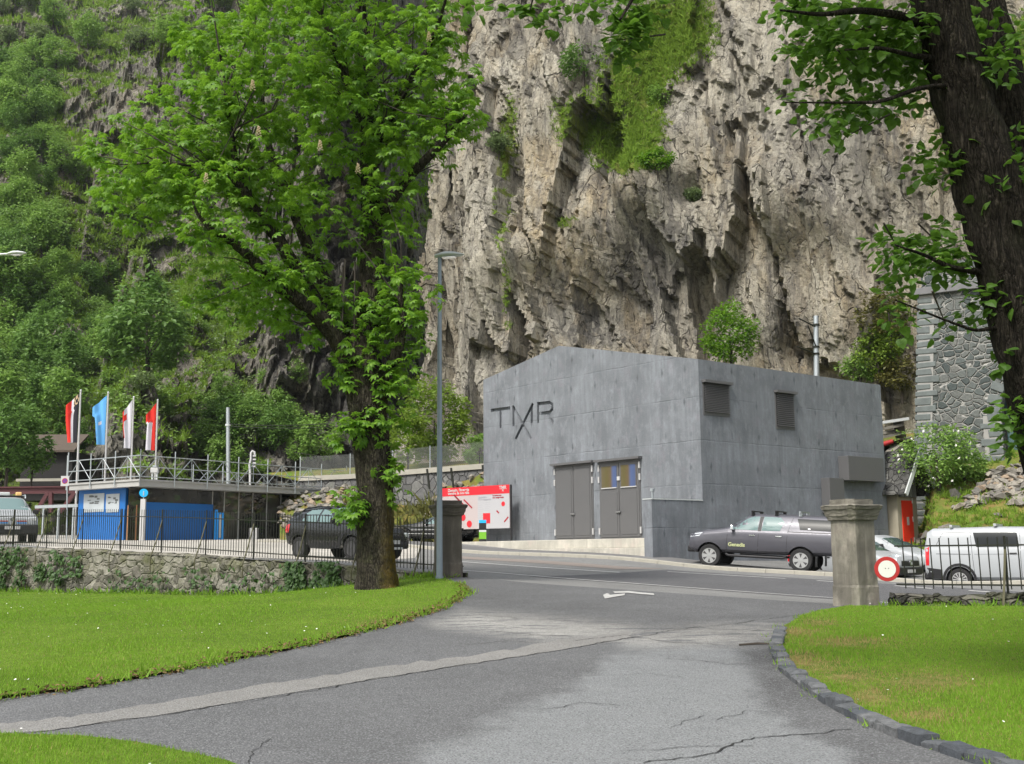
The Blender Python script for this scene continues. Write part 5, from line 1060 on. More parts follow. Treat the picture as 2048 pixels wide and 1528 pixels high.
# --- white panel van (far right)
def van(name, label, pos, hd, barred, L=5.14, W=1.93, H=1.91, group=None, pitch=0):
    B = H * .665; dz = B - 1.06
    st = [(0, .5, .72, .80, .62, .70, .5), (.08, .38, .82, .92, .82, .84, .55), (.35, .30, .92, B - .2, .90, .92, .6), (.95, .28, B - .1, B - .02, .94, .955, .66), (1.1, .28, B - .06, B + .03, .94, .96, .68), (1.85, .28, B, H - .12, .94, .965, .78), (2.2, .28, B, H - .02, .94, .965, .79), (3.2, .28, B, H, .94, .965, .80), (L - .22, .30, B, H - .03, .94, .955, .80), (L - .08, .34, B, H - .12, .92, .945, .79), (L, .40, B - .02, H - .5, .86, .91, .76)]
    c = Car(name, label, 'van', L, W, st, 'p_white', [(.95, 0), (L - .98, 0)], .335, pos, hd, pitch=pitch)
    for x, sg in c.wheels: c.wheel(x, sg, 12)
    c.over('windscreen', 1.13, 1.84, .78, .70, M['glass']); c.side('side_window', [(1.6, B + .05), (1.98, H - .27), (2.25, H - .22), (2.25, B + .05)], M['glass'])
    c.side('side_window', [(2.45, B + .04), (2.50, H - .18), (3.72, H - .17), (3.64, B + .04)], M['glassdark'] if barred else M['p_white'], .01 if barred else .005)
    arc = [(L - .98 + .49 * math.cos(a), .335 + .49 * math.sin(a)) for a in np.linspace(0, math.pi, 15)] + [(L - .98 + .41 * math.cos(a), .335 + .41 * math.sin(a)) for a in np.linspace(math.pi, 0, 15)]
    c.side('wheel_arch', arc, M['black'], .005); c.side('lower_cladding', [(L - .50, .36), (L - .50, .64), (L - .06, .70), (L - .06, .38)], M['black'], .006)
    c.gap(2.42, .42, 2.42, H - .17); c.gap(3.72, .45, 3.80, H - .15); c.gap(3.8, B - .18, L - .35, B - .16, .016); c.gap(2.45, B - .18, 3.7, B - .18, .008); c.gap(3.80, H - .15, L - .55, H - .17); c.gap(L - .55, H - .17, L - .35, B + .1)
    c.handle(2.52, B - .16, M['black']); c.side('tail_light', [(L - .13, .76), (L - .15, B + .06), (L - .03, B), (L - .03, .76)], M['tail'], .012); c.side('headlight', [(.12, .78), (.2, .92), (.62, 1.04), (.5, .82)], M['headl'], .008)
    c.box('front_bumper', -.03, .35, -.82, .82, .28, .56, M['black'], .06); c.box('grille', -.02, .12, -.62, .62, .58, .78, M['black'], .04); emblem(c, -.03, .70, .09); c.box('rear_bumper', L - .2, L + .05, -.88, .88, .34, .58, M['black'], .05)
    c.mirror(1.7, B + .04, M['black'], .2); plate(c, -.04, .42, '')
    return c
zs_ = lambda x, y: HR(x, y)
vx, vy = gxy(1920, 1150, 35.2); vh = math.atan2(-.50, .87); vf = Vector((math.cos(vh), math.sin(vh))); vside = Vector((vf.y, -vf.x)); vside = vside if vside.y < 0 else -vside
vc = Vector((vx, vy)) + vf * (5.14 / 2 - .98) - vside * .85; zv = PX(1920, 1182, 35.2).z
v1 = van('panel_van', 'white panel van with one dark side window behind the short iron railing', (vc.x, vc.y, zv), vh, True)
for x in (4.35, 3.1, 1.9): zz = v1.topz(x, .6); mb = MB(); mb.box((v1.L / 2 - x - .04, -.78, zz + .02), (v1.L / 2 - x + .04, .78, zz + .10)); mb.build('roof_bar', M['p_white'], v1.o, True, bevel=.01)
# --- white van nose behind the gate pillar and another behind it
p = Vector(gxy(1846, 1140, 39.6)); h2 = math.atan2(-.72, .69); f2 = Vector((math.cos(h2), math.sin(h2))); s2 = Vector((f2.y, -f2.x)); c2 = p - f2 * (4.3 / 2) + Vector((-.3, .35))
z2 = PX(1830, 1168, 39.4).z
v2 = van('delivery_van', 'white van with a black bumper showing its nose between gate pillar and panel van', (c2.x, c2.y, z2), h2, False, 4.3, 1.80, 1.60)
for sg in (-.45, .45):
    mb = MB(); mb.tube([(-.9, sg, 1.6), (-.8, sg, 1.72), (.2, sg, 1.72), (.5, sg, 1.55)], .022, 6); mb.build('roof_rack', M['black'], v2.o, True, 60)
for xx in (-.7, -.3, .1): mb = MB(); mb.box((xx - .02, -.5, 1.70), (xx + .02, .5, 1.73)); mb.build('roof_rack', M['black'], v2.o, True)
p = Vector(gxy(1890, 1150, 42.5)); c3 = p - f2 * (4.4 / 2) + Vector((0, .6))
v3 = van('white_minivan', 'white minivan half hidden beyond the nose of the white van beside the red door', (c3.x, c3.y, PX(1860, 1156, 42.5).z), h2, False, 4.4, 1.8, 1.60)
# --- dark compact SUV behind the chestnut
rr_, fr_ = Vector(gxy(601, 1105, 35.6)), Vector(gxy(711, 1113, 33.9)); L = 4.13
fr_ = rr_ + (Vector(gxy(725, 1113, 33.6)) - rr_).normalized() * 2.5; dv = (fr_ - rr_).normalized(); hd = math.atan2(dv.y, dv.x); sd_ = Vector((dv.y, -dv.x)); sd_ = sd_ if sd_.y < 0 else -sd_
cc = rr_ + dv * 1.25 - sd_ * .76; cc = cc + dv * .02; zz0 = PX(601, 1119, 35.6).z; zz1 = HR(fr_.x, fr_.y) 
st = [(0, .46, .70, .78, .50, .60, .5), (.1, .34, .80, .92, .74, .78, .55), (.4, .30, .92, 1.02, .84, .86, .6), (.95, .30, 1.0, 1.12, .865, .875, .62), (1.15, .30, 1.03, 1.17, .865, .877, .62), (1.9, .30, 1.06, 1.53, .865, .877, .60), (2.2, .30, 1.07, 1.59, .865, .877, .60), (2.7, .30, 1.09, 1.605, .865, .877, .60), (3.5, .32, 1.13, 1.55, .865, .875, .59), (3.85, .36, 1.14, 1.42, .84, .86, .58), (4.02, .40, 1.10, 1.2, .80, .84, .56), (4.13, .45, .85, .95, .70, .76, .5)]
sx4 = Car('compact_suv', 'dark compact suv with roof rails driving behind the fence and the chestnut trunk', 'car', L, 1.755, st, 'p_black', [(.82, 0), (3.32, 0)], .335, (cc.x, cc.y, zz0 + .0), hd, pitch=math.atan2(zz0 - zz1, 2.5))
for x, sg in sx4.wheels: sx4.wheel(x, sg, 7, 'darkrim')
sx4.over('windscreen', 1.22, 1.92, .66, .55, M['glassclear']); sx4.side('side_window', [(1.66, 1.10), (2.05, 1.42), (2.35, 1.49), (2.42, 1.49), (2.42, 1.11)], M['glassclear']); sx4.side('side_window', [(2.50, 1.11), (2.50, 1.49), (3.02, 1.48), (3.22, 1.36), (3.24, 1.15)], M['glassclear']); sx4.side('side_window', [(3.32, 1.17), (3.32, 1.38), (3.56, 1.34), (3.70, 1.19)], M['glassdark'])
sx4.side('lower_cladding', [(1.3, .34), (1.3, .50), (2.8, .50), (2.8, .34)], M['black'], .008); sx4.side('shoulder_highlight_strip', [(1.0, .92), (1.0, .935), (3.7, 1.0), (3.7, .985)], M['rim'], .002) if 0 else None
for a in ((1.35, .5, 1.42, .98), (2.46, .5, 2.46, 1.0), (3.2, .6, 3.26, 1.02)): sx4.gap(*a)
sx4.side('wheel_trim', [(2.88, .42), (2.9, .58), (3.05, .76), (3.32, .83), (3.6, .76), (3.75, .56), (3.78, .44), (3.9, .44), (3.86, .62), (3.66, .84), (3.32, .92), (3.0, .85), (2.8, .64), (2.76, .42)], M['black'], .008)
sx4.side('wheel_trim', [(.38, .42), (.4, .58), (.55, .76), (.82, .83), (1.1, .76), (1.25, .56), (1.28, .44), (1.4, .44), (1.36, .62), (1.16, .84), (.82, .92), (.5, .85), (.3, .64), (.26, .42)], M['black'], .008)
sx4.handle(2.2, .98, M['p_black']); sx4.handle(2.98, 1.02, M['p_black']); sx4.mirror(1.62, 1.08, M['p_black'], .16); sx4.side('tail_light', [(3.84, .80), (3.80, 1.06), (3.98, 1.04), (4.06, .78)], M['tail'], .01); sx4.side('headlight', [(.10, .70), (.14, .82), (.55, .90), (.45, .74)], M['headl'], .01)
for sg in (-1, 1): mb = MB(); mb.tube([(L / 2 - x, sg * .57, sx4.topz(x, .57) + dz) for x, dz in ((1.95, 0), (2.1, .06), (2.7, .07), (3.4, .06), (3.55, 0))], .022, 6); mb.build('roof_rail', M['black'], sx4.o, True, 60)
sx4.box('front_bumper', -.04, .2, -.66, .66, .32, .52, M['black'], .06); sx4.box('skid_plate', -.06, .1, -.4, .4, .30, .37, M['rim'], .02); sx4.box('grille', -.01, .12, -.5, .5, .60, .72, M['black'], .03); plate(sx4, -.07, .52, '')
for sg in (-1, 1): sx4.box('headlight', -.0, .18, sg * .55 - .13, sg * .55 + .13, .64, .80, M['headl'], .04)
# --- low black coupe behind the other gate pillar
fx = Vector(gxy(806, 1070, 47.5)); bx = Vector(gxy(958, 1080, 45.8)); dv = (fx - bx).normalized(); hd = math.atan2(dv.y, dv.x); L = 4.45
dv = Vector((-.95, .31)).normalized(); hd = math.atan2(dv.y, dv.x); bx = Vector(gxy(962, 1080, 55.2)); cc = bx + dv * 2.22; zz0 = HR(cc.x + dv.x * 1.7, cc.y + dv.y * 1.7); zzr = HR(cc.x - dv.x * 1.7, cc.y - dv.y * 1.7)
st = [(0, .40, .62, .66, .50, .60, .5), (.12, .26, .68, .74, .76, .80, .55), (.5, .20, .74, .82, .86, .87, .6), (1.3, .20, .80, .93, .88, .89, .62), (1.55, .20, .83, .99, .88, .89, .62), (2.3, .20, .86, 1.33, .88, .89, .56), (2.7, .20, .88, 1.36, .88, .89, .55), (3.4, .22, .90, 1.25, .88, .90, .54), (4.05, .26, .92, 1.04, .88, .895, .54), (4.35, .34, .92, 1.0, .82, .86, .52), (4.45, .42, .78, .86, .70, .78, .5)]
cp = Car('parked_coupe', 'low black coupe with a silvery bonnet parked beyond the sooty gate pillar', 'car', L, 1.8, st, 'p_black', [(.85, 0), (3.45, 0)], .33, (cc.x, cc.y, (zz0 + zzr) / 2), hd, pitch=math.atan2(zzr - zz0, 3.4))
for x, sg in cp.wheels: cp.wheel(x, sg, 5)
cp.over('windscreen', 1.6, 2.28, .66, .52, M['glassclear']); cp.over('rear_window', 2.95, 3.95, .52, .6, M['glassdark']); cp.side('side_window', [(1.95, .90), (2.35, 1.22), (2.85, 1.26), (3.3, 1.14), (3.45, .94)], M['glassclear']); cp.gap(1.75, .4, 1.8, .88); cp.gap(3.1, .4, 3.15, .9); cp.side('door_strip', [(.95, .42), (.95, .45), (3.0, .45), (3.0, .42)], M['rim'], .01)
cp.side('door_strip', [(1.2, .60), (1.2, .62), (3.0, .66), (3.0, .64)], M['rim'], .008); plate(cp, L + .03, .70, '', False); cp.side('tail_light', [(4.15, .74), (4.12, .88), (4.38, .88), (4.40, .74)], M['tail'], .01); cp.mirror(1.95, .9, M['p_black'], .16)
cp.over('bonnet_panel', .45, 1.45, .6, .66, M['p_silver'], .004)
# --- white patrol car facing the fence at far left
p = Vector(gxy(22, 1070, 44.5)); hd = math.atan2(-.80, .60) - .12; dv = Vector((math.cos(hd), math.sin(hd))); L = 4.35; cc = p - dv * (L / 2); zz0 = HR(p.x, p.y) - .02
st = [(0, .5, .80, .86, .60, .66, .55), (.08, .36, .88, .96, .80, .83, .6), (.35, .32, .95, 1.06, .88, .89, .62), (.95, .32, .99, 1.13, .90, .91, .64), (1.1, .32, 1.0, 1.17, .90, .91, .64), (1.8, .32, 1.03, 1.62, .90, .91, .64), (2.1, .32, 1.04, 1.68, .90, .91, .64), (3.6, .34, 1.06, 1.68, .90, .91, .63), (4.15, .40, 1.06, 1.5, .88, .89, .62), (4.35, .46, 1.0, 1.06, .80, .84, .6)]
pc = Car('patrol_car', 'white patrol suv with a roof light bar and red and blue stripes facing the fence', 'car', L, 1.82, st, 'p_white', [(.88, 0), (3.5, 0)], .345, (cc.x, cc.y, zz0), hd)
for x, sg in pc.wheels: pc.wheel(x, sg, 5, 'darkrim')
pc.over('windscreen', 1.14, 1.8, .74, .62, M['glassclear']); pc.side('side_window', [(1.6, 1.08), (1.95, 1.5), (2.4, 1.58), (2.4, 1.08)], M['glass']); pc.side('side_window', [(2.5, 1.08), (2.5, 1.58), (3.3, 1.56), (3.4, 1.1)], M['glass']); pc.mirror(1.62, 1.08, M['black'], .2)
pc.box('front_bumper', -.06, .35, -.86, .86, .32, .66, M['black'], .06); plate(pc, -.075, .55, '')
for sg in (-1, 1): pc.box('headlight', .0, .22, sg * .66 - .14, sg * .66 + .14, .78, .93, M['headl'], .04); pc.box('stripe', -.012, .05, sg * .3 - .16, sg * .3 + .16, .76, .79, M['red'], 0); pc.box('stripe', -.012, .05, sg * .3 - .16, sg * .3 + .16, .70, .73, M['blue'], 0)
pc.o.scale = (1.1, 1.1, 1.12)
emblem(pc, -.015, .84, .07); pc.box('light_bar', 2.0, 2.28, -.55, .1, 1.74, 1.86, M['lamphead'], .03); pc.box('amber_lamp', 2.0, 2.28, .3, .5, 1.74, 1.87, M['amber'], .03); pc.box('light_bar_foot', 2.05, 2.2, -.62, .62, 1.69, 1.74, M['black'], 0)
for sg in (-1, 1): mb = MB(); mb.tube([(L / 2 - 1.9, sg * .62, 1.64), (L / 2 - 2.0, sg * .62, 1.76), (L / 2 - 3.4, sg * .62, 1.76), (L / 2 - 3.6, sg * .62, 1.64)], .025, 6); mb.build('roof_rail', M['steel'], pc.o, True, 60)
# ------------------------------------------------------------------ park walls, fences, gate pillars, lamps
def wall_strip(name, label, A, B, ztopf, zbotf, th, mt, n, rough, parent_name='wall'):
    """battered rubble wall along A->B with an uneven crest"""
    A = Vector(A); B = Vector(B); d = (B - A).normalized(); nn = Vector((d.y, -d.x)); nn = nn if nn.y < 0 else -nn
    nu = n; nv = 14; V = []
    for i in range(nu):
        t = i / (nu - 1); p = A + (B - A) * t; zt = ztopf(t); zb = zbotf(p)
        for k in range(nv):
            v = k / (nv - 1)
            if v < .72: f = v / .72; V.append((p.x + nn.x * .08 * (1 - f), p.y + nn.y * .08 * (1 - f), zb - .3 + (zt - zb + .3) * f))
            elif v < .93: f = (v - .72) / .21; V.append((p.x - nn.x * th * f, p.y - nn.y * th * f, zt))
            else: V.append((p.x - nn.x * th, p.y - nn.y * th, zb - .3))
    V = np.array(V); s = np.repeat(np.linspace(0, (B - A).length, nu), nv); q = np.column_stack([s, V[:, 2], V[:, 1] * 0 + th])
    f1, e1 = facets(q * np.array((2.2, 3.6, 1)), 91, .4); dsp = rough * (f1 * .8 + np.clip(e1 * 3, 0, 1) - .8 + .5 * fbm(q * 5, 3, 9))
    V[:, 0] += nn.x * dsp; V[:, 1] += nn.y * dsp; V[:, 2] += .3 * dsp * (np.tile(np.arange(nv), nu) > 8) + (.22 * rough * f1) * (np.tile(np.arange(nv), nu) > 8)
    o = thing('park_wall', label, 'wall', (A.x, A.y, zbotf(A))); I = np.array(INV[o.name]); V = V @ I[:3, :3].T + I[:3, 3]
    link('wall', np_mesh('wall', V, grid_faces(nu, nv), False), mt, o); return o, nn
def ztl(t):                        # crest of the long wall, gate end first
    return E + np.interp(t, [0, .09, .17, .30, .50, .70, 1.0], [-.50, -.42, -.31, -.18, .04, .20, .36])
FE = FB + (FB - FA) * .25
pw, wn_l = wall_strip('park_wall', 'long mossy rubble park wall below the iron railing, between lawn and road', FA, FE, lambda t: ztl(t * 1.25), lambda p: HP(p.x, p.y), .45, M['parkwall'], 420, .055)
pw2, wn_r = wall_strip('park_wall', 'low dark dry-stone wall under the iron railing beside the pale gate pillar', GA + (GB - GA) * .012, GB, lambda t: E + np.interp(t, [0, .17, 1], [-.73, -.73, -.87]), lambda p: HP(p.x, p.y), .4, M['drywall'], 300, .09)
def iron_fence(label, A, B, zf, post_every, pitch_, h, base_gap, rails, tilt=0, brace=0, nn=None, t0=0):
    A = Vector(A); B = Vector(B); L = (B - A).length; d = (B - A) / L
    o = thing('iron_fence', label, 'fence', (A.x, A.y, zf(0)))
    at = lambda s, z: Vector((A.x + d.x * s, A.y + d.y * s, zf(s / L) + z))
    for z in rails:
        mb = MB()
        for k in range(int(L / 1.5) + 1):
            s0, s1 = k * 1.5, min(L, (k + 1) * 1.5)
            if s1 > s0: mb.beam(at(s0, z), at(s1 + .01, z), .035, .028)
        mb.build('rail', M['iron'], o)
    n = int(L / pitch_); bars = []
    bar = None
    for k in range(1, n):
        s = k * pitch_; p = at(s, 0)
        if k <= 100:
            mb = MB(); mb.tube([p + Vector((0, 0, base_gap)), p + Vector((tilt * h, 0, h))], .0105, 6); mb.build('bar', M['iron'], o)
        else: bars.append(p)
    if bars:
        mb = MB()
        for p in bars: mb.tube([p + Vector((0, 0, base_gap)), p + Vector((tilt * h, 0, h))], .0105, 5)
        mb.build('bar', M['iron'], o, kind='stuff')
    s = post_every * .6
    while s < L:
        p = at(s, 0); mb = MB(); mb.tube([p - Vector((0, 0, .12)), p + Vector((0, 0, h + .02))], .022, 6); mb.build('post', M['iron'], o)
        if brace:
            q = p + Vector((nn.x, nn.y, 0)) * .38; mb = MB(); mb.tube([p + Vector((0, 0, rails[-1] * .92)), p + Vector((nn.x * .2, nn.y * .2, rails[-1] * .30)), q + Vector((0, 0, -.15)), q + Vector((0, 0, -brace))], .020, 6); mb.build('brace', M['rusty'], o)
        s += post_every
    return o
off = -wn_l * .22
iron_fence('long slender iron railing with leaning braces on top of the mossy park wall', FA + off, FE + off, lambda t: ztl(t * 1.25) + .02, 2.15, .115, 1.28, .04, (.16, 1.06), 0, .55, wn_l)
off = -wn_r * .15
iron_fence('short spiked iron railing on the low dry-stone wall beside the pale gate pillar', GA + (GB - GA) * .02 + off, GB + off, lambda t: E + np.interp(t, [0, .17, 1], [-.76, -.76, -.90]), 3.0, .155, .94, .09, (.16, .81), -.02, .25, wn_r)
def gate_pillar(label, P, H, w, rz, mt, mossy=0):
    o = thing('gate_pillar', label, 'pillar', (P.x, P.y, P.z), rz)
    def blk(name, rows, bev=.012):
        mb = MB(); ch = .26
        for (z0, w0), (z1, w1) in zip(rows, rows[1:]):
            vs = []
            for z, ww in ((z0, w0), (z1, w1)):
                a = ww / 2; c = a * (1 - ch); vs += [(c, a, z), (-c, a, z), (-a, c, z), (-a, -c, z), (-c, -a, z), (c, -a, z), (a, -c, z), (a, c, z)]
            mb.add(vs, [(k, (k + 1) % 8, 8 + (k + 1) % 8, 8 + k) for k in range(8)] + ([(0, 1, 2, 3, 4, 5, 6, 7)] if z0 == rows[0][0] else []) + ([tuple(8 + k for k in range(8))] if z1 == rows[-1][0] else []))
        ob = mb.build(name, mt, o, True)
        bm = bmesh.new(); bm.from_mesh(ob.data); bmesh.ops.remove_doubles(bm, verts=bm.verts, dist=.0005); bmesh.ops.subdivide_edges(bm, edges=bm.edges, cuts=5, use_grid_fill=True); 
        co = np.array([v.co for v in bm.verts]); dd = .006 * fbm(co * 7 + P.x, 3, 5) + .006 * fbm(co * 22, 2, 6)
        bm.normal_update()
        for v, q in zip(bm.verts, dd): v.co += v.normal * q
        bm.to_mesh(ob.data); bm.free(); return ob
    blk('shaft', [(-.3, w * 1.06), (.32, w * 1.04), (.36, w), (H * .80, w * .98)])
    blk('capital', [(H * .80, w * 1.0), (H * .805, w * 1.12), (H * .83, w * 1.16), (H * .85, w * 1.22), (H * .90, w * 1.30), (H * .905, w * 1.36), (H * .935, w * 1.42), (H * .945, w * 1.36), (H * .948, w * 1.06)])
    blk('top_block', [(H * .947, w * 1.0), (H, w * .98)])
    return o
pR = Vector((GA.x, GA.y, HP(GA.x, GA.y))); gpR = PX(1713, 1213, 20.3)
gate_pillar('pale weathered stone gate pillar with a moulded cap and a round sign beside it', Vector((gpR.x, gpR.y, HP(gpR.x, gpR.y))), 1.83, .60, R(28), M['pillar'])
gpL = PX(896, 1150, 28.0)
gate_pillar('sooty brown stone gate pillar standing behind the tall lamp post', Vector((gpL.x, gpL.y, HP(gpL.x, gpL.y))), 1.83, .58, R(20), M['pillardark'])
# round no-vehicles sign hung on the railing
c = PX(1774, 1138, 19.6); sg = thing('round_road_sign', 'round no-vehicles sign, white with a red rim, fixed to the railing', 'sign', tuple(c)); vd = Vector((-.25, -1, .0)).normalized(); FI = frame(c, Vector((-vd.y, vd.x, 0)), UZ, vd)
mb = MB(); mb.lathe([(.20, -.012), (.205, 0), (.20, .006)], 40, FI); mb.build('rim', M['red'], sg, smooth=40); mb = MB(); mb.lathe([(.142, .007), (.142, .011)], 40, FI); mb.build('face', plain('sign_face', (.60, .61, .57), .5, 0, .05, 2, .0), sg)
for dx in (-.026, .026): mb = MB(); mb.lathe([(.008, .0115), (.008, .016)], 8, FI @ Matrix.Translation((dx, .012, 0))); mb.build('bolt', M['black'], sg)
# tall lamps
def street_lamp(label, base, top, head_dir, r=.075, arm=0):
    o = thing('street_lamp', label, 'street lamp', tuple(base)); b = Vector(base); t_ = Vector(top); hd = Vector(head_dir).normalized()
    mb = MB(); mb.tube([b - UZ * .2, b + (t_ - b) * .04, b + (t_ - b) * .5, t_], [r, r, r * .8, r * .6], 14); mb.build('pole', M['lamp'], o, smooth=50)
    mb = MB(); mb.tube([b + (t_ - b) * .005, b + (t_ - b) * .015], r * 1.25, 12); mb.build('foot_ring', M['lamp'], o, smooth=50)
    s0 = t_
    if arm: s0 = t_ + hd * arm; mb = MB(); mb.tube([t_ - UZ * .05, t_ + hd * arm * .2 + UZ * .02, s0], .04, 8); mb.build('arm', M['lamphead'], o, smooth=60)
    sd = Vector((-hd.y, hd.x, 0)); V = []; 
    for x, w, zt, zb in ((-.12, .06, .04, -.04), (-.02, .12, .07, -.05), (.12, .17, .10, -.05), (.3, .18, .09, -.045), (.48, .12, .05, -.03), (.60, .03, .01, -.015)):
        for k in range(10): a = 2 * math.pi * k / 10; V.append(s0 + hd * x + sd * (w * math.cos(a)) + UZ * ((zt if math.sin(a) > 0 else -zb) * math.sin(a)))
    mb = MB(); mb.add(V, [(i * 10 + k, i * 10 + (k + 1) % 10, (i + 1) * 10 + (k + 1) % 10, (i + 1) * 10 + k) for i in range(5) for k in range(10)] + [tuple(range(10)), tuple(50 + k for k in range(10))]); mb.build('lamp_head', M['lamphead'], o, smooth=60)
    mb = MB(); q = [s0 + hd * x + sd * w - UZ * .048 for x, w in ((.08, -.1), (.4, -.09), (.4, .09), (.08, .1))]; mb.prism(q, (0, 0, -.012)); mb.build('diffuser', M['headl'], o)
lb = PX(879, 1157, 27.2); lt = PX(879.5, 512, 27.2); street_lamp('tall blue-grey street lamp with a flat leaf-shaped head by the gate', (lb.x, lb.y, HP(lb.x, lb.y) - .02), tuple(lt), (1, -.15, .02))
lt = PX(-75, 514, 41); street_lamp('street lamp reaching in on a long arm above the wooded slope', (lt.x, lt.y, HR(lt.x, lt.y)), tuple(lt), (1, -.1, .03), .075, 1.85)
t = NT('wire_mesh'); v = t.co(); x = t.sep(v)
gx_ = t.math('ABSOLUTE', t.math('SUBTRACT', t.math('FRACT', t.math('MULTIPLY', t.math('ADD', x[0], x[2]), 9)), .5)); gz_ = t.math('ABSOLUTE', t.math('SUBTRACT', t.math('FRACT', t.math('MULTIPLY', t.math('SUBTRACT', x[0], x[2]), 9)), .5))
k = t.ramp(t.math('MINIMUM', gx_, gz_), (.06, 1), (.10, 0)); p_ = t.n('BsdfPrincipled'); p_.inputs['Base Color'].default_value = (.16, .17, .16, 1); tr_ = t.n('BsdfTransparent'); ms = t.n('MixShader'); t.set(ms.inputs[0], k); t.t.links.new(tr_.outputs[0], ms.inputs[1]); t.t.links.new(p_.outputs[0], ms.inputs[2]); t.t.links.new(ms.outputs[0], t.out.inputs[0]); M['mesh'] = t.m
TPw = [Vector((p.x, p.y, p.z)) for p in TW]
mf = thing('mesh_fence', 'thin wire mesh fence with dark posts along the top of the railway wall', 'fence', tuple(TPw[2]))
for a, b in zip(TPw, TPw[1:]):
    mb = MB(); mb.add([a + UZ * .3, b + UZ * .3, b + UZ * 1.45, a + UZ * 1.45], [(0, 1, 2, 3)]); mb.build('mesh_panel', M['mesh'], mf)
    mb = MB(); mb.tube([a + UZ * .2, a + UZ * 1.5], .03, 6); mb.build('post', M['steel'], mf)
for px, y0, y1 in ((855, 938, 978), (903, 936, 976), (966, 930, 965)):
    a = PX(px - 1, y0, 60); b = PX(px + 4, y1, 60); mb = MB(); mb.tube([b, a], .06, 6); mb.build('stay', M['iron'], mf)
# ------------------------------------------------------------------ vegetation
M['chestnut'] = leafmat('chestnut_leaf', (.027, .10, .010), (.185, .34, .026), .40, .62)
M['linden'] = leafmat('linden_leaf', (.040, .095, .014), (.12, .24, .026), .42, .6)
M['wood_a'] = leafmat('woodland_leaf', (.105, .20, .040), (.235, .375, .080), .32, .4); M['wood_b'] = leafmat('dark_woodland_leaf', (.065, .14, .030), (.145, .26, .055), .3, .4)
M['wood_c'] = leafmat('grey_green_leaf', (.11, .165, .07), (.20, .27, .11), .28, .4); M['shrub_y'] = leafmat('yellow_green_leaf', (.10, .18, .02), (.21, .30, .04), .35, .5)
M['ivyleaf'] = leafmat('ivy_leaf', (.025, .06, .012), (.06, .12, .03), .15, .6); M['olive'] = leafmat('olive_leaf', (.07, .085, .02), (.16, .15, .04), .25, .5)
M['blade'] = leafmat('grass_blade', (.095, .21, .016), (.23, .375, .038), .36, .5, .6, .2); M['drytuft'] = leafmat('rough_grass', (.10, .19, .02), (.21, .31, .045), .3, .5, .7, .1); M['litter'] = leafmat('brown_litter', (.06, .04, .02), (.24, .17, .08), .1, .7, .8, .1); M['strawblade'] = leafmat('straw_blade', (.24, .17, .07), (.36, .29, .13), .3, .6, .7, .1); M['flower'] = plain('white_flower', (.75, .75, .70), .7, 0, .05, 3, 0)
def barkmat(name, c0, c1, crackc, sc, zs, moss, lichen=False):
    t = NT(name); v = t.co((1, 1, zs)); w = t.co()
    r1 = t.math('ABSOLUTE', t.math('SUBTRACT', t.noise(v, sc, 4, .6, .6), .5)); r2 = t.math('ABSOLUTE', t.math('SUBTRACT', t.noise(v, sc * 2.3, 4, .6, .4), .5)); n = t.noise(w, sc * 1.4, 6, .75)
    r = t.math('MINIMUM', r1, t.math('ADD', t.math('MULTIPLY', r2, 1.3), .015))
    c = t.mix(t.ramp(n, (.32, 0), (.68, 1)), c0, c1); c = t.mix(t.ramp(r, (0, .95), (.055, 0)), c, crackc); c = t.mix(t.ramp(t.noise(w, 3, 6, .7), (.52, 0), (.7, .55)), c, moss)
    if lichen: c = t.mix(t.math('MULTIPLY', t.attr('lichen'), t.ramp(t.noise(w, 6, 6, .7), (.35, .15), (.6, 1))), c, (.22, .15, .014))
    return t.done(c, .95, t.bump(t.math('ADD', t.ramp(r, (0, 0), (.10, 1)), t.math('MULTIPLY', n, .5)), 1, .05), 0, .08)
M['bark'] = barkmat('chestnut_bark', (.044, .038, .029), (.125, .112, .086), (.010, .009, .008), 11, .2, (.10, .105, .05), True)
M['bark2'] = barkmat('linden_bark', (.030, .026, .021), (.080, .069, .055), (.006, .0055, .005), 17, .13, (.045, .045, .03))
M['twig'] = plain('twig_bark', (.05, .042, .034), .9, 0, .3, 6, .2)

def quats(dirs, roll, up=None):
    """orthonormal frames with x along dirs"""
    d = dirs / (np.linalg.norm(dirs, axis=1, keepdims=True) + 1e-9); z = np.tile(np.array((0, 0, 1.0)), (len(d), 1)) if up is None else up
    y = np.cross(z, d); y /= np.linalg.norm(y, axis=1, keepdims=True) + 1e-6; zz = np.cross(d, y); c, s = np.cos(roll)[:, None], np.sin(roll)[:, None]
    return d, y * c + zz * s, zz * c - y * s
def stamp(T, Fc, pos, x, y, z, size):
    """T (k,3) template verts -> all copies"""
    V = pos[:, None] + size[:, None, None] * (T[None, :, 0:1] * x[:, None] + T[None, :, 1:2] * y[:, None] + T[None, :, 2:3] * z[:, None])
    F_ = Fc[None] + (np.arange(len(pos)) * len(T))[:, None, None]; return V.reshape(-1, 3), F_.reshape(-1, Fc.shape[1])
def palmate():
    V = []; Fc = []
    for a, l in ((0, 1), (33, .95), (-33, .95), (68, .78), (-68, .78), (108, .52), (-108, .52)):
        a = R(a); d = np.array((math.cos(a), math.sin(a), 0)); s = np.array((-math.sin(a), math.cos(a), 0)); b = len(V)
        V += [d * .05, d * l * .66 + s * l * .20 + np.array((0, 0, -.10 * l)), d * l + np.array((0, 0, -.36 * l)), d * l * .66 - s * l * .20 + np.array((0, 0, -.10 * l)), d * l * .6 + np.array((0, 0, -.02 * l))]
        Fc += [(b, b + 1, b + 4), (b, b + 4, b + 3), (b + 1, b + 2, b + 4), (b + 4, b + 2, b + 3)]
    return np.array(V), np.array(Fc)
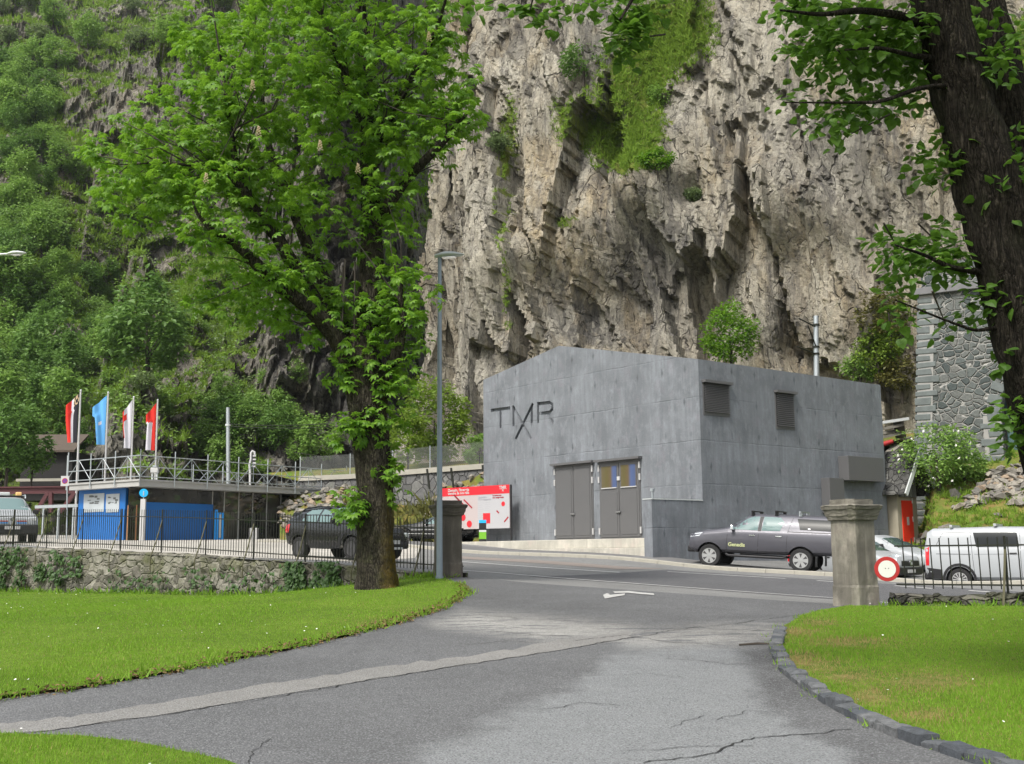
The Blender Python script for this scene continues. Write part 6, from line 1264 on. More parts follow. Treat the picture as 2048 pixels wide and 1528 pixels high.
def heart():
    P = [(0, 0, 0), (-.05, .22, .02), (.18, .48, -.02), (.55, .38, -.08), (1.0, .02, -.22), (.55, -.38, -.08), (.18, -.48, -.02), (-.05, -.22, .02), (.5, 0, .05)]
    return np.array(P), np.array([(k, (k + 1) % 8, 8) for k in range(8)])
QUAD = (np.array([(0, 0, 0), (.5, .32, .06), (1, 0, -.12), (.5, -.32, .06)]), np.array([(0, 1, 2), (0, 2, 3)]))
BLADE = (np.array([(0, .5, 0), (0, -.5, 0), (0, 0, 1)]), np.array([(0, 1, 2)]))
def foliage(T, clumps, nper, rclump, size, rng, outward=None, droop=.35):
    c = np.repeat(clumps, nper, axis=0); n = len(c); o = rng.normal(size=(n, 3)) ; o /= np.linalg.norm(o, axis=1, keepdims=True); rr = rng.uniform(.15, 1, n) ** .6
    rc = np.repeat(rclump, nper) if hasattr(rclump, '__len__') else rclump
    pos = c + o * (rr * rc)[:, None] if hasattr(rc, '__len__') else c + o * (rr * rc)[:, None]
    d = o + rng.normal(size=(n, 3)) * .5; d[:, 2] = d[:, 2] * .5 - droop * .3
    x, y, z = quats(d, rng.uniform(-.7, .7, n)); return stamp(T[0], T[1], pos, x, y, z, size * rng.uniform(.65, 1.25, n))
def spx(pts, Y):   # (px, py, dY, radius) -> points
    return [PX(a, b, Y + c) for a, b, c, *_ in pts]
def subdiv(pts, rad, n=5):
    P = np.array([tuple(p) for p in pts]); t = np.arange(len(P)); tt = np.linspace(0, len(P) - 1, (len(P) - 1) * n + 1); out = []
    for k in range(3):
        q = np.interp(tt, t, P[:, k]); ker = np.array((1, 2, 3, 2, 1.)) / 9; qq = np.convolve(np.pad(q, 2, 'edge'), ker, 'valid'); qq[0] = q[0]; qq[-1] = q[-1]; out.append(qq)
    return [Vector(p) for p in np.column_stack(out)], list(np.interp(tt, t, rad))
def big_tree(name, label, cat, base, Y, limbs, blobs, leafT, leafmat_, bark, lsize, seed, dens, twig_r=.014, sprigs=(), cl=7, droop=.35, clr=.3, nt=0):
    rng = np.random.default_rng(seed); o = thing(name, label, cat, tuple(base)); nodes = []; I = np.array(INV[o.name])
    for i, (nm, pts) in enumerate(limbs):
        pp, rr = subdiv(spx(pts, Y), [q[3] for q in pts], 7); mb = MB(); mb.tube(pp, rr, 30 if rr[0] > .2 else 14, True, .085 if rr[0] > .15 else .06, i * 1.7)
        ob = mb.build(nm, bark, o, smooth=60); v = np.array([tuple(q.co) for q in ob.data.vertices]); lv = np.zeros(len(v))
        if i == 0 and name == 'chestnut_tree': lv = np.clip((v[:, 0] - .10) * 2.4, 0, 1) * np.clip((2.6 - v[:, 2]) * .7, 0, 1) + .25 * np.clip(1 - abs(v[:, 2] - 4.1), 0, 1) * (v[:, 0] > .1)
        attr(ob.data, 'lichen', lv)
        nodes += [p for p, r_ in zip(pp, rr) if r_ < .45]
    N = np.array([tuple(p) for p in nodes]); clumps = []; tw = MB()
    for cx, cyy, rx, ry, dd, k in blobs:
        for _ in range(int(k * dens)):
            a = rng.uniform(0, 6.283); q = math.sqrt(rng.uniform(0, 1)); zz = rng.uniform(-1, 1) * dd * math.sqrt(max(.05, 1 - q * q * .8)); p = PX(cx + rx * q * math.cos(a), cyy + ry * q * math.sin(a), Y + zz); clumps.append(tuple(p))
    if name == 'chestnut_tree':
        for p in nodes:
            for _ in range(2):
                if rng.uniform() < .36 and p.z > bz + 3.6: clumps.append(tuple(np.array(p) + rng.normal(size=3) * .26))
    for px, py, dy in sprigs:
        for _ in range(3): clumps.append(tuple(PX(px + rng.uniform(-18, 18), py + rng.uniform(-16, 16), Y + dy + rng.uniform(-.2, .2))))
    Cc = np.array(clumps); 
    if nt:
        for p in Cc[::max(1, len(Cc) // nt)]:
            j = int(((N - p) ** 2).sum(1).argmin()); j = max(j - int(rng.integers(5, 14)), 0); a = Vector(N[j]); b = Vector(p); m_ = (a + b) / 2 + Vector(rng.normal(size=3) * .12 * (b - a).length) + UZ * .08 * (b - a).length; L = (b - a).length
            mx = 2.6 if twig_r > .01 else .45
            if L > mx: a = a + (b - a) * (1 - mx / L)
            tw.tube([a, m_ if L <= mx else (a + b) / 2, b], [twig_r * 1.6, twig_r * 1.1, twig_r * .5], 5)
        tw.build('twigs', M['twig'], o, kind='stuff')
    V, Fc = foliage(leafT, Cc, cl, clr, lsize, rng, droop=droop); V = V @ I[:3, :3].T + I[:3, 3]
    link('crown', np_mesh('crown', V, Fc), leafmat_, o); return o
# --- the horse chestnut on the lawn
YC = 25.6; b = PX(752, 1172, YC); bz = HP(b.x, b.y)
limbs = [('trunk', [(755, 1195, 0, .56), (753, 1172, 0, .47), (751, 1130, 0, .425), (750, 1050, 0, .40), (748, 960, 0, .395), (743, 880, 0, .41), (735, 800, 0, .45), (726, 745, 0, .47), (722, 690, .1, .36), (735, 620, .2, .30), (745, 540, .3, .28), (742, 440, .4, .24), (740, 330, .5, .21), (738, 220, .6, .18), (728, 100, .7, .14), (720, -40, .8, .10), (715, -160, .8, .05)]),
         ('limb', [(716, 780, 0, .24), (694, 712, -.1, .22), (658, 655, -.4, .19), (612, 612, -.8, .16), (562, 572, -1.2, .14), (515, 530, -1.5, .125), (480, 495, -1.8, .11), (445, 473, -2.0, .09), (418, 456, -2.1, .06), (396, 430, -2.2, .035), (384, 400, -2.3, .015)]),
         ('limb', [(704, 740, 0, .22), (668, 655, .1, .20), (618, 582, .1, .175), (586, 530, 0, .155), (560, 480, -.1, .14), (515, 430, -.3, .12), (482, 370, -.5, .10), (466, 300, -.7, .07), (455, 210, -.9, .05), (440, 100, -1, .025)]),
         ('limb', [(714, 725, .3, .21), (692, 650, .7, .19), (652, 570, 1.1, .17), (624, 510, 1.3, .155), (602, 460, 1.5, .14), (572, 385, 1.7, .12), (546, 325, 1.9, .10), (530, 260, 2.1, .08), (520, 160, 2.3, .05), (512, 50, 2.4, .02)]),
         ('limb', [(762, 800, 0, .15), (782, 740, -.3, .14), (798, 690, -.4, .13), (806, 640, -.5, .10), (800, 590, -.5, .06), (805, 540, -.6, .03)]),
         ('limb', [(744, 470, .3, .16), (775, 410, .1, .14), (815, 355, -.2, .12), (860, 310, -.5, .10), (900, 270, -.7, .07), (935, 225, -.9, .03)]),
         ('limb', [(740, 310, .5, .13), (770, 250, .2, .11), (810, 180, 0, .09), (850, 110, -.2, .07), (880, 40, -.3, .04), (900, -30, -.4, .02)]),
         ('limb', [(736, 260, .6, .12), (700, 180, .3, .10), (670, 100, 0, .08), (640, 20, -.2, .05), (620, -60, -.3, .02)]),
         ('limb', [(484, 375, -.5, .06), (440, 345, -.8, .05), (380, 330, -1.2, .035), (310, 325, -1.5, .022), (250, 330, -1.8, .012), (200, 325, -2, .006)])]
blobs = [(560, 120, 190, 150, 2.6, 330), (430, 180, 120, 120, 2.0, 130), (380, 300, 130, 90, 2.0, 150), (290, 250, 50, 50, 1, 26), (420, 370, 160, 60, 2.0, 110), (310, 400, 100, 50, 1.5, 70), (200, 300, 44, 22, .8, 16), (180, 330, 26, 30, .6, 8), (250, 350, 60, 40, 1, 26), (560, 330, 110, 120, 2.2, 150), (680, 90, 200, 120, 2.6, 260), (830, 70, 75, 100, 1.6, 90), (880, 180, 75, 80, 1.6, 90), (900, 240, 60, 45, 1.2, 46), (820, 260, 90, 60, 1.5, 70), (690, 240, 90, 80, 1.8, 80), (760, 330, 70, 110, 1.2, 95), (640, 420, 70, 60, 1.5, 30), (540, 590, 100, 46, 1.4, 40), (450, 560, 70, 50, 1.0, 34), (430, 620, 40, 22, .8, 10), (500, 610, 70, 36, 1, 30), (650, 560, 60, 70, .9, 26), (690, 650, 60, 50, .8, 18), (790, 520, 44, 110, .7, 44), (800, 650, 34, 60, .6, 34), (790, 600, 40, 60, .6, 26), (400, 60, 60, 60, 1.2, 28), (600, 660, 50, 36, .7, 18), (730, 450, 60, 70, .7, 22), (370, 470, 60, 20, .8, 12), (550, -90, 260, 90, 2.6, 170), (790, -90, 150, 80, 2, 90)]
sprigs = [(700, 850, -.4), (692, 858, -.4), (735, 848, -.45), (718, 862, -.42), (760, 855, -.4), (770, 935, -.2), (785, 950, -.2), (782, 970, -.2), (768, 915, -.3), (700, 1010, -.42), (708, 1030, -.42), (720, 1003, -.42), (690, 760, -.3), (680, 740, -.3), (805, 720, -.5), (800, 760, -.4), (790, 790, -.4), (825, 690, -.5), (740, 700, -.45), (735, 640, -.4), (720, 580, -.2), (760, 770, -.45), (800, 830, -.2)]
big_tree('chestnut_tree', 'big horse chestnut with spreading limbs and leafy trunk shoots beside the lamp', 'tree', (b.x, b.y, bz), YC, limbs, blobs, palmate(), M['chestnut'], M['bark'], .195, 11, .45, .014, sprigs, 6, .5, .30, 170)
ch_ = bpy.data.objects['chestnut_tree']; I_ = INV['chestnut_tree']
M['candle'] = plain('chestnut_candle', (.55, .45, .30), .8, 0, .3, 30, .3)
for px, py, dy in ((517, 272, -2.4), (858, 82, -1.6), (412, 366, -2.2), (716, 346, -1.2), (205, 362, -1.0), (505, 180, -2.6), (640, 300, -2.0)):
    mb = MB(); p = PX(px, py, YC + dy)
    for k in range(26): a = k * 2.4; z = .22 * k / 26; r = .055 * (1 - .75 * k / 26); mb.lathe([(.006, -.012), (.022, 0), (.006, .014)], 5, Matrix.Translation(p + Vector((r * math.cos(a), r * math.sin(a), z))))
    mb.build('blossom', M['candle'], ch_)
# --- the linden leaning in from the other side
YL = 9.6; b = PX(2240, 1427, YL); bz = HP(b.x, b.y)
limbs = [('trunk', [(2270, 1500, .2, .44), (2250, 1400, .2, .34), (2198, 1200, .2, .28), (2142, 1000, .1, .262), (2086, 830, .1, .258), (2058, 720, 0, .25), (2030, 600, 0, .26), (2008, 500, 0, .275), (1988, 400, 0, .285), (1956, 300, 0, .265), (1932, 220, 0, .245), (1908, 130, 0, .24), (1885, 50, 0, .225), (1865, -40, 0, .21), (1835, -200, 0, .19), (1800, -420, .2, .15), (1790, -700, .4, .08)]),
         ('limb', [(2002, 560, .15, .20), (2020, 430, .25, .22), (2030, 330, .3, .20), (2022, 240, .35, .185), (2000, 130, .4, .18), (1975, 30, .45, .175), (1950, -80, .5, .165), (1930, -260, .7, .13), (1960, -520, 1, .07)]),
         ('branch', [(1870, 60, 0, .05), (1800, 30, -.3, .035), (1720, 20, -.6, .028), (1640, 30, -.9, .018), (1560, 20, -1.1, .008)]),
         ('branch', [(1885, 120, 0, .035), (1820, 110, -.3, .022), (1760, 95, -.5, .016), (1690, 100, -.7, .008)]),
         ('branch', [(1912, 170, 0, .03), (1840, 175, -.4, .02), (1760, 205, -.8, .014), (1680, 205, -1.0, .01), (1570, 205, -1.2, .005)]),
         ('branch', [(1965, 545, 0, .03), (1900, 535, -.3, .022), (1850, 510, -.5, .014), (1790, 490, -.7, .007)]),
         ('branch', [(2000, 655, 0, .02), (1950, 662, -.3, .014), (1890, 640, -.5, .01), (1790, 600, -.7, .006)]),
         ('branch', [(1860, -60, 0, .07), (1700, -160, -1, .05), (1500, -140, -1.6, .035), (1300, -60, -2, .02), (1240, 40, -2.1, .008)]),
         ('branch', [(1500, -140, -1.6, .03), (1250, -160, -2, .022), (1080, -60, -2.2, .012), (1060, 20, -2.2, .006)])]
blobs = [(1640, 40, 110, 42, .6, 40), (1720, 90, 100, 50, .6, 42), (1560, 10, 60, 22, .4, 10), (1690, 150, 60, 40, .4, 16), (1640, 100, 60, 40, .4, 14), (1780, 40, 70, 50, .5, 26), (1800, 110, 60, 50, .4, 20), (1690, 210, 110, 26, .4, 22), (1590, 205, 30, 12, .2, 3), (1660, 250, 40, 36, .3, 9), (1830, 160, 40, 40, .4, 12), (1240, 50, 42, 42, .25, 20), (1262, 92, 14, 22, .15, 5), (1065, 12, 30, 16, .2, 6), (1090, 35, 18, 14, .2, 4), (955, 4, 24, 8, .2, 3), (1150, 0, 50, 8, .2, 4), (1270, 8, 60, 12, .3, 7),
         (1870, 335, 36, 32, .3, 12), (1900, 300, 20, 20, .2, 4), (1990, 120, 30, 36, .3, 9), (2030, 60, 24, 30, .3, 4), (1970, 30, 26, 16, .2, 4), (1950, 110, 24, 24, .2, 4), (1990, 360, 50, 40, .3, 16), (2030, 330, 24, 60, .3, 12), (2020, 440, 30, 26, .3, 6), (1830, 520, 66, 40, .4, 26), (1900, 480, 30, 40, .3, 11), (1910, 530, 40, 30, .3, 10), (1790, 500, 30, 20, .2, 4), (1800, 615, 26, 36, .2, 7), (1970, 600, 24, 34, .2, 8), (1880, 660, 16, 10, .1, 1), (2034, 835, 20, 34, .2, 9), (2036, 890, 14, 20, .2, 4), (2000, 710, 24, 20, .15, 4), (1760, 470, 14, 14, .1, 2), (2020, 600, 24, 30, .2, 7),
         (1500, -260, 420, 150, 2.4, 190), (1900, -350, 420, 200, 2.6, 260), (1150, -130, 200, 80, 1.0, 40), (2250, -150, 180, 260, 2, 120)]
big_tree('linden_tree', 'dark leaning linden trunk with two stems and sprays of heart-shaped leaves on the lawn edge', 'tree', (b.x, b.y, bz), YL, limbs, blobs, heart(), M['linden'], M['bark2'], .086, 12, 1.0, .006, (), 7, .6, .16, 40)
# --- trees and shrubs on the slopes: crown and stem each, built once per kind and copied
def proto(name, label, cat, mt, seed, nclump, nper, shape, lsize, trunk=True, group=None, conif=False):
    rng = np.random.default_rng(seed); o = thing(name, label, cat, (0, 0, 0), 0, group); C_ = []; rc = []
    while len(C_) < nclump:
        p = rng.normal(size=3); p /= np.linalg.norm(p); k = rng.uniform(.35, 1) ** .5; q = p * k * np.array(shape)
        if conif: h = rng.uniform(0, 1); a = rng.uniform(0, 6.283); rad = (1 - h) * shape[0] * rng.uniform(.3, 1); q = np.array((rad * math.cos(a), rad * math.sin(a), (h * 2 - 1) * shape[2]))
        q[2] = q[2] * (1 if q[2] > 0 else .75); C_.append(q + np.array((0, 0, shape[2] * 1.0))); rc.append(rng.uniform(.16, .34) * shape[0])
    V, Fc = foliage(QUAD, np.array(C_), nper, np.array(rc), lsize, rng, droop=.3)
    link('crown', np_mesh('crown', V, Fc), mt, o)
    if trunk:
        mb = MB(); mb.tube([(0, 0, -.6), (.04, 0, shape[2] * .4), (0, .05, shape[2] * 1.1)], [.16 * shape[0] * .45, .12 * shape[0] * .4, .03], 6)
        mb.build('trunk', M['twig'], o, True)
        for k in range(5): a = rng.uniform(0, 6.28); mb = MB(); mb.tube([(0, 0, shape[2] * (.3 + .1 * k)), (math.cos(a) * shape[0] * .5, math.sin(a) * shape[0] * .5, shape[2] * (.9 + .1 * k))], [.04 * shape[0] * .5, .01], 5); mb.build('limb', M['twig'], o, True)
    return o
GRP = 'trees and shrubs on the wooded slope'
KIND = {'a': proto('slope_tree', 'fresh green broadleaf tree in the woodland up the slope', 'tree', M['wood_a'], 31, 70, 34, (2.6, 2.6, 2.9), .42, True, GRP), 'b': proto('slope_tree', 'dark green broadleaf tree in the woodland up the slope', 'tree', M['wood_b'], 32, 70, 34, (2.5, 2.5, 3.2), .42, True, GRP),
        'c': proto('slope_shrub', 'grey-green scrubby bush on the rocky upper slope', 'shrub', M['wood_c'], 33, 46, 30, (2.0, 2.0, 1.5), .34, True, GRP), 'd': proto('slope_shrub', 'small bright green bush clinging to the grassy crag', 'shrub', M['wood_a'], 34, 36, 28, (1.5, 1.5, 1.3), .30, True, GRP), 'e': proto('slope_tree', 'slim dark conical tree low on the slope', 'tree', M['wood_b'], 35, 70, 26, (1.7, 1.7, 4.2), .36, True, GRP, True)}
used = {k: False for k in KIND}; Hd = HL[0].reshape(-1, 3); hqx, hqy = HL[2].ravel(), HL[3].ravel(); rg = np.random.default_rng(5)
def place(kind, px, py, s):
    m_ = np.nonzero((abs(hqx - px) < 7) & (abs(hqy - py) < 7))[0]
    if not len(m_): return
    P = Hd[m_[Hd[m_, 1].argmin()]]; o = KIND[kind] if not used[kind] else copy_tree(KIND[kind]); used[kind] = True
    o.location = P + np.array((0, .3, -.5)); o.rotation_euler = (rg.uniform(-.1, .1), rg.uniform(-.1, .1), rg.uniform(0, 6.28)); k = s * rg.uniform(.85, 1.2); o.scale = (k * rg.uniform(.9, 1.15), k, k * rg.uniform(.85, 1.15))
def scatter(n, x0, x1, y0, y1, kinds, s, mind):
    pts = []; tries = 0
    while len(pts) < n and tries < n * 40:
        tries += 1; p = (rg.uniform(x0, x1), rg.uniform(y0, y1))
        if all(math.hypot(p[0] - q[0], p[1] - q[1]) > mind for q in pts): pts.append(p)
    for p in sorted(pts, key=lambda q: q[1]): place(kinds[rg.integers(len(kinds))], p[0], p[1], s)
scatter(12, -60, 130, 130, 250, 'aaab', 1.2, 34); scatter(17, -60, 130, 250, 500, 'aaab', .9, 38); scatter(18, -60, 145, 500, 720, 'aaab', .8, 38); scatter(15, -60, 150, 720, 850, 'abbe', .8, 34)
scatter(9, 160, 225, 500, 740, 'abd', .65, 30); scatter(13, -20, 520, 10, 120, 'cca', 1.2, 44); scatter(6, 160, 480, 350, 460, 'ccd', .7, 50); scatter(5, 110, 260, 340, 450, 'cad', .7, 50)
scatter(9, 400, 600, 760, 880, 'baad', .5, 46); scatter(4, 260, 520, 580, 700, 'cdd', .5, 50); scatter(10, 380, 640, 860, 935, 'bad', .6, 34); scatter(7, 500, 820, 40, 420, 'cc', 1.0, 60); scatter(6, 160, 330, 740, 830, 'dcd', .6, 30)
for k, px, py, s in (('b', 300, 745, 1.35), ('a', 330, 735, 1.0), ('b', 75, 775, 1.25), ('e', 45, 930, .8), ('e', 100, 935, .62), ('b', 20, 930, .9), ('a', 8, 910, .7), ('b', 135, 900, .6), ('a', 430, 905, .6), ('b', 470, 890, .6)): place(k, px, py, s)
for k in KIND:
    if not used[k]: place(k, 60, 400, .5)
def lone(label, cat, mt, seed, base, shape, ncl, nper, ls, name='shrub', flowers=0):
    o = proto(name, label, cat, mt, seed, ncl, nper, shape, ls); o.location = base
    if flowers:
        rng = np.random.default_rng(seed); p = rng.normal(size=(flowers, 3)); p /= np.linalg.norm(p, axis=1, keepdims=True); p = p * np.array(shape) * .95 + np.array((0, 0, shape[2])); x, y, z = quats(rng.normal(size=(flowers, 3)), rng.uniform(0, 6, flowers)); V, Fc = stamp(QUAD[0], QUAD[1], p, x, y, z, np.full(flowers, .16)); link('blossom', np_mesh('blossom', V, Fc), M['flower'], o, kind='stuff')
    return o
def onbank(px, Y): q = PX(px, 900, Y); return Vector((q.x, q.y, bankz(q.x, q.y)))
lone('tall yellow-green bushy tree above the railway wall beside the lamp post', 'tree', M['shrub_y'], 51, PX(868, 948, 68), (2.1, 1.9, 3.0), 110, 40, .26, 'bushy_tree'); lone('yellow-green young tree leaning out beside the chestnut trunk', 'tree', M['shrub_y'], 52, PX(815, 945, 66), (1.1, 1.1, 1.9), 50, 36, .22, 'bushy_tree'); lone('small green bush at the corner of the substation roof wall', 'shrub', M['wood_a'], 53, PX(958, 940, 62), (.7, .7, 1.0), 30, 34, .2)
lone('bright green tree sprouting above the substation roof', 'tree', M['chestnut'], 54, PX(1462, 740, 64), (1.5, 1.3, 2.0), 80, 40, .22, 'bushy_tree'); lone('loose pale bush with white blossoms at the tower foot', 'shrub', M['wood_a'], 55, onbank(1872, 50.2), (1.75, 1.3, 1.45), 90, 40, .16, 'shrub', 60); lone('spreading low bush beside the white-flowered one', 'shrub', M['wood_a'], 56, onbank(1925, 50.4), (1.1, .8, .8), 50, 36, .15)
lone('slim dark spruce before the dark shed', 'tree', M['wood_b'], 71, PX(62, 968, 78), (1.3, 1.3, 2.6), 60, 36, .3, 'slope_tree'); lone('shaggy green tree at the roof edge of the dark shed', 'tree', M['wood_b'], 72, PX(12, 960, 76), (1.9, 1.9, 2.6), 70, 36, .32, 'slope_tree')
# creepers on the cliff: points on the cliff surface
cP = CL[0].reshape(-1, 3); cn = CL[1].reshape(-1, 3); cqx, cqy = CL[2].ravel(), CL[3].ravel(); gzv = CL[4].ravel()
def cliffpt(px, py): i = np.nonzero((abs(cqx - px) < 5) & (abs(cqy - py) < 5))[0]; return cP[i[cP[i, 1].argmin()]]
for k, (px, py, s, mt, lab) in enumerate(((1775, 640, 1.7, 'olive', 'olive creeper mass on the cliff beside the tower top'), (1750, 720, 1.6, 'shrub_y', 'yellow-green creeper clump over the end of the substation roof'), (1800, 760, 1.3, 'olive', 'brownish creeper hanging beside the tower edge'), (1715, 745, 1.1, 'wood_a', 'small green creeper clump above the roof edge by the mast'), (1165, 140, 1.5, 'wood_b', 'dark round bush high on the cliff beside the grassy gully'), (1320, 200, 1.1, 'wood_a', 'small bush in the middle of the grassy gully'), (1310, 325, 1.0, 'chestnut', 'grassy tuft hanging from the lip of the overhang'), (1000, 290, .8, 'wood_c', 'small bush on the cliff edge beside the chestnut crown'), (1385, 395, .6, 'wood_c', 'tiny bush in the cleft of the cliff'), (1240, 270, .9, 'shrub_y', 'yellowish bush at the foot of the grassy gully'))):
    p = cliffpt(px, py); lone(lab, 'shrub', M[mt], 60 + k, p + np.array((0, -.3, -s * .6)), (s, s * .6, s * .8), 40, 34, .2 * s ** .3, 'cliff_shrub')
def tufts(name, P, N, size, mt, rng, blades=9, spread=.25):
    n = len(P); p = np.repeat(P, blades, 0) + rng.normal(size=(n * blades, 3)) * spread * np.repeat(size, blades)[:, None] * np.array((1, 1, .3)); d = np.repeat(N, blades, 0) * .4 + rng.normal(size=(n * blades, 3)) * .55; d[:, 2] += .8
    z = d / np.linalg.norm(d, axis=1, keepdims=True); a = rng.uniform(0, 6.283, n * blades); h = np.column_stack([np.cos(a), np.sin(a), 0 * a]); y = np.cross(z, h); y /= np.linalg.norm(y, axis=1, keepdims=True); x = np.cross(y, z)
    s = np.repeat(size, blades) * rng.uniform(.6, 1.3, n * blades); T = BLADE[0] * np.array((1, .22, 1)); V, Fc = stamp(T, BLADE[1], p, x, y, z, s); return link(name, np_mesh(name, V, Fc), mt, kind='stuff')
rng = np.random.default_rng(3)
w = np.clip(gzv - .28, 0, 1) * (cqx > 820) * (cqx < 2060) * (cqy > -40) * (cqy < 1000); i = rng.choice(len(w), 12000, p=w / w.sum()); tufts('cliff_grass', cP[i], cn[i], rng.uniform(.18, .40, len(i)), M['drytuft'], rng, 8)
gh = HL[1].ravel(); hn = HL[4].reshape(-1, 3); hn = hn * np.sign(hn[:, 2:3] + 1e-6); w = np.clip(gh - .50, 0, 1) * (hqx > -60) * (hqx < 860) * (hqy > -40) * (hqy < 960) / np.maximum(Hd[:, 1], 60); i = rng.choice(len(w), 16000, p=w / w.sum()); tufts('hillside_grass', Hd[i], hn[i], rng.uniform(.3, .8, len(i)) * Hd[i, 1] / 110, M['drytuft'], rng, 8)
i = rng.choice(len(w), 1700, p=w / w.sum()); C_ = Hd[i] + np.array((0, 0, .25)); V, Fc = foliage(QUAD, C_, 16, rng.uniform(.4, .95, len(i)), .38, rng); link('undergrowth', np_mesh('undergrowth', V, Fc), M['wood_c'], kind='stuff')
i = rng.choice(len(w), 1500, p=w / w.sum()); C_ = Hd[i] + np.array((0, 0, .25)); V, Fc = foliage(QUAD, C_, 16, rng.uniform(.4, 1.1, len(i)), .38, rng); link('undergrowth', np_mesh('undergrowth', V, Fc), M['wood_a'], kind='stuff')
# bank vegetation and loose stones
def stones(name, pts, size, mt, rng, flat=.55):
    T = np.array([(1, 0, 0), (.3, .95, .1), (-.8, .6, 0), (-.8, -.6, .1), (.3, -.95, 0), (.35, .2, .8), (-.4, .3, .85), (-.1, -.5, .9), (.2, 0, -.9)]); Fc = np.array([(0, 1, 5), (1, 6, 5), (1, 2, 6), (2, 3, 6), (3, 7, 6), (3, 4, 7), (4, 0, 7), (0, 5, 7), (5, 6, 7), (1, 0, 8), (2, 1, 8), (3, 2, 8), (4, 3, 8), (0, 4, 8)])
    n = len(pts); d = rng.normal(size=(n, 3)) * np.array((1, 1, .3)); x, y, z = quats(d, rng.uniform(-.4, .4, n)); V = pts[:, None] + size[:, None, None] * (T[None, :, 0:1] * x[:, None] + .75 * T[None, :, 1:2] * y[:, None] + flat * T[None, :, 2:3] * z[:, None]); V += rng.normal(size=V.shape) * .13 * size[:, None, None]
    return link(name, np_mesh(name, V.reshape(-1, 3), (Fc[None] + (np.arange(n) * 9)[:, None, None]).reshape(-1, 3)), mt, kind='stuff')
t = NT('loose_stone'); gI = t.n('NewGeometry').outputs['Random Per Island']; v = t.co(); n = t.noise(v, 5, 6, .7); c = t.mix(gI, (.13, .125, .115), (.36, .33, .28)); c = t.mix(t.ramp(gI, (.8, 0), (.82, .6)), c, (.30, .20, .12)); M['stone'] = t.done(t.mix(t.ramp(n, (.3, .6), (.6, 0)), c, (.06, .058, .052)), .9, t.bump(n, .6, .04), 0, .2)
edge = [(560, 992, 68.5), (640, 980, 67), (690, 974, 65.7), (735, 1012, 64.5), (860, 1012, 61.8), (885, 975, 61.2), (960, 950, 59.8), (1010, 946, 59)]; V = []
for k in range(29):
    f = k / 28 * (len(edge) - 1); i = min(int(f), len(edge) - 2); f -= i; px, py, Y = [edge[i][q] + (edge[i + 1][q] - edge[i][q]) * f for q in range(3)]; a = PX(px, py, Y - .2); bq = PX(px, 1078, Y - (3.2 if px > 700 else 7)); bz = HR(bq.x, bq.y) - .1
    for q in range(12): u = q / 11; V.append((a.x + (bq.x - a.x) * u, a.y + (bq.y - a.y) * u, a.z + (bz - a.z) * u ** .8))
V = np.array(V); V[:, 2] += .15 * fbm(V * 1.3, 3, 4); link('earth_bank', np_mesh('earth_bank', V, grid_faces(29, 12)), M['slope'], kind='structure'); Vg = V.reshape(29, 12, 3)
P = []
while len(P) < 420:
    a, q = rng.uniform(0, 27.99), rng.uniform(0, 8); i, j = int(a), int(q); px = np.interp(a / 28 * 7, range(8), [e[0] for e in edge])
    if 735 < px < 855 or q > 8 - 3 * (px > 850): continue
    P.append(Vg[i, j] + (Vg[i + 1, j] - Vg[i, j]) * (a - i) + (Vg[i, j + 1] - Vg[i, j]) * (q - j) + np.array((0, 0, .08)))
stones('rubble', np.array(P), rng.uniform(.14, .36, len(P)), M['stone'], rng)
P = []
while len(P) < 60: a, q = rng.uniform(8, 20), rng.uniform(1, 10.9); i, j = int(a), int(q); P.append(Vg[i, j] + (Vg[i + 1, j] - Vg[i, j]) * (a - i))
tufts('bank_weeds', np.array(P), np.tile((0, -.5, .8), (len(P), 1)), rng.uniform(.35, .8, len(P)), M['olive'], rng, 26, .5)
P = []
while len(P) < 520:
    px, py = rng.uniform(1935, 2200), rng.uniform(892, 1002)
    if py < 1002 - (px - 1935) * .02 and py > 985 - (px - 1925) * 1.15 or px > 2050: P.append((px, py))
Q = []
for px, py in P: f = (1002 - py) / 110; p = PX(px, py, 47.6 + 3.2 * f); Q.append((p.x, p.y, bankz(p.x, p.y) + .08 + .5 * f * rng.uniform(0, 1)))
stones('rubble', np.array(Q), rng.uniform(.13, .34, len(Q)), M['stone'], rng); x_ = rng.uniform(16, 30, 90); y_ = rng.uniform(42, 52, 90); stones('rubble', np.column_stack([x_, y_, bank_z(x_, y_) + E + .05]), rng.uniform(.15, .5, 90), M['stone'], rng)
x_ = rng.uniform(15, 34, 4200); y_ = rng.uniform(40, 54, 4200); tufts('bank_grass', np.column_stack([x_, y_, bank_z(x_, y_) + E]), np.tile((0, -.3, .8), (4200, 1)), rng.uniform(.12, .34, 4200), M['drytuft'], rng, 8)
DRY = [(1640, 1340, 60, 14), (1700, 1358, 60, 14), (1580, 1270, 60, 12), (1850, 1370, 90, 22), (1740, 1400, 40, 16), (1600, 1325, 40, 14), (1700, 1290, 90, 10), (1850, 1440, 60, 14), (1640, 1250, 40, 8), (860, 1225, 60, 8), (760, 1250, 60, 8)]
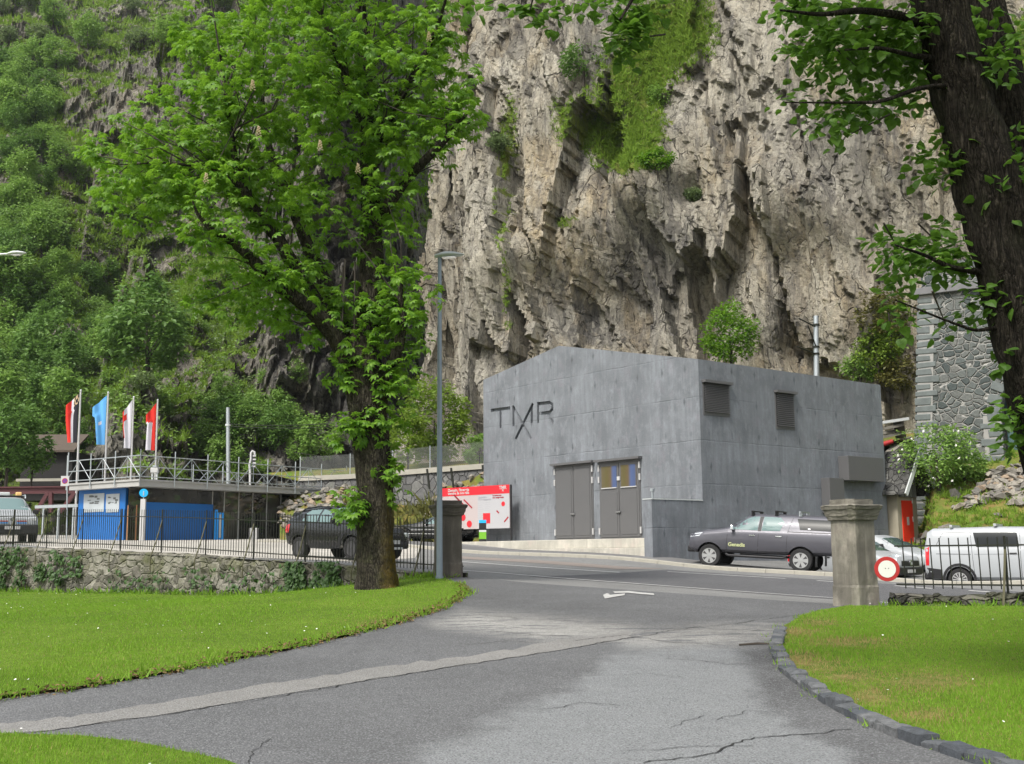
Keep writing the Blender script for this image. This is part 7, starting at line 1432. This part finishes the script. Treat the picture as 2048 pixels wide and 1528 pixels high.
# --- lawn: mown blades, longer weeds along the edges, daisies
def lawn_pts(poly, n, rng, ymax=45):
    xs = [p[0] for p in poly]; ys = [p[1] for p in poly]; out = []; tot = 0
    while tot < n:
        x = rng.uniform(min(xs), max(xs), 300000); y = rng.uniform(max(2.5, min(ys)), max(ys), 300000); k = rng.uniform(0, 1, 300000) < np.minimum(1, (9 / np.maximum(y, 1)) ** 1.5)
        k &= inside(x, y, poly); k &= abs(x / np.maximum(y, 1)) < .62; out.append(np.column_stack([x[k], y[k]])); tot += k.sum()
    return np.concatenate(out)[:n]
for P_, n in ((lawn_l, 150000), (lawn_n, 34000), (lawn_r, 150000)):
    p = lawn_pts(P_, n, rng); qx, qy = proj(np.column_stack([p, HP(p)])); dm = 0 * qx
    for cx, cyy, rx, ry in DRY: dm = np.maximum(dm, np.exp(-((qx - cx) / rx) ** 2 - ((qy - cyy) / ry) ** 2))
    kp_ = dm * 1.15 + .35 * fbm(np.column_stack([p, 0 * qx]) * 2.5, 3, 4) < rng.uniform(.35, 1.0, len(p)); dry_ = (rng.uniform(0, 1, len(p)) < (.06 if P_ is lawn_r else .02) + .75 * dm); kp_ |= dry_ & (rng.uniform(0, 1, len(p)) < .5); p = p[kp_]; dry_ = dry_[kp_]; z = HP(p) + .025; n = len(p); Y = p[:, 1]; a = rng.uniform(0, 6.283, n); ln = rng.normal(size=(n, 2)) * .35; patch = .75 + .6 * np.clip(fbm(np.column_stack([p, 0 * Y]) * .6, 3, 2) + .3, 0, 1)
    zz = np.column_stack([ln, np.ones(n)]); zz /= np.linalg.norm(zz, axis=1, keepdims=True); y = np.column_stack([np.cos(a), np.sin(a), 0 * a]); h = rng.uniform(.022, .048, n) * patch; wd = .0035 + Y * .00045
    V = np.stack([np.column_stack([p, z]) + y * wd[:, None] / 2, np.column_stack([p, z]) - y * wd[:, None] / 2, np.column_stack([p, z]) + zz * h[:, None]], 1).reshape(-1, 3)
    link('grass', np_mesh('grass', V, np.arange(3 * n).reshape(-1, 3), False, dry_.astype(np.int32)), [M['blade'], M['strawblade']], kind='stuff')
def along(P, step, jit, rng):
    out = []
    for a, b_ in zip(P, P[1:]):
        a = np.array(a); b_ = np.array(b_); n = max(1, int(np.hypot(*(b_ - a)) / step)); t_ = rng.uniform(0, 1, n)[:, None]; out.append(a + (b_ - a) * t_ + rng.normal(size=(n, 2)) * jit)
    return np.concatenate(out)
e1 = along(lawn_l[:11], .05, .07, rng); e2 = along(lawn_r[1:12], .16, .07, rng); e3 = along([tuple(FA), tuple(FE)], .05, .08, rng) + np.array((wn_l.x, wn_l.y)) * .15; e4 = along([tuple(GA), tuple(GB)], .06, .06, rng) + np.array((wn_r.x, wn_r.y)) * .15
for e, s in ((e1, .085), (e2, .06), (e3, .16), (e4, .1)): tufts('weeds', np.column_stack([e, HP(e) + .02]), np.tile((0, 0, 1.), (len(e), 1)), rng.uniform(.5, 1.3, len(e)) * s, M['blade'], rng, 7, .6)
e = along([(pL_[0], pL_[1]) for pL_ in lawn_l[:11]], .03, .06, rng) + np.array((0, -.05)); V, Fc = foliage(QUAD, np.column_stack([e, HP(e) + .03]), 5, np.full(len(e), .06), .05, rng); link('leaf_litter', np_mesh('leaf_litter', V, Fc), M['litter'], kind='stuff')
p = np.concatenate([lawn_pts(lawn_l, 260, rng), lawn_pts(lawn_r, 50, rng), lawn_pts(lawn_n, 16, rng)]); n = len(p); x, y, z = quats(rng.normal(size=(n, 3)) * .2 + np.array((1, 0, 0)), rng.normal(size=n) * .3); V, Fc = stamp(np.array([(1, 0, 0), (.3, .95, 0), (-.8, .6, 0), (-.8, -.6, 0), (.3, -.95, 0)]), np.array([(0, 1, 2), (0, 2, 3), (0, 3, 4)]), np.column_stack([p, HP(p) + .075]), x, y, z, rng.uniform(.006, .012, n) * (1 + p[:, 1] * .012)); link('daisies', np_mesh('daisies', V, Fc), M['flower'], kind='stuff')
# --- ivy on the park wall
def ivy(label, x0, x1, y0, y1, n, seed):
    rng = np.random.default_rng(seed); P = []; d = (FE - FA).normalized(); A3 = Vector((FA.x + wn_l.x * .12, FA.y + wn_l.y * .12, 0))
    for _ in range(n):
        u = rng.uniform(0, 1); v = rng.uniform(0, 1); px = x0 + (x1 - x0) * u + rng.normal() * 6; py = y0 + (y1 - y0) * v ** .8; p = onplane(px, py, A3, Vector((wn_l.x, wn_l.y, 0))); p = p + Vector((wn_l.x, wn_l.y, 0)) * rng.uniform(0, .12); P.append(tuple(p))
    P = np.array(P); q = P[:, 0] * 9 + P[:, 2] * 7; keep = fbm(P * 2.4, 3, seed) > -.25; P = P[keep]; n = len(P); o = thing('ivy', label, 'ivy', tuple(P[P[:, 2].argmin()])); I = np.array(INV[o.name])
    dn = np.tile((wn_l.x * .5, wn_l.y * .5, -.7), (n, 1)) + rng.normal(size=(n, 3)) * .45; up = np.tile((wn_l.x, wn_l.y, .3), (n, 1)) + rng.normal(size=(n, 3)) * .2; x, y, z = quats(dn, rng.uniform(-.5, .5, n), up); V, Fc = stamp(heart()[0], heart()[1], P, x, y, z, rng.uniform(.07, .15, n)); V = V @ I[:3, :3].T + I[:3, 3]; link('foliage', np_mesh('foliage', V, Fc), M['ivyleaf'], o)
ivy('wide curtain of ivy on the wall below the patrol car', -40, 48, 1088, 1172, 900, 1); ivy('narrow strand of ivy on the wall, thinner of two', 108, 128, 1098, 1166, 240, 2); ivy('small low tuft of ivy beside the narrow strands', 72, 92, 1125, 1160, 130, 3); ivy('large ivy patch on the wall beside the chestnut trunk', 575, 675, 1122, 1186, 1100, 4); ivy('thin scattered ivy on the wall between strands and large patch', 225, 560, 1135, 1180, 260, 5); ivy('tiny ivy sprig on the wall beside its narrow strand', 146, 160, 1108, 1150, 110, 6)
tw_ = G(1515, 1292); ft = thing('fallen_twig', 'broken dark twig lying on the asphalt beside the curved sett edging', 'twig', tuple(tw_))
mb = MB(); mb.tube([tw_ + Vector((-.22, .03, .015)), tw_ + Vector((0, 0, .03)), tw_ + Vector((.24, .05, .02))], [.012, .016, .008], 6); mb.tube([tw_ + Vector((0, 0, .03)), tw_ + Vector((.14, -.10, .03))], [.011, .006], 5); mb.build('stem', M['twig'], ft)
# ------------------------------------------------------------------ a little air between the viewer and the far slope
mb = MB(); mb.box((-420, -80, -4.0), (420, 420, 260)); hz = mb.build('haze', [], kind='stuff')
t = bpy.data.materials.new('haze_air'); t.use_nodes = True; n = t.node_tree; n.nodes.clear(); o_ = n.nodes.new('ShaderNodeOutputMaterial'); pv_ = n.nodes.new('ShaderNodeVolumePrincipled')
pv_.inputs['Color'].default_value = (.80, .88, .95, 1); pv_.inputs['Density'].default_value = .0001; n.links.new(pv_.outputs[0], o_.inputs['Volume']); hz.data.materials.append(t)
